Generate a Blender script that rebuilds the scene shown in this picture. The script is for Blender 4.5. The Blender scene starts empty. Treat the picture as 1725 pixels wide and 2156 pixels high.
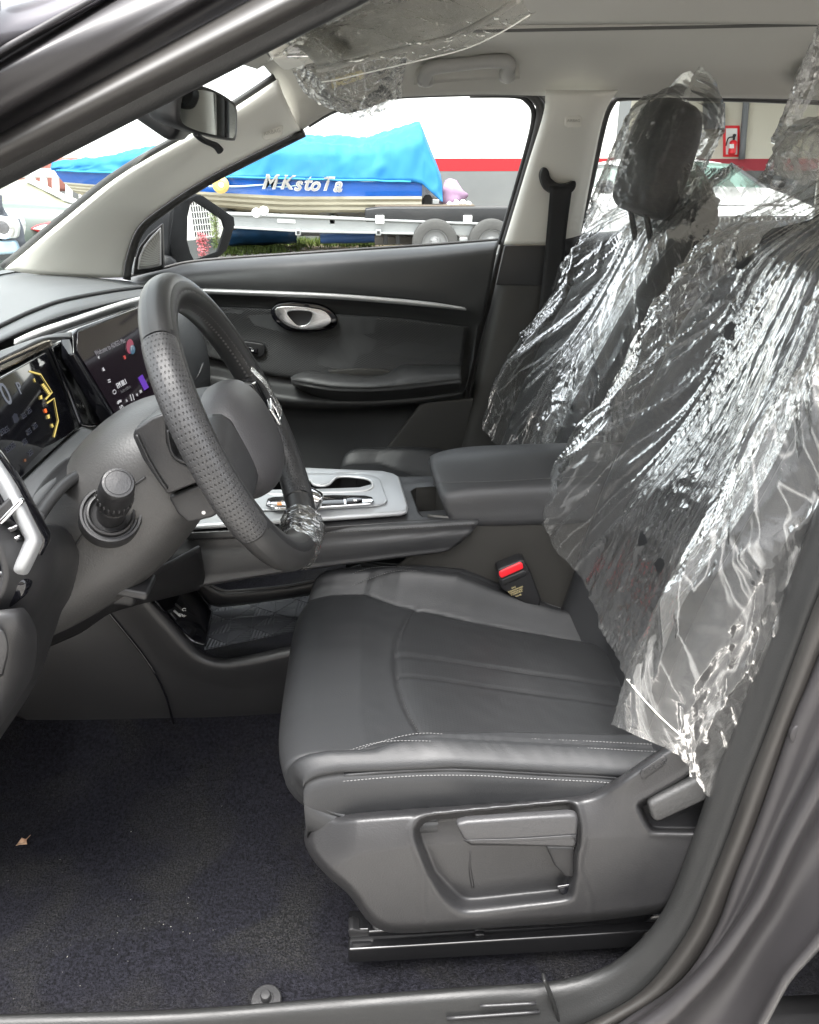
import bpy, bmesh, math, random
from mathutils import Vector, Matrix, noise
V = Vector
random.seed(7)
scene = bpy.context.scene
# ---------------------------------------------------------------- camera, sky, sun, exposure
CAM_H, YAW, PITCH, FPX, CU, CV = 1.35, math.radians(3), math.radians(23.7), 1727.0, 862.5, 1078.0
cam_data = bpy.data.cameras.new('camera')
cam_data.sensor_fit = 'HORIZONTAL'; cam_data.sensor_width = 36; cam_data.lens = 36*FPX/1725
cam_data.clip_start = 0.01; cam_data.clip_end = 500
camera = bpy.data.objects.new('camera', cam_data)
scene.collection.objects.link(camera)
camera.location = (0, 0, CAM_H)
camera.rotation_euler = (math.pi/2-PITCH, 0, -YAW)
scene.camera = camera
SUN_EL, SUN_AZ = math.radians(70), math.radians(200)     # high, from behind the photographer
world = bpy.data.worlds.new('World'); scene.world = world; world.use_nodes = True
wn, wl = world.node_tree.nodes, world.node_tree.links
bg = wn['Background']
sky = wn.new('ShaderNodeTexSky'); sky.sky_type = 'NISHITA'; sky.sun_disc = False
sky.sun_elevation = SUN_EL; sky.sun_rotation = SUN_AZ
sky.air_density = 1.0; sky.dust_density = 4.0; sky.ozone_density = 0.6
hs = wn.new('ShaderNodeHueSaturation'); hs.inputs['Saturation'].default_value = 0.18
wl.new(sky.outputs[0], hs.inputs['Color']); wl.new(hs.outputs[0], bg.inputs['Color'])
bg.inputs['Strength'].default_value = 0.15
sun_data = bpy.data.lights.new('sun', 'SUN'); sun_data.energy = 1.4; sun_data.angle = math.radians(40)
sun_data.color = (1.0, 0.97, 0.93)
sun = bpy.data.objects.new('sun', sun_data); scene.collection.objects.link(sun)
sd = V((math.sin(SUN_AZ)*math.cos(SUN_EL), math.cos(SUN_AZ)*math.cos(SUN_EL), math.sin(SUN_EL)))
sun.rotation_euler = sd.to_track_quat('Z', 'Y').to_euler(); sun.location = sd*20
scene.view_settings.view_transform = 'Standard'; scene.view_settings.look = 'None'
scene.view_settings.exposure = 2.75; scene.view_settings.gamma = 1.0
scene.view_settings.use_curve_mapping = False
scene.cycles.transparent_max_bounces = 24
scene.cycles.max_bounces = 10; scene.cycles.diffuse_bounces = 4
scene.cycles.sample_clamp_indirect = 6.0; scene.cycles.caustics_refractive = False
# ---------------------------------------------------------------- points seen in the photograph, at a chosen depth
_f = V((math.sin(YAW)*math.cos(PITCH), math.cos(YAW)*math.cos(PITCH), -math.sin(PITCH)))
_r = V((math.cos(YAW), -math.sin(YAW), 0)); _u = _r.cross(_f)
def _on(ax, u, v, val):
    d = _f + _r*((u-CU)/FPX) + _u*((CV-v)/FPX)
    o = V((0, 0, CAM_H)); return o + d*((val-o[ax])/d[ax])
def X(u, v, x): return _on(0, u, v, x)
def Y(u, v, y): return _on(1, u, v, y)
def Z(u, v, z): return _on(2, u, v, z)
def Ys(y, *uv): return [Y(a, b, y) for a, b in uv]
def Yd(*uvy): return [Y(*a) for a in uvy]
# ---------------------------------------------------------------- object helpers
W = {}
def put(o, parent, origin):
    scene.collection.objects.link(o)
    W[o.name] = V(origin)
    if parent is not None:
        o.parent = parent; o.location = V(origin)-W[parent.name]
    else:
        o.location = origin
    return o
def tag(o, label, cat, group=None, kind=None):
    if label: o['label'] = label
    if cat: o['category'] = cat
    if group: o['group'] = group
    if kind: o['kind'] = kind
    return o
def thing(name, loc, label, cat, group=None):
    o = bpy.data.objects.new(name, None); o.empty_display_size = .05
    put(o, None, loc); return tag(o, label, cat, group)
def mobj(name, verts, faces, mat, parent=None, smooth=True, uvs=None, bevel=0, seg=3, sub=0, solid=0, soff=0, wn=False, angle=None):
    verts = [V(p) for p in verts]
    lo = V([min(p[i] for p in verts) for i in range(3)]); hi = V([max(p[i] for p in verts) for i in range(3)])
    c = (lo+hi)/2
    me = bpy.data.meshes.new(name)
    me.from_pydata([p-c for p in verts], [], faces)
    mats = mat if isinstance(mat, (list, tuple)) else [mat]
    for m in mats: me.materials.append(m)
    if smooth: me.polygons.foreach_set('use_smooth', [True]*len(me.polygons))
    if uvs:
        l = me.uv_layers.new(name='uv')
        for lp in me.loops: l.data[lp.index].uv = uvs[lp.vertex_index]
    me.update()
    o = bpy.data.objects.new(name, me)
    put(o, parent, c)
    if solid:
        m = o.modifiers.new('solid', 'SOLIDIFY'); m.thickness = solid; m.offset = soff
    if bevel:
        m = o.modifiers.new('bevel', 'BEVEL'); m.width = bevel; m.segments = seg; m.limit_method = 'ANGLE'; m.angle_limit = math.radians(30)
        m.harden_normals = False
    if sub:
        m = o.modifiers.new('sub', 'SUBSURF'); m.levels = sub; m.render_levels = sub
    if angle is not None and smooth:
        m = o.modifiers.new('split', 'EDGE_SPLIT'); m.split_angle = math.radians(angle)
    return o
def cr(pts, n, closed=False):
    """n points along a Catmull-Rom curve through pts (even in arc length)"""
    P = [V(p) for p in pts]
    if len(P) == 1: return [P[0].copy() for _ in range(n)]
    m = len(P); dense = []
    segs = m if closed else m-1
    K = 14
    for i in range(segs):
        p1, p2 = P[i], P[(i+1) % m]
        p0 = P[i-1] if (closed or i > 0) else p1*2-p2
        p3 = P[(i+2) % m] if (closed or i+2 < m) else p2*2-p1
        for k in range(K):
            t = k/K
            dense.append(0.5*((2*p1)+(p2-p0)*t+(2*p0-5*p1+4*p2-p3)*t*t+(3*p1-p0-3*p2+p3)*t**3))
    dense.append(P[0].copy() if closed else P[-1].copy())
    L = [0.0]
    for a, b in zip(dense, dense[1:]): L.append(L[-1]+(b-a).length)
    tot = L[-1] or 1e-9
    out = []; j = 0
    for k in range(n):
        s = tot*k/(n if closed else (n-1))
        while j < len(L)-2 and L[j+1] < s: j += 1
        d = L[j+1]-L[j]
        out.append(dense[j].lerp(dense[j+1], (s-L[j])/d if d > 0 else 0))
    return out
def lin(pts, n):
    P = [V(p) for p in pts]; L = [0]
    for a, b in zip(P, P[1:]): L.append(L[-1]+(b-a).length)
    out = []; j = 0
    for k in range(n):
        s = L[-1]*k/(n-1)
        while j < len(L)-2 and L[j+1] < s: j += 1
        d = L[j+1]-L[j]; out.append(P[j].lerp(P[j+1], (s-L[j])/d if d > 0 else 0))
    return out
def gridfaces(nr, nc, cc=False, cr_=False):
    F = []
    for i in range(nr if cr_ else nr-1):
        for j in range(nc if cc else nc-1):
            i2, j2 = (i+1) % nr, (j+1) % nc
            F.append((i*nc+j, i*nc+j2, i2*nc+j2, i2*nc+j))
    return F
def surf(name, rows, mat, parent=None, nu=40, nv=24, linear=False, solid=.004, soff=0, disp=None, **kw):
    """smooth sheet through rows of points; nu points along a row, nv across the rows"""
    R = [cr(r, nu) for r in rows]
    cols = []
    for j in range(nu):
        c = [r[j] for r in R]
        cols.append(lin(c, nv) if linear else cr(c, nv))
    vs = [cols[j][i] for i in range(nv) for j in range(nu)]
    if disp: vs = [disp(p) for p in vs]
    uvs = [(j/(nu-1), i/(nv-1)) for i in range(nv) for j in range(nu)]
    return mobj(name, vs, gridfaces(nv, nu), mat, parent, uvs=uvs, solid=solid, soff=soff, **kw)
def frames(P, closed):
    n = len(P); T = []
    for i in range(n):
        a = P[i-1] if (closed or i > 0) else P[i]; b = P[(i+1) % n] if (closed or i < n-1) else P[i]
        T.append((b-a).normalized())
    ref = V((0, 0, 1)) if abs(T[0].z) < .9 else V((1, 0, 0))
    N = [(ref-T[0]*ref.dot(T[0])).normalized()]
    for i in range(1, n):
        q = T[i-1].rotation_difference(T[i]); v = q @ N[-1]
        N.append((v-T[i]*v.dot(T[i])).normalized())
    return T, N, [t.cross(nn) for t, nn in zip(T, N)]
def tube(name, pts, r, mat, parent=None, n=None, sides=12, closed=False, flat=1.0, smoothpath=True, up=None, cap=True, **kw):
    """round (or oval, by flat) rod along pts; r is a number or a list that is spread along the rod"""
    n = n or max(2, len(pts)*6)
    P = (cr(pts, n, closed) if smoothpath else [V(p) for p in pts]); n = len(P)
    T, N, B = frames(P, closed)
    if up is not None:
        for i in range(n):
            w = V(up); N[i] = (w-T[i]*w.dot(T[i])).normalized(); B[i] = T[i].cross(N[i])
    def rad(i):
        if isinstance(r, (int, float)): return r
        x = i/(n-1)*(len(r)-1); k = min(int(x), len(r)-2); return r[k]+(r[k+1]-r[k])*(x-k)
    vs, uvs = [], []
    for i in range(n):
        for k in range(sides):
            a = 2*math.pi*k/sides
            vs.append(P[i]+N[i]*(math.cos(a)*rad(i)*flat)+B[i]*(math.sin(a)*rad(i))); uvs.append((i/(n-1), k/sides))
    F = gridfaces(n, sides, cc=True, cr_=closed)
    if cap and not closed:
        F.append(tuple(range(sides-1, -1, -1))); F.append(tuple((n-1)*sides+k for k in range(sides)))
    return mobj(name, vs, F, mat, parent, uvs=uvs, **kw)
def loft(name, rings, mat, parent=None, nring=32, nlong=None, cap=True, **kw):
    """closed cross sections joined into one skin"""
    R = [cr(r, nring, True) for r in rings]
    nlong = nlong or len(rings)*5
    cols = [cr([r[j] for r in R], nlong) for j in range(nring)]
    vs = [cols[j][i] for i in range(nlong) for j in range(nring)]
    uvs = [(j/nring, i/(nlong-1)) for i in range(nlong) for j in range(nring)]
    F = gridfaces(nlong, nring, cc=True)
    if cap:
        F.append(tuple(range(nring-1, -1, -1))); F.append(tuple((nlong-1)*nring+k for k in range(nring)))
    return mobj(name, vs, F, mat, parent, uvs=uvs, **kw)
def plate(name, outline, depth, mat, parent=None, holes=(), bevel=.003, seg=3, rnd=0, smooth=True, **kw):
    """flat piece with real thickness: outline (and holes) extruded by the vector depth"""
    d = V(depth); bm = bmesh.new(); edges = []
    for lp in [outline]+list(holes):
        lp = [V(p) for p in lp]
        if rnd: lp = cr(lp, rnd, True)
        vs = [bm.verts.new(p) for p in lp]
        for i in range(len(vs)): edges.append(bm.edges.new((vs[i-1], vs[i])))
    bmesh.ops.triangle_fill(bm, use_beauty=True, use_dissolve=False, edges=edges)
    fs = list(bm.faces)
    ret = bmesh.ops.extrude_face_region(bm, geom=fs)
    bmesh.ops.translate(bm, verts=[g for g in ret['geom'] if isinstance(g, bmesh.types.BMVert)], vec=d)
    bmesh.ops.recalc_face_normals(bm, faces=bm.faces)
    bmesh.ops.dissolve_limit(bm, angle_limit=.01, verts=bm.verts, edges=bm.edges)
    vs = [v.co.copy() for v in bm.verts]; bm.verts.index_update()
    F = [[v.index for v in f.verts] for f in bm.faces]; bm.free()
    kw.setdefault('angle', 40)
    return mobj(name, vs, F, mat, parent, smooth=smooth, bevel=bevel, seg=seg, **kw)
def hull(name, c, size, mat, parent=None, bevel=.003, rot=None, seg=3, axes=None, **kw):
    """rounded block"""
    c = V(c); h = V(size)/2
    A = axes or [V((1, 0, 0)), V((0, 1, 0)), V((0, 0, 1))]
    if rot: 
        from mathutils import Euler
        M = Euler(rot).to_matrix(); A = [M @ a for a in A]
    vs = [c+A[0]*(sx*h.x)+A[1]*(sy*h.y)+A[2]*(sz*h.z) for sx in (-1, 1) for sy in (-1, 1) for sz in (-1, 1)]
    F = [(0, 1, 3, 2), (4, 6, 7, 5), (0, 4, 5, 1), (2, 3, 7, 6), (0, 2, 6, 4), (1, 5, 7, 3)]
    if A[0].cross(A[1]).dot(A[2]) < 0: F = [f[::-1] for f in F]
    return mobj(name, vs, F, mat, parent, bevel=bevel, seg=seg, angle=40, **kw)
def disc(name, c, axis, prof, mat, parent=None, sides=24, **kw):
    """turned piece: prof is a list of (radius, height along axis)"""
    a = V(axis).normalized(); ref = V((0, 0, 1)) if abs(a.z) < .9 else V((1, 0, 0))
    n = (ref-a*ref.dot(a)).normalized(); b = a.cross(n); c = V(c); vs = []
    for r, h in prof:
        for k in range(sides):
            t = 2*math.pi*k/sides; vs.append(c+a*h+n*(math.cos(t)*r)+b*(math.sin(t)*r))
    F = gridfaces(len(prof), sides, cc=True)
    F.append(tuple(range(sides-1, -1, -1))); F.append(tuple((len(prof)-1)*sides+k for k in range(sides)))
    return mobj(name, vs, F, mat, parent, angle=35, **kw)
def stitches(name, pts, n, length, r, mat, parent, twist=0, side=None):
    """a row of short thread stitches along pts"""
    P = cr(pts, n*2); vs, F = [], []
    for i in range(0, 2*n-1, 2):
        a = P[i]; t = (P[i+1]-P[i]).normalized()*length/2
        if twist and side is not None: t = t+V(side)*(twist*length/2*(1 if (i//2) % 2 else -1 if twist < 0 else 1))
        w = t.orthogonal().normalized()*r; q = t.normalized().cross(w)
        b = len(vs)
        vs += [a-t+w*.5, a-t-w*.5, a-t+q*.5, a-t-q*.5, a+w*1.2, a-w*1.2, a+q*1.2, a-q*1.2, a+t+w*.5, a+t-w*.5, a+t+q*.5, a+t-q*.5]
        for k in (0, 4):
            F += [(b+k, b+k+2, b+k+6, b+k+4), (b+k+2, b+k+1, b+k+5, b+k+6), (b+k+1, b+k+3, b+k+7, b+k+5), (b+k+3, b+k, b+k+4, b+k+7)]
    o = mobj(name, vs, F, mat, parent); o['kind'] = 'stuff'; return o
def text(name, s, size, origin, xdir, ydir, mat, parent, ext=.0003, align='CENTER', shear=0, bold=0):
    cu = bpy.data.curves.new(name, 'FONT'); cu.body = s; cu.size = size; cu.extrude = ext; cu.align_x = align; cu.align_y = 'CENTER'
    cu.shear = shear; cu.offset = bold; cu.resolution_u = 3
    t = bpy.data.objects.new('tmp', cu); scene.collection.objects.link(t)
    dg = bpy.context.evaluated_depsgraph_get(); me = bpy.data.meshes.new_from_object(t.evaluated_get(dg))
    bpy.data.objects.remove(t); bpy.data.curves.remove(cu)
    x = V(xdir).normalized(); z = x.cross(V(ydir)).normalized(); y = z.cross(x)
    vs = [V(origin)+x*v.co.x+y*v.co.y+z*v.co.z for v in me.vertices]; F = [list(p.vertices) for p in me.polygons]
    bpy.data.meshes.remove(me)
    return mobj(name, vs, F, mat, parent, smooth=False)
from mathutils.bvhtree import BVHTree
_bvh = {}
def on_obj(o, u, v, off=0):
    """where the sight line through a photograph point meets an object's skin"""
    if o.name not in _bvh:
        _bvh[o.name] = BVHTree.FromPolygons([W[o.name]+q.co for q in o.data.vertices], [list(p.vertices) for p in o.data.polygons])
    d = (_f + _r*((u-CU)/FPX) + _u*((CV-v)/FPX)).normalized()
    h = _bvh[o.name].ray_cast(V((0, 0, CAM_H)), d)
    if h[0] is None: return None
    return h[0]-d*off
def on_line(o, off, *uv):
    return [p for p in (on_obj(o, a, b, off) for a, b in uv) if p is not None]
def inside(P, u, v):
    c = False; n = len(P); j = n-1
    for i in range(n):
        if (P[i][1] > v) != (P[j][1] > v) and u < (P[j][0]-P[i][0])*(v-P[i][1])/(P[j][1]-P[i][1])+P[i][0]: c = not c
        j = i
    return c
def pdist(P, u, v):
    best, bp = 1e9, None; n = len(P)
    for i in range(n):
        ax, ay = P[i-1]; bx, by = P[i]; dx, dy = bx-ax, by-ay; L2 = dx*dx+dy*dy
        t = 0 if L2 == 0 else max(0, min(1, ((u-ax)*dx+(v-ay)*dy)/L2)); qx, qy = ax+dx*t, ay+dy*t
        d = math.hypot(u-qx, v-qy)
        if d < best: best, bp = d, (qx, qy)
    return best, bp
def relief(name, outline, fy, mat_, parent, step=4, rnd=160, back=.03):
    """moulded panel: depth fy(u, v, distance from rim) over an outline, closed at the back by its rim"""
    P = [(p.x, p.y) for p in cr([V((a, b, 0)) for a, b in outline], rnd, True)]
    u0, u1 = min(p[0] for p in P), max(p[0] for p in P); v0, v1 = min(p[1] for p in P), max(p[1] for p in P)
    nu, nv = int((u1-u0)/step)+2, int((v1-v0)/step)+2
    ins = {}; idx = {}; vs = []; F = []
    for i in range(nv+1):
        for j in range(nu+1):
            ins[i, j] = inside(P, u0+(j-.5)*step, v0+(i-.5)*step)
    def vert(i, j):
        if (i, j) in idx: return idx[i, j]
        u, v = u0+(j-.5)*step, v0+(i-.5)*step; d, q = pdist(P, u, v)
        if not ins[i, j]: u, v = q; d = 0
        vs.append(Y(u, v, fy(u, v, d))); idx[i, j] = len(vs)-1; return idx[i, j]
    for i in range(nv):
        for j in range(nu):
            c = [(i, j), (i, j+1), (i+1, j+1), (i+1, j)]
            if any(ins[k] for k in c):
                f = [vert(*k) for k in c]; F.append(tuple(f))
    return mobj(name, vs, F, mat_, parent, solid=.003, soff=1)
# ---------------------------------------------------------------- materials
def mat(name, col, rough=.5, metal=0, spec=.5, coat=0, bump=0, bscale=400, var=0, vscale=8, col2=None, sheen=0, bdist=.001, detail=3, rvar=0, coatr=.05):
    m = bpy.data.materials.new(name); m.use_nodes = True
    n, l = m.node_tree.nodes, m.node_tree.links; b = n['Principled BSDF']
    b.inputs['Base Color'].default_value = (*col, 1); b.inputs['Roughness'].default_value = rough
    b.inputs['Metallic'].default_value = metal; b.inputs['Specular IOR Level'].default_value = spec
    b.inputs['Coat Weight'].default_value = coat; b.inputs['Coat Roughness'].default_value = coatr
    if sheen: b.inputs['Sheen Weight'].default_value = sheen
    tc = n.new('ShaderNodeTexCoord')
    if var or col2:
        t = n.new('ShaderNodeTexNoise'); t.inputs['Scale'].default_value = vscale; t.inputs['Detail'].default_value = 6
        l.new(tc.outputs['Object'], t.inputs['Vector'])
        r = n.new('ShaderNodeValToRGB'); r.color_ramp.elements[0].position = .3; r.color_ramp.elements[1].position = .7
        c2 = col2 or tuple(c*(1+var) for c in col); c1 = col if col2 else tuple(c*(1-var) for c in col)
        r.color_ramp.elements[0].color = (*c1, 1); r.color_ramp.elements[1].color = (*c2, 1)
        l.new(t.outputs['Fac'], r.inputs['Fac']); l.new(r.outputs['Color'], b.inputs['Base Color'])
    if rvar:
        t = n.new('ShaderNodeTexNoise'); t.inputs['Scale'].default_value = 14; t.inputs['Detail'].default_value = 5
        l.new(tc.outputs['Object'], t.inputs['Vector'])
        mr = n.new('ShaderNodeMapRange'); mr.inputs['To Min'].default_value = rough-rvar; mr.inputs['To Max'].default_value = rough+rvar
        mr.inputs['From Min'].default_value = .3; mr.inputs['From Max'].default_value = .7
        l.new(t.outputs['Fac'], mr.inputs['Value']); l.new(mr.outputs[0], b.inputs['Roughness'])
    if bump:
        t = n.new('ShaderNodeTexNoise'); t.inputs['Scale'].default_value = bscale; t.inputs['Detail'].default_value = detail
        l.new(tc.outputs['Object'], t.inputs['Vector'])
        bp = n.new('ShaderNodeBump'); bp.inputs['Strength'].default_value = bump; bp.inputs['Distance'].default_value = bdist
        l.new(t.outputs['Fac'], bp.inputs['Height']); l.new(bp.outputs[0], b.inputs['Normal'])
    return m
def emit(name, col, s, base=(0.01, .01, .012)):
    m = mat(name, base, .3); b = m.node_tree.nodes['Principled BSDF']
    b.inputs['Emission Color'].default_value = (*col, 1); b.inputs['Emission Strength'].default_value = s
    return m
def perforated(name, nu, nv, col=(.03, .03, .032), rough=.42, bst=.7, hole=.006, hr=.14):
    """leather with rows of punched holes, laid out on the piece's own surface"""
    m = mat(name, col, rough, bump=.12, bscale=700)
    n, l = m.node_tree.nodes, m.node_tree.links; b = n['Principled BSDF']
    uv = n.new('ShaderNodeTexCoord'); sp = n.new('ShaderNodeSeparateXYZ'); l.new(uv.outputs['UV'], sp.inputs[0])
    def mth(op, a, bb=None):
        q = n.new('ShaderNodeMath'); q.operation = op
        for i, s in enumerate((a, bb)):
            if s is None: continue
            if isinstance(s, (int, float)): q.inputs[i].default_value = s
            else: l.new(s, q.inputs[i])
        return q.outputs[0]
    xx = mth('MULTIPLY', sp.outputs[0], nu); row = mth('FLOOR', xx)
    yy = mth('ADD', mth('MULTIPLY', sp.outputs[1], nv), mth('MULTIPLY', mth('MODULO', row, 2), .5))
    fx = mth('SUBTRACT', mth('FRACT', xx), .5); fy = mth('SUBTRACT', mth('FRACT', yy), .5)
    d = mth('SQRT', mth('ADD', mth('MULTIPLY', fx, fx), mth('MULTIPLY', fy, fy)))
    mr = n.new('ShaderNodeMapRange'); mr.inputs['From Min'].default_value = hr; mr.inputs['From Max'].default_value = hr+.09
    l.new(d, mr.inputs['Value'])
    mx = n.new('ShaderNodeMix'); mx.data_type = 'RGBA'; l.new(mr.outputs[0], mx.inputs['Factor'])
    mx.inputs['A'].default_value = (hole, hole, hole, 1); mx.inputs['B'].default_value = (*col, 1)
    l.new(mx.outputs['Result'], b.inputs['Base Color'])
    bp = n.new('ShaderNodeBump'); bp.inputs['Strength'].default_value = bst; bp.inputs['Distance'].default_value = .0012
    l.new(mr.outputs[0], bp.inputs['Height']); l.new(bp.outputs[0], b.inputs['Normal'])
    return m
def ribbed(name, col, rough, freq, strength=.5, tri=True):
    """fine moulded ribs that change direction in facets (trim inserts, mats)"""
    m = mat(name, col, rough)
    n, l = m.node_tree.nodes, m.node_tree.links; b = n['Principled BSDF']
    tc = n.new('ShaderNodeTexCoord')
    w = []
    for ang in (.5, -1.1):
        mp = n.new('ShaderNodeMapping'); mp.inputs['Rotation'].default_value = (0, 0, ang); l.new(tc.outputs['UV'], mp.inputs['Vector'])
        t = n.new('ShaderNodeTexWave'); t.inputs['Scale'].default_value = freq; l.new(mp.outputs[0], t.inputs['Vector']); w.append(t.outputs['Fac'])
    vo = n.new('ShaderNodeTexVoronoi'); vo.inputs['Scale'].default_value = 4.5; vo.inputs['Randomness'].default_value = .8
    l.new(tc.outputs['UV'], vo.inputs['Vector'])
    sp = n.new('ShaderNodeSeparateColor'); l.new(vo.outputs['Color'], sp.inputs[0])
    st = n.new('ShaderNodeMath'); st.operation = 'GREATER_THAN'; st.inputs[1].default_value = .5; l.new(sp.outputs[0], st.inputs[0])
    mx = n.new('ShaderNodeMix'); l.new(st.outputs[0], mx.inputs['Factor']); l.new(w[0], mx.inputs['A']); l.new(w[1], mx.inputs['B'])
    bp = n.new('ShaderNodeBump'); bp.inputs['Strength'].default_value = strength; bp.inputs['Distance'].default_value = .0008
    l.new(mx.outputs['Result'], bp.inputs['Height']); l.new(bp.outputs[0], b.inputs['Normal'])
    return m
def glass(name, tint=(.93, .96, .95), refl=1.0, rough=.01):
    m = bpy.data.materials.new(name); m.use_nodes = True; n, l = m.node_tree.nodes, m.node_tree.links
    out = n['Material Output']; n.remove(n['Principled BSDF'])
    tr = n.new('ShaderNodeBsdfTransparent'); tr.inputs[0].default_value = (*tint, 1)
    gl = n.new('ShaderNodeBsdfGlossy'); gl.inputs['Roughness'].default_value = rough
    fr = n.new('ShaderNodeFresnel'); fr.inputs['IOR'].default_value = 1.0+.5*refl
    mx = n.new('ShaderNodeMixShader'); l.new(fr.outputs[0], mx.inputs[0]); l.new(tr.outputs[0], mx.inputs[1]); l.new(gl.outputs[0], mx.inputs[2])
    l.new(mx.outputs[0], out.inputs[0]); return m
def film(name, tint=(.93, .935, .93), ior=1.55, rough=.09, crinkle=.6, cscale=38, haze=.06, stretch=(1, 1, 1), wr=(70, 12), shine=.5, crease=.28, side=0, low=0):
    """clear polythene: mostly see-through, shiny, slightly milky, with fine crinkles"""
    m = bpy.data.materials.new(name); m.use_nodes = True; n, l = m.node_tree.nodes, m.node_tree.links
    out = n['Material Output']; n.remove(n['Principled BSDF'])
    tc = n.new('ShaderNodeTexCoord'); mp = n.new('ShaderNodeMapping'); mp.inputs['Scale'].default_value = stretch
    l.new(tc.outputs['UV'], mp.inputs['Vector'])
    nz = n.new('ShaderNodeTexNoise'); nz.inputs['Scale'].default_value = 3; nz.inputs['Detail'].default_value = 3
    l.new(mp.outputs[0], nz.inputs['Vector'])
    ad = n.new('ShaderNodeMix'); ad.data_type = 'RGBA'; ad.blend_type = 'ADD'; ad.inputs['Factor'].default_value = .35
    l.new(mp.outputs[0], ad.inputs['A']); l.new(nz.outputs['Color'], ad.inputs['B'])
    vo = n.new('ShaderNodeTexVoronoi'); vo.feature = 'DISTANCE_TO_EDGE'; vo.inputs['Scale'].default_value = cscale
    l.new(ad.outputs['Result'], vo.inputs['Vector'])
    v2 = n.new('ShaderNodeTexNoise'); v2.inputs['Scale'].default_value = cscale*1.7; v2.inputs['Detail'].default_value = 4; v2.inputs['Distortion'].default_value = 1.5
    l.new(ad.outputs['Result'], v2.inputs['Vector'])
    mp2 = n.new('ShaderNodeMapping'); mp2.inputs['Scale'].default_value = (wr[0], wr[1], 1); l.new(tc.outputs['UV'], mp2.inputs['Vector'])
    w3 = n.new('ShaderNodeTexNoise'); w3.inputs['Scale'].default_value = 1; w3.inputs['Detail'].default_value = 3; w3.inputs['Distortion'].default_value = .8; l.new(mp2.outputs[0], w3.inputs['Vector'])
    # sharp creases: fold the noise about its middle
    a1 = n.new('ShaderNodeMath'); a1.operation = 'SUBTRACT'; a1.inputs[1].default_value = .5; l.new(w3.outputs['Fac'], a1.inputs[0])
    a2 = n.new('ShaderNodeMath'); a2.operation = 'ABSOLUTE'; l.new(a1.outputs[0], a2.inputs[0])
    a3 = n.new('ShaderNodeMath'); a3.operation = 'MULTIPLY'; a3.inputs[1].default_value = -2.0; l.new(a2.outputs[0], a3.inputs[0])
    sm0 = n.new('ShaderNodeMath'); sm0.operation = 'ADD'; l.new(vo.outputs['Distance'], sm0.inputs[0]); l.new(v2.outputs['Fac'], sm0.inputs[1])
    sm = n.new('ShaderNodeMath'); sm.operation = 'ADD'; l.new(sm0.outputs[0], sm.inputs[0]); l.new(a3.outputs[0], sm.inputs[1])
    bp = n.new('ShaderNodeBump'); bp.inputs['Strength'].default_value = crinkle; bp.inputs['Distance'].default_value = .004
    l.new(sm.outputs[0], bp.inputs['Height'])
    mk = n.new('ShaderNodeTexNoise'); mk.inputs['Scale'].default_value = 5.5; mk.inputs['Detail'].default_value = 3; mk.inputs['Distortion'].default_value = .6; l.new(tc.outputs['UV'], mk.inputs['Vector'])
    mm = n.new('ShaderNodeMapRange'); mm.inputs['From Min'].default_value = .38; mm.inputs['From Max'].default_value = .66; mm.inputs['To Min'].default_value = crinkle*.10; mm.inputs['To Max'].default_value = crinkle
    l.new(mk.outputs['Fac'], mm.inputs['Value']); l.new(mm.outputs[0], bp.inputs['Strength'])
    tr = n.new('ShaderNodeBsdfTransparent'); tr.inputs[0].default_value = (*tint, 1)
    gl = n.new('ShaderNodeBsdfGlossy'); gl.inputs['Roughness'].default_value = rough; l.new(bp.outputs[0], gl.inputs['Normal'])
    fr = n.new('ShaderNodeFresnel'); fr.inputs['IOR'].default_value = ior; l.new(bp.outputs[0], fr.inputs['Normal'])
    df = n.new('ShaderNodeBsdfTranslucent'); df.inputs[0].default_value = (.8, .8, .78, 1)
    dd = n.new('ShaderNodeBsdfDiffuse'); dd.inputs[0].default_value = (.8, .8, .78, 1)
    m0 = n.new('ShaderNodeMixShader'); m0.inputs[0].default_value = .5; l.new(df.outputs[0], m0.inputs[1]); l.new(dd.outputs[0], m0.inputs[2])
    m1 = n.new('ShaderNodeMixShader')
    lw = n.new('ShaderNodeLayerWeight'); lw.inputs['Blend'].default_value = .35; l.new(bp.outputs[0], lw.inputs['Normal'])
    hz = n.new('ShaderNodeMapRange'); hz.inputs['To Min'].default_value = haze; hz.inputs['To Max'].default_value = haze*5; l.new(lw.outputs['Facing'], hz.inputs['Value'])
    cs = n.new('ShaderNodeMapRange'); cs.inputs['From Min'].default_value = 0; cs.inputs['From Max'].default_value = .022; cs.inputs['To Min'].default_value = 1; cs.inputs['To Max'].default_value = 0; l.new(a2.outputs[0], cs.inputs['Value'])
    mk2 = n.new('ShaderNodeMapRange'); mk2.inputs['From Min'].default_value = .46; mk2.inputs['From Max'].default_value = .62; mk2.inputs['To Max'].default_value = crease; l.new(mk.outputs['Fac'], mk2.inputs['Value'])
    sx = n.new('ShaderNodeSeparateXYZ'); l.new(tc.outputs['UV'], sx.inputs[0])
    s1 = n.new('ShaderNodeMath'); s1.operation = 'SUBTRACT'; s1.inputs[1].default_value = .5; l.new(sx.outputs[0], s1.inputs[0])
    s2 = n.new('ShaderNodeMath'); s2.operation = 'ABSOLUTE'; l.new(s1.outputs[0], s2.inputs[0])
    s3 = n.new('ShaderNodeMapRange'); s3.inputs['From Min'].default_value = .14; s3.inputs['From Max'].default_value = .26; s3.inputs['To Max'].default_value = crease*side; l.new(s2.outputs[0], s3.inputs['Value'])  # more of the painted crease highlights towards both sides
    s4 = n.new('ShaderNodeMath'); s4.operation = 'MAXIMUM'; l.new(mk2.outputs[0], s4.inputs[0]); l.new(s3.outputs[0], s4.inputs[1])
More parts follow.
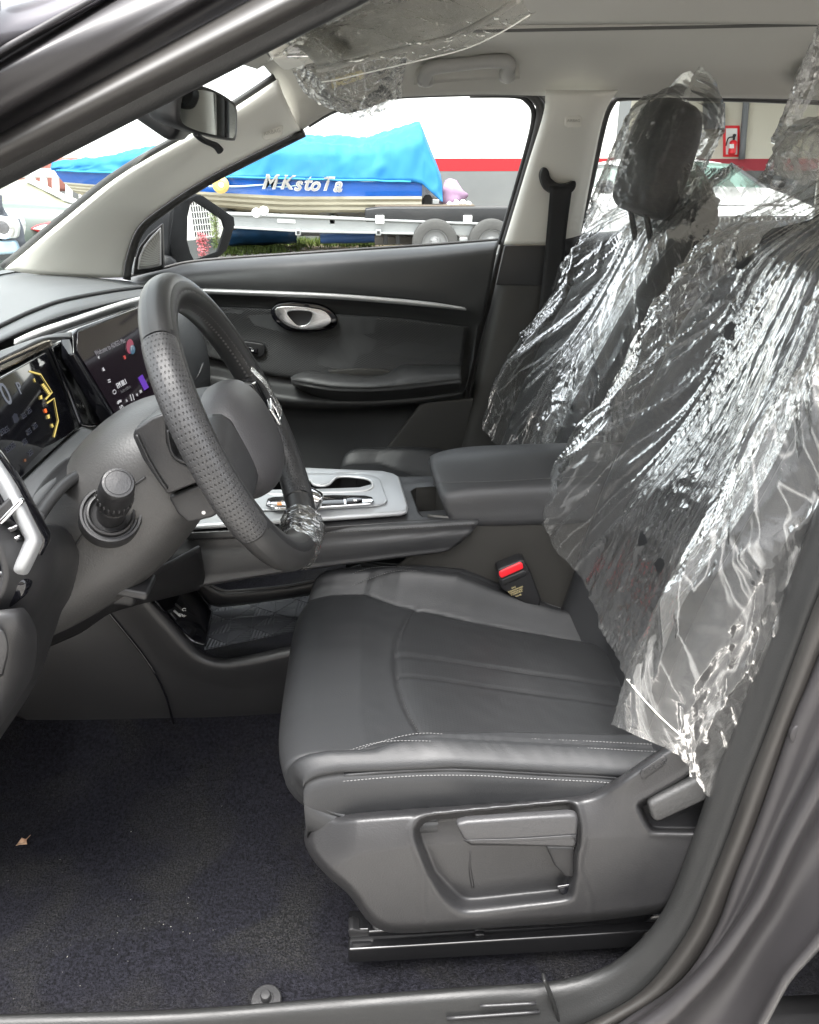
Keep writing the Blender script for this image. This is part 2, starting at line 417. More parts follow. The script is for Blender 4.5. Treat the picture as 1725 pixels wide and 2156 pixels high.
    cm = n.new('ShaderNodeMath'); cm.operation = 'MULTIPLY'; l.new(cs.outputs[0], cm.inputs[0]); l.new(s4.outputs[0], cm.inputs[1])  # diffuse white along creases: film scatter plus highlights painted in
    lowr = n.new('ShaderNodeMapRange'); lowr.inputs['From Min'].default_value = .05; lowr.inputs['From Max'].default_value = .42; lowr.inputs['To Min'].default_value = 1+low; lowr.inputs['To Max'].default_value = 1; l.new(sx.outputs[1], lowr.inputs['Value'])
    hz2 = n.new('ShaderNodeMath'); hz2.operation = 'MULTIPLY'; l.new(hz.outputs[0], hz2.inputs[0]); l.new(lowr.outputs[0], hz2.inputs[1])
    ch = n.new('ShaderNodeMath'); ch.operation = 'ADD'; l.new(hz2.outputs[0], ch.inputs[0]); l.new(cm.outputs[0], ch.inputs[1]); l.new(ch.outputs[0], m1.inputs[0])
    l.new(tr.outputs[0], m1.inputs[1]); l.new(m0.outputs[0], m1.inputs[2])
    gk = n.new('ShaderNodeMath'); gk.operation = 'MULTIPLY'; gk.inputs[1].default_value = shine; l.new(fr.outputs[0], gk.inputs[0])
    m2 = n.new('ShaderNodeMixShader'); l.new(gk.outputs[0], m2.inputs[0]); l.new(m1.outputs[0], m2.inputs[1]); l.new(gl.outputs[0], m2.inputs[2])
    l.new(m2.outputs[0], out.inputs[0]); return m
M = dict(
    leather=mat('leather', (.0185, .0192, .0205), .52, spec=.42, bump=.2, bscale=650, rvar=.05),
    leather_w=mat('leather_wheel', (.026, .026, .026), .42, bump=.10, bscale=900, rvar=.05),
    leather_c=mat('leather_console', (.034, .0345, .036), .5, bump=.2, bscale=650, rvar=.05),
    leather_d=mat('leather_door', (.044, .045, .0455), .48, bump=.2, bscale=650, rvar=.05),
    dash_pad=mat('dash_pad', (.058, .060, .063), .5, bump=.2, bscale=700),
    film_edge=mat('film_edge', (.75, .74, .70), .4),
    perf_seat=perforated('leather_seat_perforated', 72, 72, (.0175, .0182, .0195), .46, .12, .010),
    plastic=mat('plastic', (.021, .021, .022), .43, bump=.16, bscale=800, rvar=.05),
    plastic_warm=mat('plastic_warm', (.042, .0405, .037), .5, bump=.2, bscale=700),
    plastic_lt=mat('plastic_light', (.0165, .0165, .0175), .42, spec=.55, bump=.3, bscale=480, rvar=.07),
    plastic_dk=mat('plastic_dark', (.011, .011, .012), .5, bump=.2, bscale=600),
    trim_dk=mat('sill_plastic', (.0125, .0128, .0128), .48, spec=.4, bump=.25, bscale=500, rvar=.07),
    gloss=mat('gloss_black', (.006, .006, .008), .06, coat=.3),
    silver=mat('satin_silver', (.62, .62, .62), .36, metal=.5, bump=.03, bscale=900),
    silver_pl=mat('silver_plate', (.36, .37, .38), .38, metal=.35, bump=.04, bscale=900),
    handle=mat('handle_silver', (.72, .72, .72), .24, metal=1),
    chrome=mat('chrome', (.75, .75, .76), .10, metal=1),
    lining=mat('roof_lining', (.46, .45, .41), .95, bump=.35, bscale=1200, sheen=.1),
    lining_lt=mat('roof_lining_pale', (.60, .585, .54), .95, bump=.35, bscale=1200),
    trim_lt=mat('pillar_trim', (.74, .725, .66), .5, bump=.12, bscale=1500),
    rubber=mat('rubber', (.030, .029, .028), .55, bump=.08, bscale=300, rvar=.06),
    rubber_w=mat('rubber_seal', (.022, .0205, .019), .5, bump=.05, bscale=200, rvar=.06),
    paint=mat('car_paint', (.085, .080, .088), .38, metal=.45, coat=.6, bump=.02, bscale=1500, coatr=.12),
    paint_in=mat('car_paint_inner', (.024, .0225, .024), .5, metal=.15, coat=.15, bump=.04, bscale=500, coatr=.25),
    metal_dk=mat('rail_metal', (.012, .012, .013), .25, metal=.3, coat=.5),
    thread=mat('thread', (.06, .06, .06), .7),
    thread_lt=mat('thread_pale', (.13, .13, .13), .7),
    belt=mat('belt_webbing', (.017, .017, .018), .65, bump=.5, bscale=500),
    red=mat('red_plastic', (.75, .02, .03), .35),
    white=mat('white_paint', (.80, .80, .78), .5),
    glass=glass('window_glass', (.86, .90, .89), .45),
    glass_w=glass('windscreen_glass', (.84, .89, .87), .6),
    mirror=mat('mirror', (.85, .86, .86), .01, metal=1),
    mirror_dk=mat('mirror_dim', (.42, .43, .42), .02, metal=1),
    film=film('seat_film', cscale=26, crinkle=.6, rough=.13, haze=.036, ior=1.5, stretch=(1.3, .7, 1), wr=(24, 5), shine=.66, crease=.24, side=.9, low=1.0),
    film3=film('bunched_film', tint=(.90, .89, .85), cscale=16, crinkle=.5, rough=.16, haze=.10, ior=1.5, wr=(30, 12)),
    film2=film('loose_film', tint=(.94, .93, .90), cscale=14, crinkle=.6, rough=.10, haze=.03, ior=1.5, wr=(22, 8), shine=.8),
    film_h=film('headrest_film', tint=(.95, .95, .94), cscale=24, crinkle=.6, rough=.10, haze=.035, ior=1.5, wr=(26, 9), shine=.75, crease=.2),
)
# ================================================================ CAR BODY (shell, pillars, lining, seals)
body = thing('car_body', (.5, 1.3, .25), 'dark grey car body framing the open driver doorway', 'car body')
hull('floor_pan', (.55, 1.32, .29), (3.3, 1.42, .04), M['plastic_dk'], body, .01)
hull('firewall', (-1.08, 1.3, .66), (.04, 1.42, .78), M['plastic_dk'], body, .01)
hull('bonnet', (-1.62, 1.3, .96), (1.1, 1.6, .10), M['paint'], body, .05)
hull('tailgate', (2.24, 1.3, .75), (.05, 1.5, .92), M['paint'], body, .02)
surf('roof_panel', [[(-.18, .82, 1.53), (.3, .80, 1.60), (1.2, .80, 1.61), (2.1, .84, 1.54)],
                    [(-.27, 1.3, 1.56), (.3, 1.3, 1.655), (1.2, 1.3, 1.67), (2.15, 1.3, 1.59)],
                    [(-.18, 1.80, 1.53), (.3, 1.84, 1.60), (1.2, 1.84, 1.61), (2.1, 1.78, 1.54)]], M['paint'], body, 24, 12, solid=.012, soff=-1)
# front roof lining, over the front seats to the windscreen header
surf('headliner', [[(-.19, .74, 1.475), (-.25, 1.05, 1.495), (-.26, 1.3, 1.50), (-.245, 1.5, 1.497), (-.185, 1.66, 1.487)],
                   [(-.10, .74, 1.505), (-.13, 1.05, 1.535), (-.13, 1.3, 1.54), (-.13, 1.5, 1.537), (-.10, 1.675, 1.525)],
                   [(.05, .74, 1.515), (.05, 1.05, 1.545), (.05, 1.3, 1.55), (.05, 1.5, 1.548), (.05, 1.685, 1.542)],
                   [(.20, .74, 1.52), (.20, 1.05, 1.548), (.20, 1.3, 1.553), (.20, 1.5, 1.552), (.20, 1.70, 1.547)]], M['lining'], body, 30, 20, solid=.006)
surf('headliner_side', [[(.19, .74, 1.52), (1.0, .74, 1.52), (2.1, .76, 1.49)], [(.19, .92, 1.545), (1.0, .92, 1.55), (2.1, .94, 1.51)]], M['lining'], body, 20, 4, solid=.006)
# recessed pale shade panel of the glass roof
surf('roof_shade', [[(.19, .80, 1.560), (.9, .80, 1.564), (1.85, .80, 1.55)], [(.19, 1.3, 1.564), (.9, 1.3, 1.570), (1.85, 1.3, 1.555)],
                    [(.19, 1.74, 1.562), (.9, 1.74, 1.566), (1.85, 1.74, 1.55)]], M['lining_lt'], body, 20, 10, solid=.005)
lip = [(.185, 1.684, 1.590), (.5, 1.682, 1.592), (.9, 1.682, 1.592), (1.4, 1.685, 1.585)]
surf('roof_side_lining', [
    Yd((612, 288, 1.90), (700, 232, 1.91), (800, 206, 1.925), (1000, 197, 1.93), (1120, 199, 1.93), (1300, 203, 1.93), (1500, 204, 1.93), (1760, 210, 1.93), (2100, 230, 1.92)),
    Yd((600, 205, 1.83), (700, 165, 1.87), (850, 145, 1.885), (1000, 138, 1.885), (1300, 143, 1.885), (1760, 143, 1.885), (2100, 165, 1.88)),
    Yd((566, 150, 1.74), (700, 100, 1.79), (850, 90, 1.80), (1000, 90, 1.80), (1300, 89, 1.80), (1760, 84, 1.80), (2100, 110, 1.80)),
    Yd((530, 112, 1.655), (700, 66, 1.69), (850, 64, 1.70), (980, 64, 1.705), (1300, 59, 1.705), (1760, 50, 1.705), (2100, 70, 1.70))],
    M['lining'], body, 60, 26, solid=.006)
surf('sunroof_lip', [Yd((940, 66, 1.702), (1100, 62, 1.704), (1300, 58, 1.704), (1760, 49, 1.704)),
                     [V((p.x, p.y-.006, p.z+.003)) for p in Yd((940, 66, 1.702), (1100, 62, 1.704), (1300, 58, 1.704), (1760, 49, 1.704))],
                     [V((p.x, p.y+.002, p.z+.020)) for p in Yd((940, 66, 1.702), (1100, 62, 1.704), (1300, 58, 1.704), (1760, 49, 1.704))]], M['lining'], body, 40, 8, solid=.003)
tube('sunroof_shadow_line', [p+V((0, -.003, -.001)) for p in Yd((968, 66, 1.702), (1000, 63, 1.703), (1100, 61.5, 1.704), (1300, 58, 1.704), (1760, 49, 1.704))], .0035, mat('lining_shadow_gap', (.10, .10, .095), .9), body, n=40, sides=8)  # shadow line under the roof lip, drawn as a dark tube
# far A pillar, pale trim
a_ws = Yd((10, 566, 1.76), (60, 525, 1.765), (130, 466, 1.77), (250, 371, 1.765), (400, 283, 1.75), (500, 222, 1.74), (585, 166, 1.735))
a_dr = Yd((258, 584, 1.955), (263, 545, 1.965), (288, 478, 1.965), (345, 430, 1.955), (420, 381, 1.94), (500, 338, 1.925), (632, 272, 1.89))
def mid(A, B, t, dy):
    A, B = cr(A, 9), cr(B, 9); return [a.lerp(b, t)+V((0, dy, 0)) for a, b in zip(A, B)]
surf('a_pillar_trim', [a_ws, mid(a_ws, a_dr, .22, -.030), mid(a_ws, a_dr, .5, -.040), mid(a_ws, a_dr, .8, -.026), a_dr], M['trim_lt'], body, 50, 22, solid=.005)
tube('windscreen_seal', [p+V((-.006, .004, .004)) for p in a_ws], .006, M['rubber'], body, n=40)
tube('door_opening_seal', [p+V((.007, .008, -.006)) for p in a_dr], .009, M['rubber'], body, n=40)
# airbag badge pressed into the pillar trim
ap = Y(572, 278, 1.835)
plate('airbag_badge', Ys(1.826, (553, 272), (558, 264), (590, 260), (596, 266), (594, 284), (586, 291), (558, 295), (552, 289)), (0, .004, 0), M['trim_lt'], body, bevel=.0012)
text('airbag_lettering', 'AIRBAG', .010, Y(573, 278, 1.8255), (1, 0, .2), (0, 0, 1), M['lining'], body)
# far B pillar
surf('b_pillar_upper_trim', [
    Yd((1150, 190, 1.90), (1146, 240, 1.915), (1112, 350, 1.955), (1062, 515, 1.995)),
    Yd((1170, 190, 1.885), (1165, 240, 1.89), (1132, 350, 1.935), (1085, 515, 1.975)),
    Yd((1240, 190, 1.885), (1235, 240, 1.89), (1208, 350, 1.935), (1180, 515, 1.975)),
    Yd((1300, 190, 1.91), (1272, 240, 1.915), (1248, 350, 1.955), (1218, 515, 1.995))], M['trim_lt'], body, 30, 22, solid=.004)
surf('b_pillar_lower_trim', [
    Yd((1063, 516, 1.99), (1040, 620, 2.0), (1003, 790, 2.0), (962, 965, 1.99), (920, 1120, 1.98)),
    Yd((1085, 516, 1.968), (1062, 620, 1.97), (1025, 790, 1.965), (985, 965, 1.96), (945, 1120, 1.95)),
    Yd((1180, 516, 1.968), (1160, 620, 1.97), (1130, 790, 1.965), (1100, 965, 1.96), (1070, 1120, 1.95)),
    Yd((1222, 516, 1.99), (1205, 620, 1.99), (1180, 790, 1.99), (1150, 965, 1.98), (1120, 1120, 1.98))], M['plastic_warm'], body, 30, 22, solid=.004)
plate('b_pillar_dark_band', Ys(1.962, (1064, 517), (1217, 517), (1205, 602), (1045, 600)), (0, .006, 0), M['plastic'], body, bevel=.002)
plate('airbag_badge', Ys(1.886, (1190, 248), (1196, 243), (1222, 243), (1227, 249), (1226, 264), (1220, 269), (1196, 269), (1190, 264)), (0, .004, 0), M['trim_lt'], body, bevel=.001)
text('airbag_lettering', 'AIRBAG', .008, Y(1208, 254, 1.8855), (1, 0, 0), (0, 0, 1), M['lining'], body)
# far side body behind the rear door and below the windows
hull('quarter_panel', (1.78, 2.04, .72), (.95, .06, .80), M['paint'], body, .02)
hull('rocker_panel', (.45, 2.06, .33), (2.4, .06, .16), M['paint'], body, .02)
surf('c_pillar_trim', [Yd((1745, 200, 1.92), (1725, 350, 1.97), (1712, 480, 2.0)), Yd((2100, 200, 1.90), (2100, 350, 1.95), (2100, 480, 1.98))], M['trim_lt'], body, 12, 6, solid=.01)
# windscreen
ws = thing('windscreen', (-.9, 1.3, 1.08), 'curved clear windscreen ahead of the dashboard', 'windscreen')
surf('windscreen_pane', [[(-.74, .74, 1.09), (-.90, 1.0, 1.07), (-.95, 1.3, 1.065), (-.90, 1.6, 1.07), (-.745, 1.84, 1.09)],
                         [(-.45, .76, 1.30), (-.56, 1.02, 1.31), (-.60, 1.3, 1.313), (-.56, 1.58, 1.31), (-.455, 1.81, 1.30)],
                         [(-.18, .79, 1.49), (-.25, 1.04, 1.51), (-.27, 1.3, 1.515), (-.25, 1.56, 1.51), (-.185, 1.78, 1.49)]], M['glass_w'], ws, 30, 20, solid=0)
surf('black_border', [[(-.735, .74, 1.092), (-.895, 1.0, 1.072), (-.945, 1.3, 1.067), (-.895, 1.6, 1.072), (-.74, 1.84, 1.092)],
                      [(-.695, .743, 1.126), (-.845, 1.003, 1.112), (-.89, 1.3, 1.108), (-.845, 1.597, 1.112), (-.70, 1.836, 1.126)]], M['rubber'], ws, 30, 4, solid=0)
# ---- near doorway: A pillar and roof rail of the driver's side
def diag(v0, u0, y, dy=.05, bow=0):
    out = []
    for t in (-.45, -.1, .25, .6, .95, 1.3, 1.7):
        b = bow*(1-(2*t-1)**2) if 0 < t < 1 else 0
        out.append(Y(u0*t+b*.5, v0*(1-t)+b, y+dy*t))
    return out
surf('a_pillar_outer_skin', [diag(-260, -460, .86), diag(-120, -200, .70), diag(0, 1, .60), diag(70, 122, .562), diag(100, 178, .555), diag(110, 196, .558), diag(113, 200, .566)], M['paint'], body, 30, 16, solid=.003, soff=1)
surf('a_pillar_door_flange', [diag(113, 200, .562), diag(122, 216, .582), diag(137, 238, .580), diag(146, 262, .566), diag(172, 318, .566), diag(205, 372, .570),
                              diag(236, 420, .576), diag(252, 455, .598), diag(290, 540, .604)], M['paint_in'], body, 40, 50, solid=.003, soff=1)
surf('a_pillar_door_seal', [diag(281, 522, .606), diag(284, 530, .592), diag(298, 560, .580), diag(322, 612, .578), diag(344, 662, .586), diag(356, 688, .602), diag(358, 694, .615)], M['rubber_w'], body, 40, 30, solid=.002, soff=1)
surf('a_pillar_inner_trim', [diag(352, 680, .606), diag(362, 702, .608), diag(380, 742, .612), diag(394, 772, .618), diag(398, 781, .628), diag(396, 776, .650)], M['trim_dk'], body, 40, 24, solid=.002, soff=1)
# ---- near doorway: B pillar foot and sill
bA = [(1800, 900), (1725, 1075), (1680, 1195), (1627, 1340), (1590, 1430), (1549, 1545), (1505, 1646), (1458, 1782), (1417, 1890), (1373, 1961), (1316, 2016), (1255, 2050), (1150, 2074), (1000, 2083), (800, 2098), (400, 2130), (0, 2142), (-300, 2150)]
bB = [(1870, 980), (1790, 1110), (1725, 1250), (1690, 1345), (1654, 1443), (1620, 1535), (1575, 1650), (1535, 1760), (1492, 1866), (1445, 1968), (1357, 2083), (1255, 2147), (1150, 2185), (1000, 2205), (800, 2222), (400, 2245), (0, 2270), (-300, 2290)]
bC = [(1930, 1030), (1850, 1170), (1790, 1290), (1745, 1345), (1705, 1440), (1675, 1510), (1644, 1600), (1595, 1740), (1553, 1845), (1509, 1962), (1438, 2069), (1340, 2137), (1230, 2200), (1050, 2240), (800, 2262), (400, 2285), (0, 2310), (-300, 2330)]
bD = [(2050, 1150), (1960, 1280), (1880, 1400), (1820, 1470), (1775, 1540), (1745, 1590), (1725, 1629), (1661, 1748), (1610, 1859), (1577, 1917), (1512, 2008), (1445, 2080), (1360, 2150), (1200, 2240), (900, 2320), (400, 2350), (0, 2370), (-300, 2390)]
bE = [(2200, 1380), (2120, 1500), (2030, 1620), (1960, 1700), (1900, 1770), (1850, 1830), (1790, 1900), (1725, 1982), (1690, 2022), (1655, 2063), (1604, 2156), (1560, 2230), (1500, 2330), (1300, 2430), (900, 2480), (400, 2500), (0, 2520), (-300, 2540)]
def row(P, y): return [Y(u, v, y) for u, v in P]
def between(A, B, t): return [(a[0]+(b[0]-a[0])*t, a[1]+(b[1]-a[1])*t) for a, b in zip(A, B)]
surf('sill_and_pillar_trim', [row(bA, .735), row(bA, .688), row(between(bA, bB, .06), .676), row(between(bA, bB, .5), .664), row(between(bA, bB, .9), .655), row(bB, .664)], M['trim_dk'], body, 90, 26, solid=.003, soff=1)
surf('b_pillar_door_seal', [row(between(bB, bC, -.03), .668), row(between(bB, bC, .1), .648), row(between(bB, bC, .4), .632), row(between(bB, bC, .75), .634), row(bC, .652), row(between(bB, bC, 1.05), .662)], M['rubber_w'], body, 90, 24, solid=.002, soff=1)
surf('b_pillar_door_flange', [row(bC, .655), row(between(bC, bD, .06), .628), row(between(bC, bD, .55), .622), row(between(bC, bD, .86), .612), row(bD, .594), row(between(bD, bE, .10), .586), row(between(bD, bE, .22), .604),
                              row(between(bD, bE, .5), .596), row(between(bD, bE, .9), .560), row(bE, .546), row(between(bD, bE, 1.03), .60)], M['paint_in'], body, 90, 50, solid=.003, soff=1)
disc('blanking_plug', Y(1699, 1546, .625), (0, -1, .05), [(.0165, -.004), (.0165, .0), (.0155, .0012), (.0125, .0020), (.0120, .0016), (0.0005, .0018)], M['paint_in'], body, 32)
for i, (a, b) in enumerate((((1010, 2112), (1128, 2106)), ((940, 2138), (1135, 2124)))):
    pa, pb = Y(*a, .664), Y(*b, .664)
    tube('sill_rib', [pa+V((0, -.004, 0)), pb+V((0, -.004, 0))], .0022, M['plastic_lt'], body, n=8, sides=8)
plate('sill_scuff_step', Ys(.655, (1143, 2068), (1160, 2110), (1178, 2165), (1186, 2165), (1166, 2105), (1150, 2066)), (0, .012, 0), M['trim_dk'], body, bevel=.002)
# closed near-side rear door behind the pillar
hull('rear_door_skin', (1.15, .555, .72), (1.25, .05, .62), M['paint'], body, .02)
hull('roof_side_frame', (1.15, .70, 1.55), (2.0, .10, .07), M['paint'], body, .02)
# ================================================================ CARPET
car = surf('floor_carpet', [[(-1.05, .69, .42), (-.8, .69, .37), (-.5, .69, .355), (0, .69, .355), (.6, .69, .355), (1.2, .69, .36)],
                            [(-1.05, .82, .44), (-.8, .82, .36), (-.5, .82, .35), (0, .82, .35), (.6, .82, .36), (1.2, .82, .36)],
                            [(-1.05, 1.02, .46), (-.8, 1.02, .37), (-.5, 1.02, .36), (0, 1.02, .36), (.6, 1.02, .37), (1.2, 1.02, .36)],
                            [(-1.05, 1.12, .50), (-.8, 1.12, .42), (-.5, 1.12, .40), (0, 1.12, .40), (.6, 1.12, .40), (1.2, 1.12, .38)],
                            [(-1.05, 1.22, .56), (-.8, 1.22, .50), (-.5, 1.22, .475), (0, 1.22, .47), (.6, 1.22, .46), (1.2, 1.22, .42)],
                            [(-1.05, 1.40, .56), (-.8, 1.40, .50), (-.5, 1.40, .45), (0, 1.40, .44), (.6, 1.40, .44), (1.2, 1.40, .40)],
                            [(-1.05, 1.6, .44), (-.8, 1.6, .37), (-.5, 1.6, .36), (0, 1.6, .36), (.6, 1.6, .36), (1.2, 1.6, .36)],
                            [(-1.05, 1.95, .44), (-.8, 1.95, .37), (-.5, 1.95, .36), (0, 1.95, .36), (.6, 1.95, .36), (1.2, 1.95, .36)]],
           None, None, 220, 160, solid=0)
def carpet_mat():
    m = mat('carpet', (.012, .013, .018), .95, spec=.1)
    n, l = m.node_tree.nodes, m.node_tree.links; b = n['Principled BSDF']; tc = n.new('ShaderNodeTexCoord')
    def nz(s, d=4, dist=0):
        t = n.new('ShaderNodeTexNoise'); t.inputs['Scale'].default_value = s; t.inputs['Detail'].default_value = d; t.inputs['Distortion'].default_value = dist
        l.new(tc.outputs['Object'], t.inputs['Vector']); return t.outputs['Fac']
    def ramp(src, a, b_, c0, c1):
        r = n.new('ShaderNodeValToRGB'); r.color_ramp.elements[0].position = a; r.color_ramp.elements[1].position = b_
        r.color_ramp.elements[0].color = (*c0, 1); r.color_ramp.elements[1].color = (*c1, 1); l.new(src, r.inputs['Fac']); return r.outputs['Color']
    fib = ramp(nz(210, 7), .35, .75, (.0042, .0042, .0055), (.0165, .0165, .022))
    dust = ramp(nz(7, 8, .9), .46, .66, (0, 0, 0), (1, 1, 1)); dirt = ramp(nz(420, 3), .45, .7, (.008, .008, .008), (.036, .035, .033))
    mx = n.new('ShaderNodeMix'); mx.data_type = 'RGBA'; l.new(fib, mx.inputs['A']); l.new(dirt, mx.inputs['B'])
    k = n.new('ShaderNodeMath'); k.operation = 'MULTIPLY'; k.inputs[1].default_value = .65; l.new(dust, k.inputs[0]); l.new(k.outputs[0], mx.inputs['Factor'])
    l.new(mx.outputs['Result'], b.inputs['Base Color'])
    bp = n.new('ShaderNodeBump'); bp.inputs['Strength'].default_value = .9; bp.inputs['Distance'].default_value = .004
    l.new(nz(330, 6), bp.inputs['Height']); l.new(bp.outputs[0], b.inputs['Normal'])
    return m
car.data.materials.clear(); car.data.materials.append(carpet_mat())
tag(car, 'dark navy fibre carpet in the driver footwell with dusty patches', 'carpet')
def floor_z(x, y):
    z = .352 if y < .9 else .352+max(0, (y-1.0))*.2
    return z
# pegs, leaf and crumbs
pc = Z(561, 2107, .362)
peg = thing('mat_peg', pc, 'grey round floor mat peg beside the door sill', 'mat peg')
disc('flange', pc, (0, -.15, 1), [(.0195, -.004), (.0195, .002), (.018, .0035), (.0095, .004), (.009, .0045)], M['plastic_lt'], peg, 32)
disc('post', pc+V((0, -.0005, .004)), (0, -.15, 1), [(.0065, 0), (.0065, .009), (.0055, .0105), (.0005, .011)], M['plastic'], peg, 24)
pc2 = Z(583, 1640, .372)
peg2 = thing('mat_peg', pc2, 'black floor mat peg half hidden by the driver seat front', 'mat peg')
disc('flange', pc2, (0, 0, 1), [(.0195, -.004), (.0195, .002), (.018, .0035), (.009, .004)], M['plastic_dk'], peg2, 24)
disc('post', pc2+V((0, 0, .004)), (0, 0, 1), [(.0065, 0), (.0065, .009), (.0055, .0105), (.0005, .011)], M['plastic_dk'], peg2, 20)
leafm = mat('dry_leaf', (.30, .15, .08), .7, col2=(.62, .42, .27), vscale=60)
lf = Z(48, 1776, .366)
lo = surf('leaf_scrap', [[lf+V((-.008, -.006, .002)), lf+V((0, -.008, .006)), lf+V((.009, -.005, .003))], [lf+V((-.007, .001, .001)), lf+V((.001, 0, .001)), lf+V((.006, .002, .005))], [lf+V((-.004, .008, .004)), lf+V((.003, .007, .002)), lf+V((.010, .009, .008))]], leafm, None, 9, 9, solid=.0006)
tag(lo, 'curled brown scrap of dry leaf on the carpet', 'leaf')
crumb = mat('crumbs', (.34, .33, .29), .8)
vs, F = [], []
cl = [(600/3.5+40, 1990), (150, 1975), (180, 1962), (120, 2035), (380, 1790), (60, 1720)]
for k in range(55):
    u, v = random.choice([(random.gauss(170, 110), random.gauss(1990, 45)), (random.gauss(370, 60), random.gauss(1960, 40)), (random.uniform(0, 620), random.uniform(1600, 2080))])
    p = Z(u, v, .362); s = random.choice([.0005, .0006, .0007, .0009, .0014])
    p.z = .3605 if p.y < .93 else .366+max(0, p.y-1.02)*.4
    b0 = len(vs); vs += [p+V((random.uniform(-1, 1), random.uniform(-1, 1), random.uniform(-.3, 1)))*s for _ in range(4)]
    F += [(b0, b0+1, b0+2), (b0, b0+2, b0+3), (b0, b0+3, b0+1), (b0+1, b0+3, b0+2)]
tag(mobj('crumbs', vs, F, crumb, None, smooth=False), 'pale grit and crumbs scattered over the carpet', 'crumbs', kind='stuff')

# the driver's own door stands open, hinged ahead of the doorway
od = thing('driver_door', (-.78, .55, .35), 'open driver door standing out ahead of the doorway', 'car door')
dax = V((-.22, -.975, 0)); dnx = V((.975, -.22, 0))
od_p = V((-.80, .50, 0))
hull('door_skin', od_p+dax*.55+V((0, 0, .72)), (1.08, .07, .66), M['paint'], od, .02, axes=[dax, dnx, V((0, 0, 1))])
hull('door_panel', od_p+dax*.55+dnx*.06+V((0, 0, .74)), (1.0, .05, .58), M['plastic'], od, .02, axes=[dax, dnx, V((0, 0, 1))])
hull('armrest', od_p+dax*.62+dnx*.11+V((0, 0, .74)), (.5, .07, .06), M['leather'], od, .02, axes=[dax, dnx, V((0, 0, 1))])
tube('window_frame', [od_p+dax*.05+V((0, 0, 1.06)), od_p+dax*.5+V((0, 0, 1.42)), od_p+dax*.95+V((0, 0, 1.48)), od_p+dax*1.06+V((0, 0, 1.06))], .022, M['rubber'], od, n=30)
plate('window_glass', [od_p+dax*.08+V((0, 0, 1.05)), od_p+dax*.5+V((0, 0, 1.41)), od_p+dax*.94+V((0, 0, 1.46)), od_p+dax*1.05+V((0, 0, 1.05))], dnx*.004, M['glass'], od, bevel=0)
def PL(u, v, p, n):
    d = _f + _r*((u-CU)/FPX) + _u*((CV-v)/FPX); o = V((0, 0, CAM_H)); n = V(n)
    return o + d*((V(p)-o).dot(n)/d.dot(n))
# ================================================================ FRONT PASSENGER DOOR
door = thing('passenger_door', (0, 2.05, .42), 'closed front passenger door with padded dark trim and silver strip', 'car door')
hull('door_skin', (-.18, 2.105, .74), (1.25, .04, .66), M['paint'], door, .015)
surf('door_panel', [
    Yd((268, 585, 2.03), (345, 567, 2.03), (430, 550, 2.03), (700, 531, 2.03), (900, 518, 2.03), (1052, 506, 2.03)),
    Yd((270, 590, 1.99), (345, 573, 1.99), (430, 556, 1.99), (700, 536, 1.99), (900, 524, 1.99), (1050, 512, 1.99)),
    Yd((272, 598, 1.955), (345, 584, 1.955), (430, 571, 1.955), (700, 555, 1.955), (900, 545, 1.957), (1045, 535, 1.965)),
    Yd((275, 604, 1.942), (345, 598, 1.942), (430, 596, 1.942), (700, 598, 1.942), (900, 607, 1.945), (1030, 615, 1.965)),
    Yd((280, 612, 1.955), (370, 614, 1.955), (482, 618, 1.955), (683, 626, 1.955), (817, 636, 1.955), (985, 655, 1.96), (1018, 672, 1.975)),
    Yd((280, 640, 1.985), (370, 640, 1.985), (482, 642, 1.985), (683, 652, 1.985), (817, 662, 1.985), (985, 682, 1.985), (1006, 695, 1.985)),
    Yd((300, 720, 2.015), (430, 720, 2.015), (560, 730, 2.02), (700, 735, 2.02), (850, 745, 2.02), (972, 755, 2.015), (996, 756, 1.99)),
    Yd((350, 765, 1.995), (470, 772, 1.995), (560, 800, 1.995), (700, 812, 2.0), (850, 810, 2.0), (968, 805, 2.0), (985, 800, 1.99)),
    Yd((400, 790, 1.962), (480, 800, 1.962), (570, 830, 1.955), (700, 845, 1.955), (850, 842, 1.955), (960, 828, 1.96), (980, 826, 1.985)),
    Yd((430, 830, 1.965), (500, 830, 1.965), (580, 850, 1.965), (700, 858, 1.97), (850, 852, 1.97), (958, 840, 1.975), (975, 838, 1.985)),
    Yd((450, 850, 2.03), (520, 850, 2.03), (600, 862, 2.03), (700, 866, 2.03), (850, 860, 2.03), (955, 850, 2.03), (972, 850, 1.995)),
    Yd((500, 905, 2.04), (560, 905, 2.04), (640, 905, 2.04), (740, 905, 2.04), (850, 900, 2.035), (950, 895, 2.01), (965, 895, 1.995)),
    Yd((520, 1040, 2.03), (580, 1040, 2.03), (660, 1040, 2.03), (740, 1040, 2.02), (830, 1030, 2.0), (910, 1020, 1.99), (940, 1015, 1.99)),
    ], M['leather_d'], door, 90, 120, solid=.004, soff=1)
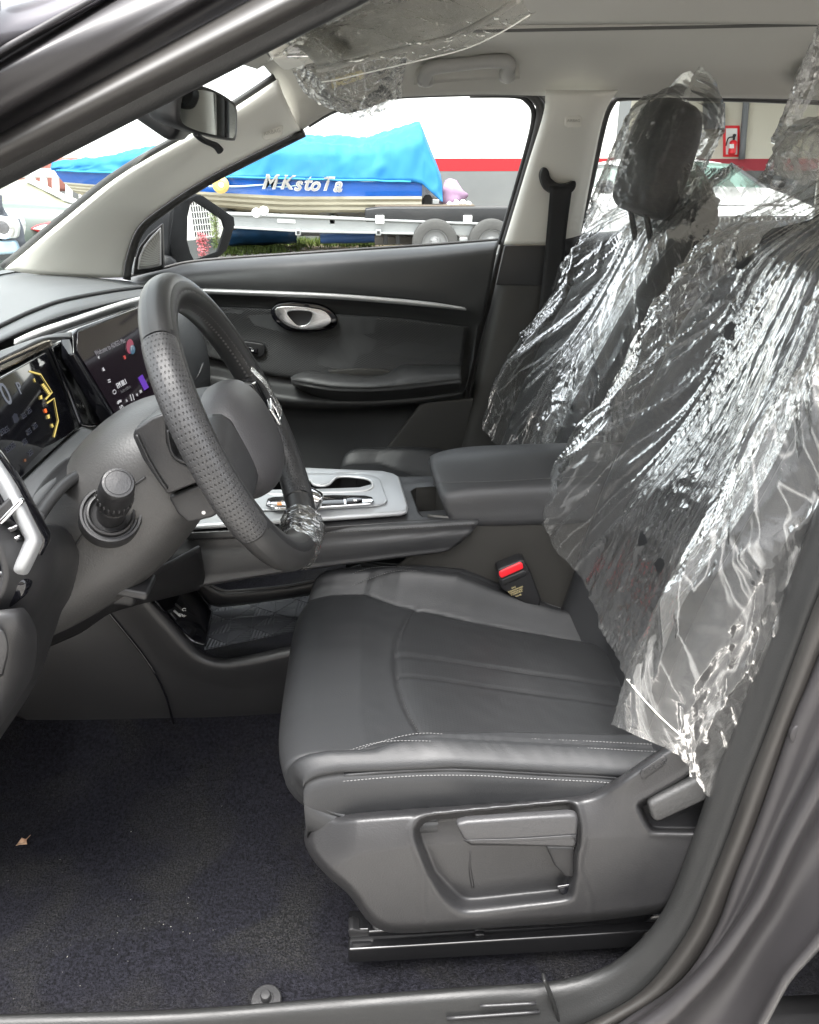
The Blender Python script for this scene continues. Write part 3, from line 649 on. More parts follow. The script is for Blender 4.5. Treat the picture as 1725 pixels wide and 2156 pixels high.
# lower map pocket: brown-grey corner panel with a bevelled edge
plate('pocket_panel', Ys(1.975, (800, 962), (884, 852), (905, 845), (1000, 838), (975, 960), (935, 1060), (740, 1060)), (0, .012, 0), M['plastic_warm'], door, bevel=.006)
surf('strip', [Yd((372, 607, 1.946), (482, 610, 1.946), (683, 618, 1.945), (817, 628, 1.944), (907, 637, 1.945), (978, 648, 1.95)),
                      Yd((372, 610, 1.940), (482, 614, 1.940), (683, 622, 1.939), (817, 632, 1.938), (907, 641, 1.939), (980, 650, 1.946)),
                      Yd((374, 615, 1.946), (482, 619, 1.946), (683, 627, 1.945), (817, 637, 1.944), (907, 645, 1.945), (982, 652, 1.95))], M['silver'], door, 50, 10, solid=.004).name = 'silver_strip'
ins = surf('door_insert', [
    Yd((395, 646, 1.978), (482, 647, 1.978), (567, 651, 1.978), (640, 657, 1.977), (708, 661, 1.977), (840, 670, 1.977), (986, 688, 1.980)),
    Yd((400, 652, 1.970), (482, 652, 1.970), (567, 656, 1.970), (640, 662, 1.970), (708, 667, 1.970), (840, 676, 1.970), (984, 693, 1.974)),
    Yd((410, 700, 1.985), (490, 705, 1.985), (560, 712, 1.988), (640, 720, 1.988), (720, 725, 1.988), (840, 730, 1.988), (977, 738, 1.984)),
    Yd((430, 745, 1.975), (500, 760, 1.972), (560, 775, 1.975), (640, 785, 1.982), (720, 790, 1.985), (840, 788, 1.985), (971, 780, 1.982)),
    Yd((435, 752, 1.985), (514, 774, 1.982), (563, 789, 1.982), (640, 800, 1.985), (720, 805, 1.985), (840, 800, 1.985), (970, 790, 1.985))],
    ribbed('door_insert_leather', (.046, .047, .048), .48, 24, 1.0), door, 60, 40, solid=.004, soff=1)
stitches('insert_stitching', Yd((395, 640, 1.976), (482, 643, 1.975), (567, 647, 1.974)), 40, .0035, .0006, M['thread'], door)
stitches('insert_stitching', Yd((708, 657, 1.973), (840, 666, 1.973), (984, 683, 1.976)), 52, .0035, .0006, M['thread'], door)
def C2(px, py): return (371+px*.4464, 570+py*.4464)
hb = [C2(*p) for p in ((445, 205), (452, 175), (490, 152), (580, 148), (680, 160), (740, 195), (762, 235), (745, 270), (690, 287), (600, 293), (530, 285), (475, 250))]
plate('handle_bezel', Ys(1.962, *hb), (0, .02, 0), M['gloss'], door, rnd=40, bevel=.004)
so = [C2(*p) for p in ((466, 196), (478, 172), (560, 168), (650, 178), (702, 192), (734, 236), (700, 264), (640, 277), (565, 275), (512, 252), (482, 225))]
si = [C2(*p) for p in ((525, 203), (537, 192), (590, 190), (634, 195), (640, 212), (628, 242), (605, 257), (572, 257), (545, 232))]
plate('door_handle', Ys(1.944, *so), (0, .016, 0), M['handle'], door, holes=[Ys(1.944, *si)], bevel=.007, rnd=48, seg=5)
plate('handle_cup', Ys(1.958, *[((u-630)*1.02+630, (v-668)*1.02+668) for u, v in si]), (0, .006, 0), M['plastic_dk'], door, rnd=24, bevel=.001)
plate('switch_bezel', Ys(1.966, *[C2(*p) for p in ((258, 345), (285, 330), (400, 343), (420, 360), (415, 395), (395, 408), (290, 395), (262, 375))]), (0, .014, 0), M['plastic_lt'], door, rnd=30, bevel=.003)
plate('window_switch', Ys(1.963, *[C2(*p) for p in ((292, 350), (385, 368), (382, 393), (290, 378))]), (0, .006, 0), M['gloss'], door, bevel=.0015)
plate('switch_rocker', Ys(1.960, *[C2(*p) for p in ((340, 360), (384, 368), (381, 391), (338, 383))]), (0, .006, 0), M['gloss'], door, bevel=.0015)
plate('switch_icon', Ys(1.9592, *[C2(*p) for p in ((354, 372), (366, 374), (365, 381), (353, 379))]), (0, .0006, 0), M['white'], door, bevel=0)
arm = surf('armrest', [
    Yd((612, 793, 1.985), (640, 782, 1.99), (700, 784, 1.99), (770, 790, 1.99), (815, 784, 1.99), (838, 771, 1.99), (862, 768, 1.985), (971, 768, 1.985)),
    Yd((612, 793, 1.955), (640, 784, 1.94), (700, 792, 1.93), (770, 797, 1.925), (815, 791, 1.93), (838, 779, 1.945), (862, 773, 1.945), (971, 773, 1.945)),
    Yd((612, 796, 1.925), (645, 794, 1.908), (700, 802, 1.900), (770, 806, 1.897), (815, 803, 1.90), (838, 798, 1.905), (862, 793, 1.905), (971, 786, 1.91)),
    Yd((613, 800, 1.918), (648, 805, 1.898), (700, 813, 1.890), (770, 816, 1.887), (815, 813, 1.889), (838, 811, 1.892), (862, 809, 1.892), (972, 797, 1.90)),
    Yd((613, 803, 1.920), (648, 809, 1.902), (700, 817, 1.894), (770, 819, 1.891), (815, 817, 1.893), (838, 815, 1.895), (862, 813, 1.895), (972, 801, 1.902)),
    Yd((614, 807, 1.922), (648, 815, 1.900), (700, 823, 1.893), (770, 825, 1.890), (815, 823, 1.892), (838, 821, 1.894), (862, 819, 1.894), (972, 806, 1.90)),
    Yd((616, 810, 1.96), (650, 822, 1.935), (700, 832, 1.925), (770, 835, 1.925), (815, 833, 1.925), (838, 831, 1.925), (862, 829, 1.925), (970, 815, 1.93)),
    Yd((620, 812, 1.99), (652, 830, 1.975), (700, 845, 1.97), (770, 850, 1.97), (815, 848, 1.97), (838, 846, 1.97), (862, 843, 1.97), (965, 828, 1.97))], M['leather_d'], door, 60, 50, solid=.003, soff=1)
stitches('armrest_stitching', Yd((616, 799, 1.915), (648, 804, 1.895), (700, 812, 1.887), (770, 815, 1.884), (862, 808, 1.889), (969, 796, 1.897)), 95, .0032, .0007, M['thread'], door)
plate('pull_pocket', Ys(1.975, (690, 780), (760, 776), (815, 778), (828, 786), (760, 795), (700, 790)), (0, .01, 0), M['plastic_warm'], door, bevel=.002)
# corner sail with tweeter grille
plate('corner_cover', Ys(1.985, (279, 580), (283, 548), (292, 520), (312, 494), (341, 470), (344, 566), (310, 574)), (0, .02, 0), M['plastic_dk'], door, bevel=.004)
plate('tweeter_rim', Ys(1.978, (289, 568), (292, 542), (303, 517), (318, 498), (338, 478), (339, 559), (318, 565)), (0, .008, 0), M['silver'], door, bevel=.003)
def grille_mat():
    m = perforated('tweeter_grille', 15, 26, (.42, .42, .40), .4); return m
gr = surf('tweeter_grille', [Yd((293, 565, 1.974), (299, 536, 1.974), (313, 511, 1.974), (336, 485, 1.974)), Yd((314, 562, 1.972), (318, 545, 1.972), (326, 525, 1.972), (336, 500, 1.972)), Yd((336, 557, 1.974), (336.5, 540, 1.974), (337, 520, 1.974), (337.5, 490, 1.974))], grille_mat(), door, 14, 14, solid=.001)
# glass and its black frame
surf('window_glass', [[(-.66, 2.06, 1.06), (0, 2.07, 1.06), (.42, 2.06, 1.06)], [(-.45, 2.03, 1.30), (0, 2.035, 1.30), (.42, 2.03, 1.30)], [(-.2, 1.97, 1.50), (0, 1.975, 1.50), (.42, 1.97, 1.50)]], M['glass'], door, 16, 12, solid=0)
fr = [(640, 262), (700, 229), (800, 203), (1000, 194), (1095, 195), (1122, 206), (1136, 232), (1128, 285), (1100, 385), (1062, 512), (1030, 620), (1000, 720), (975, 840), (945, 980), (915, 1100)]
frP = [Y(u, v, y) for (u, v), y in zip(fr, (1.925, 1.935, 1.945, 1.95, 1.95, 1.95, 1.955, 1.965, 1.985, 2.005, 2.01, 2.015, 2.015, 2.01, 2.0))]
tube('window_frame', [p+V((.006, .012, .004)) for p in frP], .011, M['rubber'], door, n=90)
tube('door_seal', [p+V((.020, -.004, .004)) for p in frP[3:]], .0065, M['rubber'], door, n=80)
tube('door_seal', [p+V((-.008, .022, -.004)) for p in frP[3:10]], .006, M['plastic_dk'], door, n=60)
tube('belt_seal', Yd((275, 580, 2.04), (345, 564, 2.04), (430, 548, 2.04), (700, 529, 2.04), (900, 516, 2.04), (1060, 504, 2.04)), .004, M['rubber'], door, n=40, sides=8)
# door mirror
mp_, mn_ = Y(420, 487, 2.24), V((.86, -.50, .03)).normalized()
mcase = mat('mirror_case', (.006, .0062, .007), .6, spec=.12)
mir = thing('door_mirror', Y(400, 548, 2.2), 'angular dark door mirror outside the passenger window', 'mirror')
mo = [(352, 430), (398, 411), (412, 412), (449, 437), (478, 457), (480, 474), (463, 526), (425, 549), (350, 552), (343, 500)]
mg = [(386, 430), (394, 424), (420, 440), (453, 463), (458, 480), (443, 529), (394, 547), (386, 532), (379, 506), (380, 456)]
loft('housing', [[PL(u, v, mp_, mn_)+mn_*.02 for u, v in mo], [PL((u-412)*1.04+412, (v-487)*1.04+487, mp_, mn_)-mn_*.02 for u, v in mo], [PL((u-400)*.95+398, (v-490)*.95+490, mp_, mn_)-mn_*.09 for u, v in mo], [PL((u-400)*.5+392, (v-490)*.5+490, mp_, mn_)-mn_*.15 for u, v in mo]], mcase, mir, 60, 24)
plate('surround', [PL(u, v, mp_, mn_)+mn_*.024 for u, v in [((u-412)*1.0+412, (v-487)*1.0+487) for u, v in mo]], -mn_*.006, mcase, mir, holes=[[PL(u, v, mp_, mn_)+mn_*.024 for u, v in mg]], bevel=.002)
plate('mirror_glass', [PL((u-418)*1.02+418, (v-487)*1.02+487, mp_, mn_)+mn_*.021 for u, v in mg], -mn_*.003, M['mirror'], mir, bevel=0)
tube('mirror_arm', [Y(360, 545, 2.24), Y(352, 556, 2.15), Y(345, 566, 2.08)], .03, M['plastic_dk'], mir, n=10)
# ================================================================ REAR PASSENGER DOOR
rdoor = thing('rear_passenger_door', (.95, 2.05, .42), 'closed rear passenger door behind the seats', 'car door')
hull('door_skin', (.86, 2.105, .74), (.82, .04, .66), M['paint'], rdoor, .015)
surf('door_panel', [Yd((1190, 492, 2.04), (1300, 486, 2.04), (1500, 470, 2.04), (1760, 458, 2.04), (1950, 450, 2.04)),
                    Yd((1190, 497, 1.985), (1300, 492, 1.985), (1500, 476, 1.985), (1760, 464, 1.985), (1950, 458, 1.985)),
                    Yd((1190, 520, 1.955), (1300, 515, 1.955), (1500, 500, 1.955), (1760, 488, 1.955), (1950, 480, 1.955)),
                    Yd((1190, 560, 1.955), (1300, 555, 1.955), (1500, 545, 1.955), (1760, 535, 1.955), (1950, 525, 1.955)),
                    Yd((1190, 640, 1.985), (1300, 640, 1.985), (1500, 640, 1.985), (1760, 640, 1.985), (1950, 630, 1.985)),
                    Yd((1150, 1000, 1.99), (1300, 1000, 1.99), (1500, 1000, 1.99), (1760, 1000, 1.99), (1950, 1000, 1.99))], M['leather'], rdoor, 40, 40, solid=.004, soff=1)
surf('window_glass', [[(.46, 2.06, 1.06), (1.4, 2.06, 1.06)], [(.46, 2.03, 1.30), (1.4, 2.03, 1.30)], [(.46, 1.97, 1.50), (1.4, 1.97, 1.50)]], M['glass'], rdoor, 8, 10, solid=0)
tube('window_frame', Yd((1213, 505, 2.02), (1240, 400, 2.0), (1268, 270, 1.96), (1285, 222, 1.945), (1315, 203, 1.945), (1500, 204, 1.945), (1690, 210, 1.945), (1800, 216, 1.945)), .009, M['rubber'], rdoor, n=60)
# ================================================================ GRAB HANDLES
grabm = mat('grab_plastic', (.34, .335, .315), .6, bump=.1, bscale=1500)
gh = thing('grab_handle', Y(980, 140, 1.87), 'grey ceiling grab handle over the front passenger window', 'grab handle', 'ceiling grab handles')
tube('grip', Yd((895, 172, 1.872), (897, 156, 1.855), (915, 142, 1.845), (980, 134, 1.84), (1050, 128, 1.838), (1072, 134, 1.84), (1069, 152, 1.855), (1068, 162, 1.872)), [.014, .0135, .013, .0125, .0125, .013, .0135, .014], grabm, gh, n=60, sides=16)
for u, v in ((896, 168), (1068, 158)):
    hull('foot', Y(u, v, 1.872), (.032, .03, .026), grabm, gh, .008)
surf('recess', [Yd((872, 172, 1.886), (885, 140, 1.874), (1000, 122, 1.872), (1090, 112, 1.870)), Yd((872, 178, 1.889), (900, 176, 1.887), (1000, 168, 1.887), (1095, 165, 1.886))], M['lining'], gh, 20, 6, solid=.002)
gh2 = thing('grab_handle', Y(1710, 145, 1.87), 'grey ceiling grab handle over the rear window, cut off at the right', 'grab handle', 'ceiling grab handles')
tube('grip', Yd((1692, 165, 1.872), (1694, 150, 1.855), (1712, 138, 1.845), (1790, 134, 1.84), (1870, 130, 1.838), (1890, 150, 1.855), (1890, 160, 1.872)), .013, grabm, gh2, n=50, sides=14)
hull('foot', Y(1693, 163, 1.872), (.032, .03, .026), grabm, gh2, .008)
hull('foot', Y(1888, 160, 1.872), (.032, .03, .026), grabm, gh2, .008)
# ================================================================ SEAT BELT ON THE B PILLAR
sb = thing('seat_belt', Y(1178, 395, 1.93), 'black seat belt hanging from its crescent guide on the pale pillar', 'seat belt')
cres = [(1139, 372), (1142, 356), (1149, 352), (1156, 360), (1160, 374), (1172, 384), (1188, 387), (1202, 384), (1210, 380), (1214, 384), (1212, 396), (1203, 406), (1185, 412), (1165, 408), (1148, 396)]
plate('guide', Ys(1.915, *cres), (0, .03, 0), M['plastic_dk'], sb, bevel=.006, rnd=50)
surf('webbing', [Yd((1157, 392, 1.915), (1158, 405, 1.912), (1152, 480, 1.93), (1143, 580, 1.945), (1128, 720, 1.945), (1110, 860, 1.94)),
                 Yd((1206, 392, 1.915), (1204, 405, 1.912), (1194, 480, 1.93), (1184, 580, 1.945), (1166, 720, 1.945), (1148, 860, 1.94))], M['belt'], sb, 40, 6, solid=.0015)
# ================================================================ REAR-VIEW MIRROR
rp, rn = Y(428, 240, 1.28), V((.94, -.27, -.20)).normalized()
rv = thing('rear_view_mirror', Y(400, 190, 1.3), 'black rear-view mirror hanging at the windscreen', 'mirror')
rg = [(370, 200), (380, 189), (407, 183), (430, 186), (453, 195), (474, 208), (488, 221), (491, 250), (489, 285), (482, 292), (440, 284), (398, 273), (369, 257), (365, 230)]
def rpx(s, off, du=0): return [PL((u-428)*s+428+du, (v-238)*s+238, rp, rn)+rn*off for u, v in rg]
loft('housing', [rpx(1.0, .006), rpx(1.05, .004), rpx(1.09, -.004), rpx(1.10, -.018), rpx(.95, -.036, -4), rpx(.5, -.046, -8)], M['plastic'], rv, 60, 24)
plate('mirror_glass', rpx(.93, .0072), -rn*.003, M['mirror_dk'], rv, bevel=0, rnd=50)
tube('dimmer_lever', [PL(412, 281, rp, rn), PL(425, 294, rp, rn)+rn*.002, PL(440, 303, rp, rn)+rn*.01, PL(445, 313, rp, rn)+rn*.014], [.0045, .004, .0042, .0058], M['plastic_dk'], rv, n=16)
tube('stem', [rp-rn*.03, rp-rn*.07+V((-.01, 0, .03)), V((-.335, 1.30, 1.475))], [.014, .012, .02], M['plastic_dk'], rv, n=14)
hull('sensor_cover', Y(335, 232, 1.36), (.09, .10, .05), M['plastic_dk'], rv, .015, rot=(0, .6, 0))
# ================================================================ OVERHEAD CONSOLE, SUN VISORS
ov = thing('overhead_console', Y(620, 110, 1.3), 'small pale overhead lamp console at the windscreen header', 'lamp console')
hull('housing', (-.075, 1.32, 1.487), (.10, .16, .032), M['trim_lt'], ov, .012, rot=(0, -.25, 0))
plate('lamp_lens', Ys(1.232, (602, 98), (630, 97), (634, 106), (630, 112), (606, 112)), (0, .01, 0), mat('lamp_lens', (.85, .86, .88), .1, coat=.5), ov, bevel=.002)
plate('button_bar', Ys(1.234, (603, 115), (662, 112), (662, 120), (604, 121)), (0, .01, 0), M['chrome'], ov, bevel=.002)
visorm = mat('visor_cloth', (.34, .34, .32), .8, bump=.2, bscale=1200)
v1 = thing('sun_visor', Y(800, 60, 1.05), 'grey driver sun visor folded up, wrapped in clear film', 'sun visor', 'sun visors')
free = [(668, 136, 1.20), (700, 131, 1.19), (790, 108, 1.13), (880, 84, 1.06), (962, 60, 1.0), (1030, 25, .93), (1090, -15, .88)]
hing = [(560, 112, 1.27), (610, 78, 1.24), (680, 40, 1.16), (760, -5, 1.06), (830, -45, .98), (900, -80, .90), (960, -110, .85)]
fP, hP = Yd(*free), Yd(*hing)
mP = [a.lerp(b, .5)+V((0, 0, .018)) for a, b in zip(fP, hP)]
surf('panel', [fP, mP, hP], visorm, v1, 30, 12, solid=.014, soff=0)
tube('edge_piping', [p+V((0, -.004, -.006)) for p in fP], .0035, visorm, v1, n=40, sides=8)
v2 = thing('sun_visor', Y(740, 180, 1.6), 'grey passenger sun visor hanging down with a yellow label, wrapped in film', 'sun visor', 'sun visors')
plate('panel', Ys(1.60, (640, 138), (800, 118), (838, 138), (842, 165), (826, 205), (735, 238), (700, 226), (668, 180)), (0, .016, 0), visorm, v2, bevel=.005, rnd=40)
plate('warning_label', Ys(1.596, (696, 166), (766, 146), (768, 164), (700, 186)), (0, .003, 0), mat('label_yellow', (.62, .56, .36), .6), v2, bevel=0)
# ================================================================ DASHBOARD
dash = thing('dashboard', (-.6, 1.3, .7), 'dark grey dashboard with pale top pad, silver strip and screens', 'dashboard')
hull('core', (-.75, 1.36, .86), (.52, 1.22, .42), M['plastic_dk'], dash, .03)
surf('top_pad', [
    Yd((-200, 650, 1.55), (-60, 600, 1.75), (10, 568, 1.86), (140, 574, 1.93), (262, 590, 1.965), (300, 600, 1.975)),
    Yd((-250, 690, 1.3), (-60, 636, 1.42), (20, 609, 1.52), (120, 598, 1.62), (230, 597, 1.75), (320, 603, 1.90)),
    Yd((-250, 740, 1.1), (-60, 668, 1.28), (20, 632, 1.38), (120, 609, 1.50), (235, 600, 1.68), (340, 604, 1.88)),
    Yd((-250, 800, .98), (-60, 722, 1.08), (0, 690, 1.14), (75, 655, 1.24), (150, 631, 1.36), (280, 609, 1.62), (372, 604, 1.86)),
    Yd((-250, 812, .96), (-60, 735, 1.05), (0, 704, 1.10), (75, 669, 1.20), (150, 643, 1.32), (280, 617, 1.58), (380, 608, 1.84)),
    Yd((-250, 822, .95), (-60, 745, 1.03), (0, 715, 1.07), (75, 683, 1.16), (150, 658, 1.28), (280, 626, 1.54), (384, 610, 1.82))], M['dash_pad'], dash, 60, 40, solid=.004, soff=1)
tube('pad_seam', [p+V((.001, -.003, .003)) for p in Yd((-60, 722, 1.08), (0, 690, 1.14), (75, 655, 1.24), (150, 631, 1.36), (280, 609, 1.62), (372, 604, 1.86))], .003, M['plastic_dk'], dash, n=40, sides=8)
surf('silver_strip', [Yd((30, 718, 1.0), (75, 697, 1.08), (140, 674, 1.18), (280, 628, 1.46), (385, 609, 1.80)),
                      Yd((32, 722, .992), (77, 703, 1.07), (140, 682, 1.17), (280, 637, 1.45), (388, 616, 1.79)),
                      Yd((34, 728, 1.0), (80, 711, 1.08), (140, 690, 1.18), (280, 646, 1.46), (390, 623, 1.80))], M['silver'], dash, 40, 10, solid=.004)
surf('fascia', [Yd((34, 730, 1.01), (80, 713, 1.09), (140, 692, 1.19), (280, 648, 1.47), (391, 625, 1.81)),
                Yd((90, 760, 1.08), (130, 740, 1.14), (180, 725, 1.22), (300, 700, 1.47), (415, 690, 1.84)),
                Yd((150, 880, 1.12), (200, 870, 1.2), (270, 850, 1.3), (345, 800, 1.5), (440, 780, 1.87)),
                Yd((180, 930, 1.12), (240, 930, 1.2), (300, 900, 1.3), (370, 850, 1.5), (442, 820, 1.88)),
                Yd((230, 1020, 1.2), (280, 1000, 1.25), (330, 970, 1.35), (390, 900, 1.55), (425, 850, 1.9))], M['plastic'], dash, 40, 30, solid=.006, soff=1)
surf('passenger_fascia', [Yd((300, 646, 1.50), (350, 636, 1.65), (392, 630, 1.83)), Yd((330, 680, 1.49), (380, 670, 1.65), (415, 672, 1.84)), Yd((350, 740, 1.48), (405, 728, 1.65), (437, 738, 1.86)),
                          Yd((370, 800, 1.49), (420, 790, 1.66), (443, 795, 1.87)), Yd((385, 845, 1.52), (422, 835, 1.68), (432, 838, 1.88))], M['dash_pad'], dash, 20, 24, solid=.004, soff=1)
tube('fascia_seam', Yd((392, 815, 1.60), (415, 795, 1.63), (428, 765, 1.66)), .0022, M['plastic_dk'], dash, n=16, sides=8)
# instrument display and its hood
surf('cluster_hood', [[V((-.44, .70, 1.150)), Y(-40, 757, .90), Y(40, 728, .97), Y(92, 712, 1.03), Y(150, 706, 1.10)],
                      [V((-.415, .70, 1.158)), Y(-40, 765, .885), Y(40, 733, .955), Y(92, 711, 1.015), Y(150, 702, 1.09)],
                      [V((-.395, .70, 1.158)), Y(-40, 776, .87), Y(40, 739, .94), Y(93, 715, 1.00), Y(150, 712, 1.075)]], M['dash_pad'], dash, 30, 10, solid=.004)
surf('hood_trim', [[V((-.393, .70, 1.155)), Y(-40, 779, .868), Y(40, 742, .938), Y(94, 718, .998), Y(106, 716, 1.02)],
                   [V((-.392, .70, 1.140)), Y(-40, 800, .872), Y(40, 760, .942), Y(94, 733, 1.0), Y(108, 728, 1.022)]], mat('champagne_trim', (.42, .37, .30), .25, metal=.8), dash, 30, 6, solid=.004)
tube('hood_trim_line', [V((-.390, .70, 1.152)), Y(-40, 785, .866), Y(40, 748, .936), Y(92, 724, .996)], .0018, M['plastic_dk'], dash, n=30, sides=8)
cA, cB, cC, cD = X(97, 741, -.402), X(168, 897, -.375), V((-.375, .72, 1.030)), V((-.402, .72, 1.128))
clu = thing('instrument_display', (-.385, .9, 1.03), 'dark instrument display behind the steering wheel with yellow gauges', 'display')
cn = (cB-cA).cross(cD-cA).normalized()
if cn.x < 0: cn = -cn
plate('screen', [cA, cB, cC, cD], -cn*.012, M['gloss'], clu, bevel=.002)
def cp(u, v, off=.0006): return PL(u, v, cA, cn)+cn*off
LY, UP_ = V((0, 1, 0)), (cA-cB).normalized()
ey, ew, eo, eb = emit('gauge_yellow', (1, .78, .22), .14), emit('display_white', (.55, .60, .70), .045), emit('warning_red', (1, .16, .03), .22), emit('display_blue', (.14, .16, .24), .022)
def stroke(name, pts, w, m, parent, f):
    q = [f(u, v) for u, v in pts]; vs, F = [], []
    nn = cn if f is cp else sn
    for i, p in enumerate(q):
        a = q[max(i-1, 0)]; b = q[min(i+1, len(q)-1)]; s = (b-a).normalized().cross(nn)*w/2
        vs += [p-s, p+s]
    for i in range(len(q)-1): F.append((2*i, 2*i+1, 2*i+3, 2*i+2))
    return mobj(name, vs, F, m, parent, smooth=False)
sn = None
def K1(px, py): return (px*.1984, 713+py*.1984)
stroke('gauge_arc', [K1(305, 345), K1(430, 380), K1(550, 570), K1(480, 645)], .0022, ey, clu, cp)
stroke('gauge_arc', [K1(495, 685), K1(572, 632), K1(615, 870), K1(570, 1045)], .0022, ey, clu, cp)
for k in range(6):
    a = (448+k*13, 488+k*18)
    stroke('gauge_bar', [K1(a[0]-6, a[1]+8), K1(a[0]+16, a[1]-6)], .0022, ey, clu, cp)
text('digit', '0', .036, cp(*K1(60, 598)), LY, UP_, ew, clu)
text('gear_letter', 'P', .020, cp(*K1(205, 530)), LY, UP_, ew, clu)
plate('car_icon', [cp(*K1(*p)) for p in ((125, 830), (145, 795), (175, 800), (195, 860), (180, 890), (145, 900))], cn*.0003, eb, clu, bevel=0)
for a in ((20, 995), (65, 970), (250, 820), (308, 770), (305, 990), (370, 930), (80, 1180), (130, 1140), (260, 1100), (320, 1215)):
    text('readout', '255', .008, cp(*K1(*a)), LY, UP_, eb, clu)
plate('fuel_lamp', [cp(*K1(*p)) for p in ((420, 610), (438, 600), (444, 640), (424, 645))], cn*.0003, ey, clu, bevel=0)
plate('warning_lamp', [cp(*K1(*p)) for p in ((466, 750), (482, 742), (494, 775), (484, 790), (470, 778))], cn*.0003, eo, clu, bevel=0)
plate('brake_lamp', [cp(*K1(*p)) for p in ((497, 812), (518, 804), (524, 845), (504, 852))], cn*.0003, ey, clu, bevel=0)
text('readout', 'F', .006, cp(*K1(366, 445)), LY, UP_, ey, clu); text('readout', 'H', .006, cp(*K1(552, 925)), LY, UP_, ey, clu)
plate('seat_belt_lamp', [cp(*K1(*p)) for p in ((252, 1280), (268, 1275), (272, 1305), (256, 1310))], cn*.0003, emit('amber', (.8, .25, .05), .04), clu, bevel=0)
# glossy black bridge between the displays
surf('display_bridge', [Yd((104, 728, 1.045), (130, 722, 1.09), (160, 712, 1.13)), Yd((112, 742, 1.05), (135, 740, 1.12), (158, 740, 1.13)), Yd((140, 810, 1.07), (170, 800, 1.15), (210, 800, 1.20)), Yd((172, 896, 1.06), (210, 900, 1.13), (258, 905, 1.16))], M['gloss'], dash, 14, 24, solid=.004, soff=1)
# centre touch screen
sA, sB = Y(163, 699, 1.10), Y(256, 897, 1.10); sD, sC = Y(352, 627, 1.44), Y(376, 818, 1.40)
scr = thing('touch_screen', (-.36, 1.27, .98), 'wide centre touch screen with radio and welcome text', 'touch screen')
sn = (sB-sA).cross(sD-sA).normalized()
if sn.x < 0: sn = -sn
sC = PL(376, 818, sA, sn)
plate('housing', [PL(u, v, sA, sn)-sn*.001 for u, v in ((156, 703), (166, 690), (357, 620), (384, 820), (258, 905), (250, 899), (158, 745))], -sn*.02, M['gloss'], scr, bevel=.003)
plate('screen', [PL(u, v, sA, sn) for u, v in ((163, 700), (352, 628), (376, 818), (256, 896), (161, 738))], sn*.001, mat('screen_glass', (.012, .008, .012), .04, coat=.4), scr, bevel=0)
def sp_(u, v, off=.0016): return PL(u, v, sA, sn)+sn*off
SX, SU = (sD-sA).normalized(), (sA-sB).normalized()
ww, wd = emit('icon_white', (.85, .85, .88), .10), emit('icon_grey', (.5, .48, .52), .05)
text('welcome_text', 'Welcome to ADIGO Mac', .0098, sp_(*K1(1165, 88)), SX, SU, wd, scr)
text('station_text', 'FM 88.1', .0105, sp_(*K1(1283, 482)), SX, SU, ww, scr)
text('station_note', 'Radio stations', .0062, sp_(*K1(1325, 540)), SX, SU, emit('icon_dim', (.4, .38, .4), .02), scr)
text('climate_text', 'LO', .0085, sp_(*K1(1282, 735)), SX, SU, ww, scr)
text('band_text', 'FM', .006, sp_(*K1(1485, 565)), SX, SU, ww, scr)
for a in ((1380, 630), (1406, 622)):
    stroke('pause_bar', [K1(a[0]-9, a[1]-34), K1(a[0]+9, a[1]+34)], .0024, ww, scr, sp_)
for a, d in (((1342, 660), -1), ((1440, 598), 1)):
    plate('skip_icon', [sp_(*K1(a[0]-8, a[1]-14)), sp_(*K1(a[0]+9*d, a[1])), sp_(*K1(a[0]+4, a[1]+16))], sn*.0003, ww, scr, bevel=0)
    stroke('skip_bar', [K1(a[0]+12*d-3, a[1]-18), K1(a[0]+12*d+3, a[1]+16)], .0011, ww, scr, sp_)
plate('back_icon', [sp_(*K1(*p)) for p in ((1024, 200), (1040, 184), (1042, 220))], sn*.0003, ww, scr, bevel=0)
plate('navigation_icon', [sp_(*K1(*p)) for p in ((1076, 318), (1084, 306), (1104, 342), (1082, 348))], sn*.0003, ww, scr, bevel=0)
for dx, dy in ((0, 0), (14, -4), (6, 22), (20, 18)):
    plate('apps_icon', [sp_(*K1(1133+dx+a, 436+dy+b)) for a, b in ((0, 0), (9, -2), (12, 12), (3, 14))], sn*.0003, ww, scr, bevel=0)
stroke('wheel_icon', [K1(1205+17*math.cos(t/10*6.283), 568+22*math.sin(t/10*6.283)) for t in range(11)], .0012, ww, scr, sp_)
plate('fan_icon', [sp_(*K1(*p)) for p in ((1236, 670), (1252, 655), (1276, 650), (1278, 676), (1256, 682), (1246, 700), (1236, 694))], sn*.0003, ww, scr, bevel=0)
plate('music_icon', [sp_(*K1(1370+42*math.cos(t/24*6.283)*.9, 85+78*math.sin(t/24*6.283))) for t in range(24)], sn*.0003, emit('music_red', (.8, .12, .22), .06), scr, bevel=0)
plate('music_icon', [sp_(*K1(1392+28*math.cos(t/20*6.283), 120+50*math.sin(t/20*6.283)), .0022) for t in range(20)], sn*.0003, emit('music_blue', (.12, .35, .55), .05), scr, bevel=0)
stroke('music_note', [K1(1378, 132), K1(1372, 88), K1(1392, 82), K1(1398, 120)], .0016, ww, scr, lambda u, v: sp_(u, v, .003))
plate('alert_icon', [sp_(*K1(*p)) for p in ((1296, 186), (1318, 178), (1328, 212), (1314, 224))], sn*.0003, emit('alert_red', (.9, .1, .08), .09), scr, bevel=0)
plate('radio_tile', [sp_(*K1(*p)) for p in ((1455, 418), (1500, 382), (1570, 520), (1522, 552))], sn*.0003, emit('tile_purple', (.22, .06, .75), .09), scr, bevel=0)
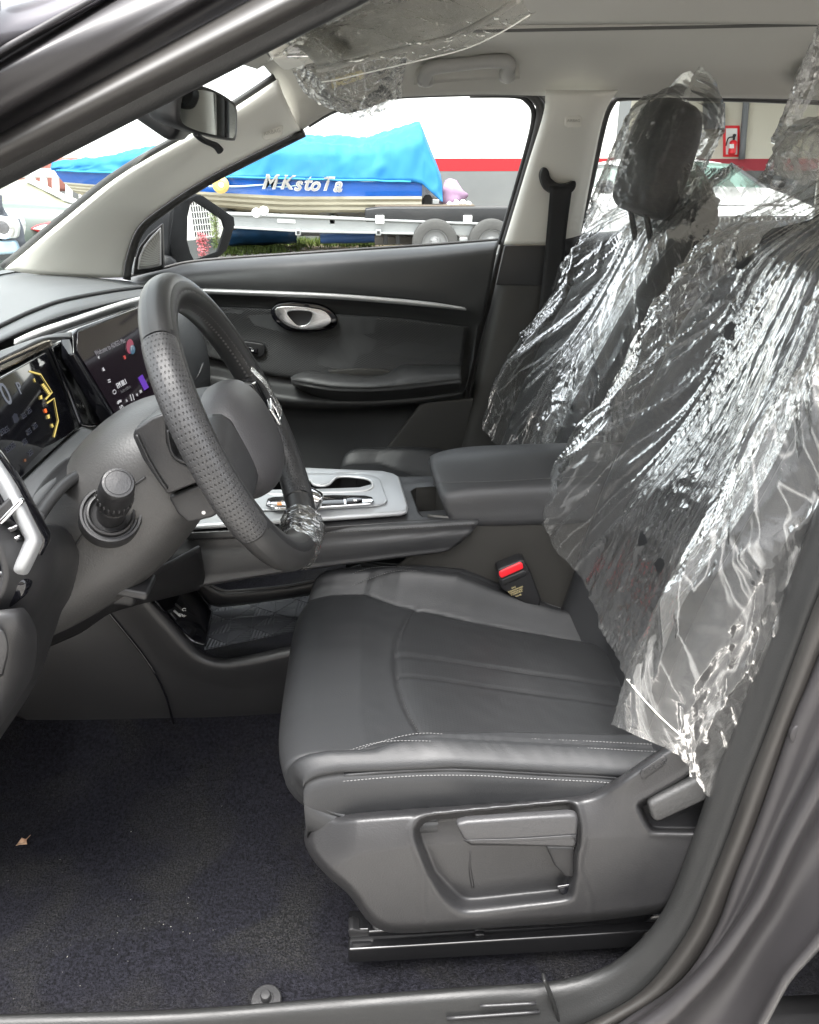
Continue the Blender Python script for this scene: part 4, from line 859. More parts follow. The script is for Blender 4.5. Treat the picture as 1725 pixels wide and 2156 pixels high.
# ledge under the instrument display with a hollow round the column, its shade drawn as a dark sheet
surf('ledge', [Yd((-10, 1075, .76), (35, 1026, .83), (100, 962, .93), (150, 915, 1.02), (172, 898, 1.06)), Yd((0, 1082, .75), (45, 1034, .82), (108, 972, .92), (160, 925, 1.0), (215, 912, 1.05)),
               Yd((40, 1100, .74), (72, 1062, .79), (125, 1000, .88), (190, 945, .95), (255, 918, 1.04)), Yd((62, 1110, .745), (88, 1080, .80), (140, 1020, .89), (205, 965, .96), (280, 930, 1.06))], M['dash_pad'], dash, 40, 20, solid=.004, soff=1)
surf('hollow', [Yd((58, 1078, .765), (72, 1040, .815), (100, 1000, .865), (135, 968, .905), (180, 948, .93)), Yd((72, 1082, .775), (90, 1048, .82), (116, 1012, .866), (148, 984, .903), (185, 968, .925)), Yd((96, 1090, .78), (112, 1062, .815), (136, 1030, .858), (160, 1004, .893), (190, 990, .915))], M['plastic_dk'], dash, 24, 10, solid=.001)
tube('hollow_roll', Yd((80, 1090, .77), (104, 1056, .81), (132, 1024, .85), (165, 1000, .885)), .0065, M['plastic'], dash, n=24)
# near end of the dashboard
s0 = [(60, 1088), (79, 1102), (137, 1112), (167, 1161), (163, 1207), (149, 1254), (128, 1290), (110, 1340), (86, 1410), (55, 1470), (0, 1552), (-60, 1630)]
s1 = [(50, 1090), (70, 1104), (112, 1118), (134, 1162), (132, 1207), (118, 1254), (98, 1290), (80, 1340), (56, 1410), (22, 1470), (-40, 1550), (-100, 1630)]
s2 = [(30, 1090), (55, 1106), (80, 1122), (96, 1165), (96, 1208), (80, 1252), (62, 1286), (44, 1330), (12, 1400), (-30, 1460), (-90, 1540), (-150, 1630)]
s3 = [(-60, 1090), (-40, 1106), (-20, 1122), (0, 1165), (10, 1208), (0, 1252), (-20, 1286), (-50, 1330), (-80, 1400), (-110, 1460), (-170, 1540), (-230, 1630)]
surf('dash_end', [row(s0, .90), row(s0, .86), row(s1, .80), row(s2, .745), row(s3, .70)], M['plastic'], dash, 60, 36, solid=.004, soff=1)
surf('dash_end_lower', [Yd((-70, 1285, .688), (-20, 1286, .690), (30, 1281, .70), (50, 1279, .715)), Yd((-70, 1310, .684), (-10, 1310, .686), (40, 1306, .697), (68, 1304, .72)), Yd((-70, 1350, .686), (0, 1350, .688), (45, 1350, .702), (80, 1345, .73)), Yd((-70, 1450, .70), (-10, 1450, .702), (30, 1440, .715), (70, 1420, .75)), Yd((-90, 1600, .72), (-60, 1600, .725), (-20, 1560, .735), (20, 1500, .77))], M['plastic'], dash, 30, 30, solid=.004, soff=1)
surf('hatch_cover', [Yd((-60, 1322, .680), (-5, 1322, .681), (10, 1332, .683)), Yd((-60, 1360, .679), (0, 1360, .680), (17, 1368, .683)), Yd((-60, 1420, .681), (-10, 1425, .682), (5, 1420, .686))], M['plastic'], dash, 12, 12, solid=.003)
# side air vent with chevron surround
vent = thing('air_vent', (-.33, .72, 1.0), 'glossy black side air vent with bright chevron surround', 'air vent')
plate('bezel', Ys(.735, (-80, 900), (-10, 960), (34, 1022), (80, 1108), (96, 1138), (96, 1152), (62, 1222), (48, 1232), (-10, 1235), (-80, 1200)), (0, .02, 0), M['gloss'], vent, bevel=.006)
plate('lower_pod', Ys(.715, (-60, 1190), (10, 1205), (46, 1222), (60, 1232), (52, 1258), (20, 1285), (-20, 1300), (-60, 1300)), (0, .05, 0), M['gloss'], vent, bevel=.012, seg=5)
chv = Yd((-60, 905, .724), (-12, 968, .722), (28, 1035, .718), (58, 1098, .715), (68, 1124, .714), (66, 1142, .714), (48, 1180, .716), (26, 1198, .72))
surf('chevron', [Yd((-50, 905, .730), (0, 974, .728), (34, 1027, .724), (74, 1108, .722), (86, 1135, .722), (82, 1153, .722), (58, 1204, .723), (44, 1212, .726)),
                 Yd((-56, 907, .716), (-6, 976, .714), (27, 1030, .710), (66, 1110, .708), (76, 1135, .708), (73, 1150, .708), (50, 1196, .709), (36, 1206, .714)),
                 Yd((-64, 912, .716), (-16, 980, .714), (16, 1036, .710), (50, 1108, .708), (62, 1134, .708), (58, 1148, .708), (36, 1190, .709), (22, 1200, .714)),
                 Yd((-70, 920, .732), (-26, 986, .730), (6, 1042, .728), (42, 1110, .726), (54, 1134, .726), (50, 1147, .726), (28, 1186, .727), (14, 1197, .73))], M['silver_pl'], vent, 60, 20, solid=.003)
for k in range(3):
    a = Y(-30+k*8, 1110+k*26, .726); b = Y(36+k*5, 1086+k*22-20*(k == 0), .722)
    tube('vane', [a, (a+b)/2+V((0, -.003, 0)), b], .0045, M['gloss'], vent, n=8, sides=10, flat=.5)
    tube('vane_edge', [a+V((0, -.004, .003)), b+V((0, -.004, .003))], .0011, M['chrome'], vent, n=4, sides=6)
hull('thumb_slider', Y(18, 1068, .714), (.030, .014, .012), M['plastic'], vent, .003, rot=(0, -.7, 0))
hull('slider_cap', Y(24, 1076, .707), (.034, .006, .005), M['chrome'], vent, .002, rot=(0, -.75, 0))
# ================================================================ STEERING COLUMN
WC, WA, WU = V((-.155, .95, 1.051)), V((.913, 0, .407)), V((-.407, 0, .913))
def WL(l, q, a): return WC + V((0, -l, 0)) + WU*q + WA*a
def ring(l, qt, qb, a, e=2.6, n=28, dl=0):
    out = []
    for k in range(n):
        t = 2*math.pi*k/n; c, s = math.cos(t), math.sin(t)
        cc = math.copysign(abs(c)**(2/e), c); ss = math.copysign(abs(s)**(2/e), s)
        out.append(WL(dl+l*cc, (qt+qb)/2+(qt-qb)/2*ss, a))
    return out
col = thing('steering_column', WL(0, 0, -.15), 'grey steering column shroud below the wheel', 'steering column')
shroud = loft('shroud', [ring(.070, .060, -.058, -.052), ring(.078, .068, -.066, -.066), ring(.090, .074, -.092, -.11), ring(.094, .066, -.114, -.16), ring(.094, .044, -.130, -.22), ring(.09, .02, -.14, -.30), ring(.085, 0, -.14, -.36)], mat('shroud_plastic', (.042, .0415, .041), .42, bump=.3, bscale=420), col, 48, 40)
tube('shroud_seam', on_line(shroud, .0004, (158, 1148), (170, 1132), (182, 1116), (196, 1100)), .0013, M['plastic_dk'], col, n=12, sides=6)
tube('shroud_seam', on_line(shroud, .0004, (266, 1032), (280, 1022), (294, 1013), (306, 1004)), .0013, M['plastic_dk'], col, n=12, sides=6)
sr = on_obj(shroud, 228, 1080)
st0, st1 = sr+V((.004, -.004, 0)), Y(249, 1016, .772)
ax = (st1-st0).normalized()
stalk = disc('stalk_boot', st0, ax, [(.034, -.02), (.034, .0), (.0325, .004), (.030, .004), (.0285, -.001), (.0265, -.001), (.0255, .006), (.0235, .007), (.021, .002), (.017, .000)], M['plastic'], col, 40)
disc('stalk', st0, ax, [(.0155, -.01), (.0155, .030), (.0160, .036), (.0172, .0365), (.0172, .0405), (.0160, .041), (.0160, .0435), (.0180, .044), (.0182, .048), (.0175, .049)], M['plastic_dk'], col, 36)
L = (st1-st0).length
kn = disc('stalk_knob', st0, ax, [(.0172, .049), (.0180, .052), (.0180, .074), (.0172, L-.016), (.0165, L-.008)], M['plastic_dk'], col, 48)
disc('knob_cap', st0, ax, [(.0168, L-.010), (.0166, L-.004), (.0152, L-.0005), (.0128, L), (.0126, L-.0006), (.0122, L), (.0004, L+.0012)], M['plastic_lt'], col, 36)
for k in range(22):
    t = 2*math.pi*k/22; n_ = ax.orthogonal().normalized(); w_ = ax.cross(n_); d = n_*math.cos(t)+w_*math.sin(t)
    tube('knob_rib', [st0+ax*.053+d*.0180, st0+ax*.074+d*.0180], .0011, M['plastic_dk'], kn, n=2, sides=6)
hull('tilt_lever', Y(272, 1228, .905), (.055, .05, .012), M['plastic'], col, .004, rot=(0, .25, 0))
hull('lever_hinge', Y(232, 1232, .93), (.075, .05, .03), M['plastic_dk'], col, .008, rot=(0, .2, 0))
surf('knee_panel', [Yd((90, 1260, .95), (165, 1215, .93), (240, 1205, .93), (330, 1195, .98), (420, 1150, 1.06)), Yd((90, 1300, .97), (170, 1262, .96), (240, 1256, .97), (330, 1245, 1.04), (430, 1215, 1.12)), Yd((80, 1370, 1.05), (170, 1330, 1.10), (230, 1290, 1.14), (300, 1270, 1.16), (420, 1240, 1.18))], M['plastic_dk'], col, 24, 12, solid=.004)
# ================================================================ STEERING WHEEL
sw = thing('steering_wheel', WC, 'black leather steering wheel with perforated grips', 'steering wheel')
def rimpt(deg, dr=0, a=0):
    t = math.radians(deg); r = .1685+dr
    l, q = math.cos(t)*r, math.sin(t)*r
    if q < 0: q *= .985
    return WL(l, q, a)
def rim_seg(name, d0, d1, m, rr=.0212):
    n = max(8, int(abs(d1-d0)/3)); P = [rimpt(d0+(d1-d0)*i/n) for i in range(n+1)]
    S = 28; vs, uvs = [], []
    for i, p in enumerate(P):
        deg = d0+(d1-d0)*i/n; t = math.radians(deg); rad = (V((0, -math.cos(t), 0))+WU*math.sin(t)).normalized()
        for k in range(S+1):
            ph = 2*math.pi*k/S; c, s = math.cos(ph), math.sin(ph)
            e = 2.3; cc = math.copysign(abs(c)**(2/e), c); ss = math.copysign(abs(s)**(2/e), s)
            edge = min(i, n-i); q = rr*(1-.012*(edge == 0))
            vs.append(p+rad*(cc*q)+WA*(ss*q*.86)); uvs.append((i/n*abs(d1-d0)/77, k/S))
    F = gridfaces(n+1, S+1)
    return mobj(name, vs, F, m, sw, uvs=uvs)
rim_seg('rim_top', 50.8, 171.4, M['leather_w'], .0214)
rim_seg('rim_bottom', 242.6, 334.4, M['leather_w'], .0214)
rim_seg('rim_grip', 335, 410, perforated('grip_perforated', 40, 32, (.036, .036, .037), .42), .0222)
rim_seg('rim_grip', 172, 242, perforated('grip_perforated_far', 38, 32, (.03, .03, .031), .42), .0222)
tube('rim_core', [rimpt(k*12) for k in range(30)], .0195, M['plastic_dk'], sw, closed=True, n=60)
M['rim_thread'] = mat('rim_thread', (.085, .083, .08), .5)
# cross stitching on the inner side of the rim
def xst(d0, d1, n, name='rim_stitching'):
    vs, F = [], []
    for i in range(n):
        for s in (-1, 1):
            da, db = d0+(d1-d0)*(i/n), d0+(d1-d0)*((i+.9)/n)
            a = rimpt(da, -.0195, .009*s+.002); b = rimpt(db, -.0195, -.009*s+.002)
            c = rimpt((da+db)/2, 0); 
            w = (b-a).cross((a+b)/2-c).normalized()*.0013; o = ((a+b)/2-c).normalized()*.0022
            k = len(vs); vs += [a-w-o*.5, a+w-o*.5, (a+b)/2+w+o, (a+b)/2-w+o, b-w-o*.5, b+w-o*.5]
            F += [(k, k+1, k+2, k+3), (k+3, k+2, k+5, k+4)]
    o = mobj(name, vs, F, M['rim_thread'], sw, smooth=False); o['kind'] = 'stuff'
xst(100, 172, 30); xst(172, 243, 30); xst(335, 400, 24)
def hring(s, a, dq=-.016, l=.084, q=.068): return ring(l*s, dq+q*s, dq-q*s, a, 2.5)
loft('airbag_cover', [hring(1.0, -.020), hring(1.02, -.006), hring(.99, .006), hring(.90, .018), hring(.70, .027), hring(.40, .032), hring(.05, .034)], mat('airbag_plastic', (.040, .039, .041), .5, bump=.25, bscale=500), sw, 44, 36)
loft('rear_housing', [ring(.064, .050, -.066, -.062), ring(.080, .058, -.078, -.058), ring(.086, .058, -.080, -.040), ring(.084, .052, -.080, -.016), ring(.078, .044, -.076, .0)], M['plastic'], sw, 44, 20, cap=True)
loft('spoke', [[WL(.070, .030, -.028), WL(.070, .030, .012), WL(.070, -.045, .012), WL(.070, -.045, -.028)], [WL(.105, .018, -.024), WL(.105, .018, .010), WL(.105, -.050, .010), WL(.105, -.050, -.024)], [WL(.135, .006, -.016), WL(.135, .006, .008), WL(.135, -.050, .008), WL(.135, -.050, -.016)], [WL(.160, .004, -.008), WL(.160, .004, .008), WL(.155, -.050, .008), WL(.155, -.050, -.008)]], M['plastic'], sw, 24, 16)
plate('spoke_shell', Ys(.842, (278, 918), (284, 903), (318, 880), (350, 868), (352, 905), (353, 930), (366, 966), (404, 984), (425, 1002), (424, 1014), (352, 1043), (330, 1012), (300, 968)), (0, .03, 0), M['plastic_lt'], sw, bevel=.005, seg=4)
plate('spoke_lower_cover', Ys(.850, (352, 1046), (425, 1018), (470, 1064), (452, 1090), (396, 1104), (372, 1082)), (0, .03, 0), M['plastic'], sw, bevel=.005, seg=4)
tube('spoke_edge', Ys(.8405, (354, 905), (356, 930), (369, 963), (406, 980), (424, 996)), .0018, M['plastic_dk'], sw, n=20, sides=6)
tube('spoke_edge', Ys(.8405, (288, 915), (310, 962), (338, 1010), (352, 1030)), .0016, M['plastic_lt'], sw, n=20, sides=6)
disc('wheel_screw', Y(429, 1079, .850), (0, -1, 0), [(.0022, -.002), (.0022, .0008), (.0004, .001)], M['silver'], sw, 10)
plate('spoke_back_panel', [WL(.098, .022, -.030), WL(.132, .010, -.022), WL(.135, -.046, -.022), WL(.098, -.05, -.030), WL(.085, -.04, -.034), WL(.085, .018, -.034)], WA*.006, M['plastic'], sw, bevel=.003)
loft('spoke', [[WL(-.070, .030, -.02), WL(-.070, .030, .012), WL(-.070, -.045, .012), WL(-.070, -.045, -.02)], [WL(-.11, .018, -.016), WL(-.11, .018, .010), WL(-.11, -.045, .010), WL(-.11, -.045, -.016)], [WL(-.160, .008, -.008), WL(-.160, .008, .008), WL(-.155, -.045, .008), WL(-.155, -.045, -.008)]], M['plastic'], sw, 24, 14)
plate('button_pad', [WL(-.080, .024, .014), WL(-.125, .018, .013), WL(-.130, -.028, .013), WL(-.086, -.036, .016)], WA*.006, M['gloss'], sw, bevel=.003)
plate('button_bezel', [WL(-.084, -.018, .020), WL(-.128, -.012, .017), WL(-.132, -.034, .017), WL(-.122, -.046, .018), WL(-.090, -.044, .021)], WA*.005, M['handle'], sw, bevel=.002, holes=[[WL(-.090, -.022, .020), WL(-.124, -.017, .017), WL(-.127, -.032, .017), WL(-.119, -.040, .018), WL(-.094, -.038, .021)]])
# ================================================================ CENTRE CONSOLE
con = thing('centre_console', (0, 1.26, .45), 'dark floating centre console between the front seats', 'centre console')
surf('bridge_side', [
    Yd((385, 1100, 1.30), (560, 1090, 1.28), (700, 1085, 1.26), (860, 1078, 1.25), (1000, 1070, 1.25)),
    Yd((300, 1126, 1.165), (560, 1108, 1.165), (700, 1104, 1.165), (860, 1096, 1.165), (1004, 1090, 1.165)),
    Yd((300, 1135, 1.146), (560, 1120, 1.146), (700, 1113, 1.146), (860, 1104, 1.146), (1009, 1096, 1.150)),
    Yd((300, 1150, 1.142), (560, 1137, 1.142), (700, 1128, 1.142), (860, 1119, 1.142), (1003, 1108, 1.147)),
    Yd((300, 1153, 1.145), (560, 1141, 1.145), (700, 1132, 1.145), (860, 1122, 1.145), (1001, 1112, 1.150)),
    Yd((285, 1175, 1.138), (560, 1160, 1.138), (700, 1150, 1.138), (860, 1138, 1.139), (988, 1126, 1.146)),
    Yd((230, 1235, 1.142), (450, 1212, 1.142), (640, 1188, 1.142), (820, 1166, 1.144), (960, 1150, 1.150)),
    Yd((190, 1278, 1.156), (400, 1240, 1.156), (600, 1206, 1.156), (800, 1180, 1.156), (930, 1164, 1.160)),
    Yd((190, 1270, 1.30), (400, 1232, 1.30), (600, 1196, 1.30), (800, 1172, 1.28), (930, 1156, 1.26))], M['leather_c'], con, 60, 50, solid=.004, soff=1)
stitches('bridge_stitching', Yd((400, 1139, 1.139), (560, 1130, 1.139), (700, 1121, 1.139), (860, 1112, 1.139), (1000, 1103, 1.143)), 100, .0038, .0008, M['thread'], con)
# body under the armrest
surf('rear_body', [Yd((900, 1084, 1.172), (985, 1090, 1.160), (1100, 1088, 1.160), (1300, 1086, 1.160), (1500, 1086, 1.160)), Yd((900, 1130, 1.172), (985, 1120, 1.162), (1100, 1120, 1.162), (1300, 1120, 1.162), (1500, 1120, 1.162)),
                   Yd((840, 1190, 1.180), (960, 1190, 1.172), (1100, 1190, 1.170), (1300, 1190, 1.170), (1500, 1190, 1.170)), Yd((790, 1235, 1.195), (950, 1290, 1.185), (1100, 1310, 1.18), (1300, 1320, 1.18), (1500, 1330, 1.18)), Yd((760, 1300, 1.20), (950, 1450, 1.19), (1100, 1480, 1.19), (1300, 1500, 1.19), (1500, 1500, 1.19))], M['plastic_warm'], con, 40, 30, solid=.004, soff=1)
def at_z(z, *uv): return [Z(u, v, z) for u, v in uv]
topz = .826
plate('console_top', at_z(topz, (385, 1122), (677, 1110), (860, 1097), (1004, 1091), (1004, 1040), (985, 1000), (845, 1003), (640, 990), (500, 1000)), (0, 0, -.012), M['plastic_lt'], con,
      holes=[at_z(topz, (866, 1034), (876, 1027), (918, 1024), (962, 1074), (962, 1084), (892, 1088), (884, 1082)), at_z(topz, (566, 1042), (572, 1014), (645, 1008), (711, 1006), (750, 1006), (780, 1013), (783, 1028), (756, 1036), (671, 1040))], bevel=.002)
def bin_(name, uv, z, d, m):
    rim = at_z(z, *uv); n = len(rim); c = sum(rim, V())/n
    low = [c+(p-c)*.9+V((0, 0, -d)) for p in rim]
    return mobj(name, rim+low, [(i, (i+1) % n, n+(i+1) % n, n+i) for i in range(n)]+[tuple(range(2*n-1, n-1, -1))], m, con, angle=30)
bin_('storage_bin', ((866, 1034), (876, 1027), (918, 1024), (962, 1074), (962, 1084), (892, 1088), (884, 1082)), topz, .10, M['plastic_warm'])
bin_('cup_holder', ((566, 1042), (572, 1014), (645, 1008), (711, 1006), (750, 1006), (780, 1013), (783, 1028), (756, 1036), (671, 1040)), topz, .07, M['plastic_dk'])
po = [(400, 1118), (560, 1107), (677, 1100), (780, 1093), (845, 1088), (858, 1084), (860, 1074), (842, 1013), (830, 1006), (806, 1000), (639, 993), (500, 997), (430, 1040)]
ph = [(566, 1040), (572, 1014), (645, 1009), (663, 1021), (690, 1021), (711, 1005), (750, 1005), (780, 1012), (783, 1028), (756, 1035), (671, 1038)]
plate('shift_surround', at_z(.829, *po), (0, 0, .009), M['silver_pl'], con, holes=[at_z(.829, *ph)], bevel=.005, seg=4)
pi_ = [(440, 1080), (560, 1077), (673, 1074), (794, 1067), (810, 1063), (816, 1057), (800, 1012), (790, 1005), (770, 1001), (640, 998), (520, 1003)]
plate('shift_panel', at_z(.839, *pi_), (0, 0, .003), M['silver_pl'], con, holes=[at_z(.839, *ph)], bevel=.0012)
cup = [Z(u, v, .842) for u, v in ph]
tube('cup_holder_rim', cup, .0022, M['silver'], con, closed=True, n=80, sides=8)
plate('shift_bezel', at_z(.8445, (560, 1068), (563, 1054), (575, 1050), (700, 1046), (770, 1047), (785, 1051), (788, 1059), (780, 1064), (680, 1071), (580, 1075)), (0, 0, .004), M['chrome'], con, bevel=.002)
plate('button_panel', at_z(.849, (676, 1052), (723, 1049), (725, 1062), (678, 1066)), (0, 0, .002), M['gloss'], con, bevel=.001)
plate('parking_switch', at_z(.849, (729, 1048), (760, 1048), (764, 1056), (730, 1061)), (0, 0, .003), M['gloss'], con, bevel=.001)
plate('parking_icon', at_z(.8525, (744, 1052), (751, 1051.5), (752, 1055), (745, 1055.5)), (0, 0, .0004), M['white'], con, bevel=0)
hull('gear_lever', Z(648, 1042, .875)+V((0, 0, -.004)), (.045, .028, .03), M['chrome'], con, .009, rot=(0, .5, 0))
tube('gear_lever_stem', [Z(640, 1058, .845), Z(645, 1050, .87)], .010, M['chrome'], con, n=4)
plate('hazard_switch', at_z(.849, (568, 1056), (600, 1054), (604, 1066), (570, 1068)), (0, 0, .002), M['chrome'], con, bevel=.001)
plate('hazard_lamp', at_z(.852, (583, 1058), (593, 1057), (594, 1062), (584, 1063)), (0, 0, .0004), emit('amber_lamp', (1, .35, .05), .15), con, bevel=0)
# armrest lid
def lid(x, yn, yf, zt, zb, zn):
    ym = (yn+yf)/2
    return [V((x, yn+.004, zb)), V((x, yn, (zb+zn)/2)), V((x, yn+.006, zn-.004)), V((x, yn+.022, zn+.005)), V((x, ym, zt)), V((x, yf-.02, zn+.010)), V((x, yf, zn-.006)), V((x, yf, zb)), V((x, ym, zb))]
lr = [lid(.150, 1.20, 1.31, .835, .815, .825), lid(.136, 1.178, 1.335, .855, .814, .838), lid(.128, 1.168, 1.345, .872, .813, .850), lid(.135, 1.163, 1.35, .886, .812, .862), lid(.18, 1.160, 1.355, .895, .811, .872), lid(.26, 1.160, 1.355, .899, .811, .876), lid(.38, 1.162, 1.355, .90, .811, .877), lid(.50, 1.165, 1.355, .898, .811, .875)]
def skew(r_): return [V((p.x-(p.z-.812)*.45*max(0, 1-(p.x-.128)/.2), p.y, p.z)) for p in r_]
loft('armrest_lid', [skew(r_) for r_ in lr], M['leather_c'], con, 54, 50)
stitches('armrest_stitching', [V((.100, 1.19, .873)), V((.115, 1.183, .879)), V((.2, 1.178, .8815)), V((.3, 1.178, .8855)), V((.42, 1.18, .887))], 80, .0034, .0006, M['thread'], con)
# lower open tray
surf('lower_side', [Yd((318, 1258, 1.165), (345, 1286, 1.165), (396, 1342, 1.165), (428, 1373, 1.165), (470, 1386, 1.165), (520, 1380, 1.165), (620, 1358, 1.165), (760, 1330, 1.165)),
                    Yd((306, 1260, 1.150), (333, 1292, 1.150), (384, 1350, 1.150), (420, 1384, 1.150), (466, 1398, 1.150), (520, 1393, 1.150), (620, 1372, 1.150), (760, 1345, 1.150)),
                    Yd((290, 1266, 1.150), (318, 1298, 1.150), (370, 1358, 1.150), (410, 1396, 1.150), (462, 1412, 1.150), (520, 1408, 1.150), (620, 1388, 1.150), (760, 1360, 1.150)),
                    Yd((215, 1278, 1.160), (250, 1320, 1.162), (310, 1390, 1.165), (370, 1430, 1.165), (450, 1450, 1.165), (520, 1450, 1.165), (620, 1435, 1.165), (760, 1410, 1.165)),
                    Yd((80, 1310, 1.165), (130, 1380, 1.165), (230, 1460, 1.172), (330, 1490, 1.175), (440, 1500, 1.175), (520, 1495, 1.175), (620, 1480, 1.175), (760, 1460, 1.175)),
                    Yd((-120, 1330, 1.17), (-60, 1440, 1.175), (100, 1535, 1.18), (300, 1545, 1.185), (440, 1535, 1.185), (520, 1530, 1.185), (620, 1520, 1.185), (760, 1500, 1.185))], M['plastic'], con, 70, 50, solid=.003, soff=1)
tube('side_seam', Yd((224, 1284, 1.158), (262, 1330, 1.160), (300, 1378, 1.162), (330, 1424, 1.162), (350, 1468, 1.165), (366, 1525, 1.172)), .0018, M['gloss'], con, n=30, sides=6)
def rib_lines(name, ang, col_):
    m = mat(name, col_, .45); n, l = m.node_tree.nodes, m.node_tree.links; tc = n.new('ShaderNodeTexCoord'); mp = n.new('ShaderNodeMapping'); mp.inputs['Rotation'].default_value = (0, 0, ang)
    t = n.new('ShaderNodeTexWave'); t.inputs['Scale'].default_value = 52; l.new(tc.outputs['Object'], mp.inputs['Vector']); l.new(mp.outputs[0], t.inputs['Vector'])
    bp = n.new('ShaderNodeBump'); bp.inputs['Strength'].default_value = 1; bp.inputs['Distance'].default_value = .0012; l.new(t.outputs['Fac'], bp.inputs['Height']); l.new(bp.outputs[0], n['Principled BSDF'].inputs['Normal']); return m
tA, tB, tC = rib_lines('tray_ribs', .1, (.085, .088, .095)), rib_lines('tray_ribs_cross', 1.7, (.065, .068, .074)), mat('tray_plain', (.055, .057, .063), .42)
q00, q10, q01, q11 = Z(430, 1366, .570), Z(800, 1290, .578), Z(446, 1268, .570), Z(800, 1220, .578)
tf = mobj('tray_floor', [p-V((0, 0, .003)) for p in (q00, q10, q11, q01)], [(0, 1, 2, 3)], M['plastic'], con, smooth=False)
def TQ(a, b): return q00.lerp(q10, a).lerp(q01.lerp(q11, a), b)
NA, NB = 8, 4
for i_ in range(NA):
    for j_ in range(NB):
        a0, a1, b0, b1 = i_/NA, (i_+1)/NA, j_/NB, (j_+1)/NB
        P4 = [TQ(a0, b0), TQ(a1, b0), TQ(a1, b1), TQ(a0, b1)]; k_ = (i_+j_) % 2
        for t_, m_ in ((((0, 1, 2) if k_ else (0, 1, 3)), (tA, tB)[i_ % 2]), (((0, 2, 3) if k_ else (1, 2, 3)), tC)):
            pts_ = [P4[q] for q in t_]; c_ = sum(pts_, V())/3; pts_ = [c_+(p-c_)*.985+V((0, 0, .0008 if m_ is tC else 0)) for p in pts_]
            mobj('mat_facet', pts_+[p-V((0, 0, .003)) for p in pts_], [(0, 1, 2), (5, 4, 3), (0, 3, 4, 1), (1, 4, 5, 2), (2, 5, 3, 0)], m_, tf, smooth=False)
surf('tray_front_wall', [[Y(312, 1250, 1.18), Y(340, 1285, 1.18), Y(395, 1345, 1.18), Y(434, 1360, 1.18)], [Y(345, 1238, 1.24), Y(372, 1268, 1.24), Y(415, 1305, 1.24), Y(441, 1325, 1.24)], [Y(390, 1225, 1.32), Y(412, 1245, 1.32), Y(432, 1270, 1.32), Y(448, 1286, 1.32)]], M['gloss'], con, 20, 14, solid=.003)
surf('far_frame', [Yd((400, 1190, 1.33), (441, 1228, 1.33), (462, 1240, 1.33), (481, 1244, 1.33), (545, 1239, 1.33), (638, 1227, 1.33), (760, 1190, 1.33)), Yd((402, 1195, 1.315), (440, 1234, 1.315), (460, 1246, 1.315), (481, 1250, 1.315), (545, 1245, 1.315), (638, 1233, 1.315), (760, 1196, 1.315)),
                   Yd((405, 1220, 1.316), (436, 1258, 1.316), (453, 1268, 1.316), (481, 1268, 1.316), (545, 1261, 1.316), (661, 1245, 1.316), (770, 1225, 1.316)), Yd((405, 1228, 1.33), (437, 1266, 1.33), (453, 1275, 1.33), (481, 1275, 1.33), (545, 1267, 1.33), (661, 1250, 1.33), (770, 1232, 1.33))], M['plastic'], con, 40, 16, solid=.004)
tube('far_frame_edge', Yd((405, 1192, 1.318), (441, 1229, 1.318), (462, 1241, 1.318), (481, 1245, 1.318), (545, 1240, 1.318), (638, 1228, 1.318), (755, 1193, 1.318)), .003, M['plastic_lt'], con, n=40, sides=8)
pp = Y(380, 1285, 1.21)
for (u, v) in ((377, 1277), (374, 1291)):
    q = Y(u, v, 1.205); plate('usb_port', [q+V((-.006, -.004, .006)), q+V((-.004, -.004, .007)), q+V((.006, -.004, -.005)), q+V((.004, -.004, -.006))], (0, .004, 0), M['silver'] if v > 1285 else M['plastic_lt'], con, bevel=.0006)
text('usb_mark', 'C-', .009, Y(388, 1284, 1.20), (.6, .5, -.6), (.6, 0, .8), M['white'], con); text('usb_mark', '27W', .007, Y(383, 1296, 1.197), (.6, .5, -.6), (.6, 0, .8), M['white'], con)
# seat belt buckle
bk = thing('belt_buckle', Y(1090, 1250, 1.15), 'black seat belt buckle with red release button beside the driver seat', 'buckle')
ob = lambda y, *uv: [Y(a, b, y) for a, b in uv]
plate('shell', ob(1.128, (1047, 1208), (1049, 1199), (1098, 1180), (1106, 1183), (1112, 1196), (1120, 1210), (1140, 1262), (1138, 1275), (1110, 1275), (1056, 1240)), (0, .028, 0), M['plastic_dk'], bk, bevel=.004, seg=4)
plate('release_button', ob(1.126, (1051, 1204), (1096, 1184), (1101, 1187), (1103, 1198), (1056, 1219), (1052, 1213)), (0, .008, 0), M['red'], bk, bevel=.0025)
plate('shell_ridge', ob(1.1262, (1056, 1222), (1104, 1201), (1112, 1205), (1110, 1211), (1062, 1233), (1057, 1231)), (0, .006, 0), M['plastic_dk'], bk, bevel=.0015)
for k, (s, u, v) in enumerate((('GAC', 1082, 1237), ('8200043DRV0000', 1086, 1241), ('M320ACA1ESC', 1087, 1245), ('E-10005378-Z', 1088, 1249), ('NO-8E', 1092, 1254))):
    text('buckle_print', s, .0034, Y(u, v, 1.1275), (1, 0, .42), (-.3, 0, 1), mat('print_gold', (.45, .38, .2), .6) if k == 0 else bpy.data.materials['print_gold'], bk, ext=.0002)
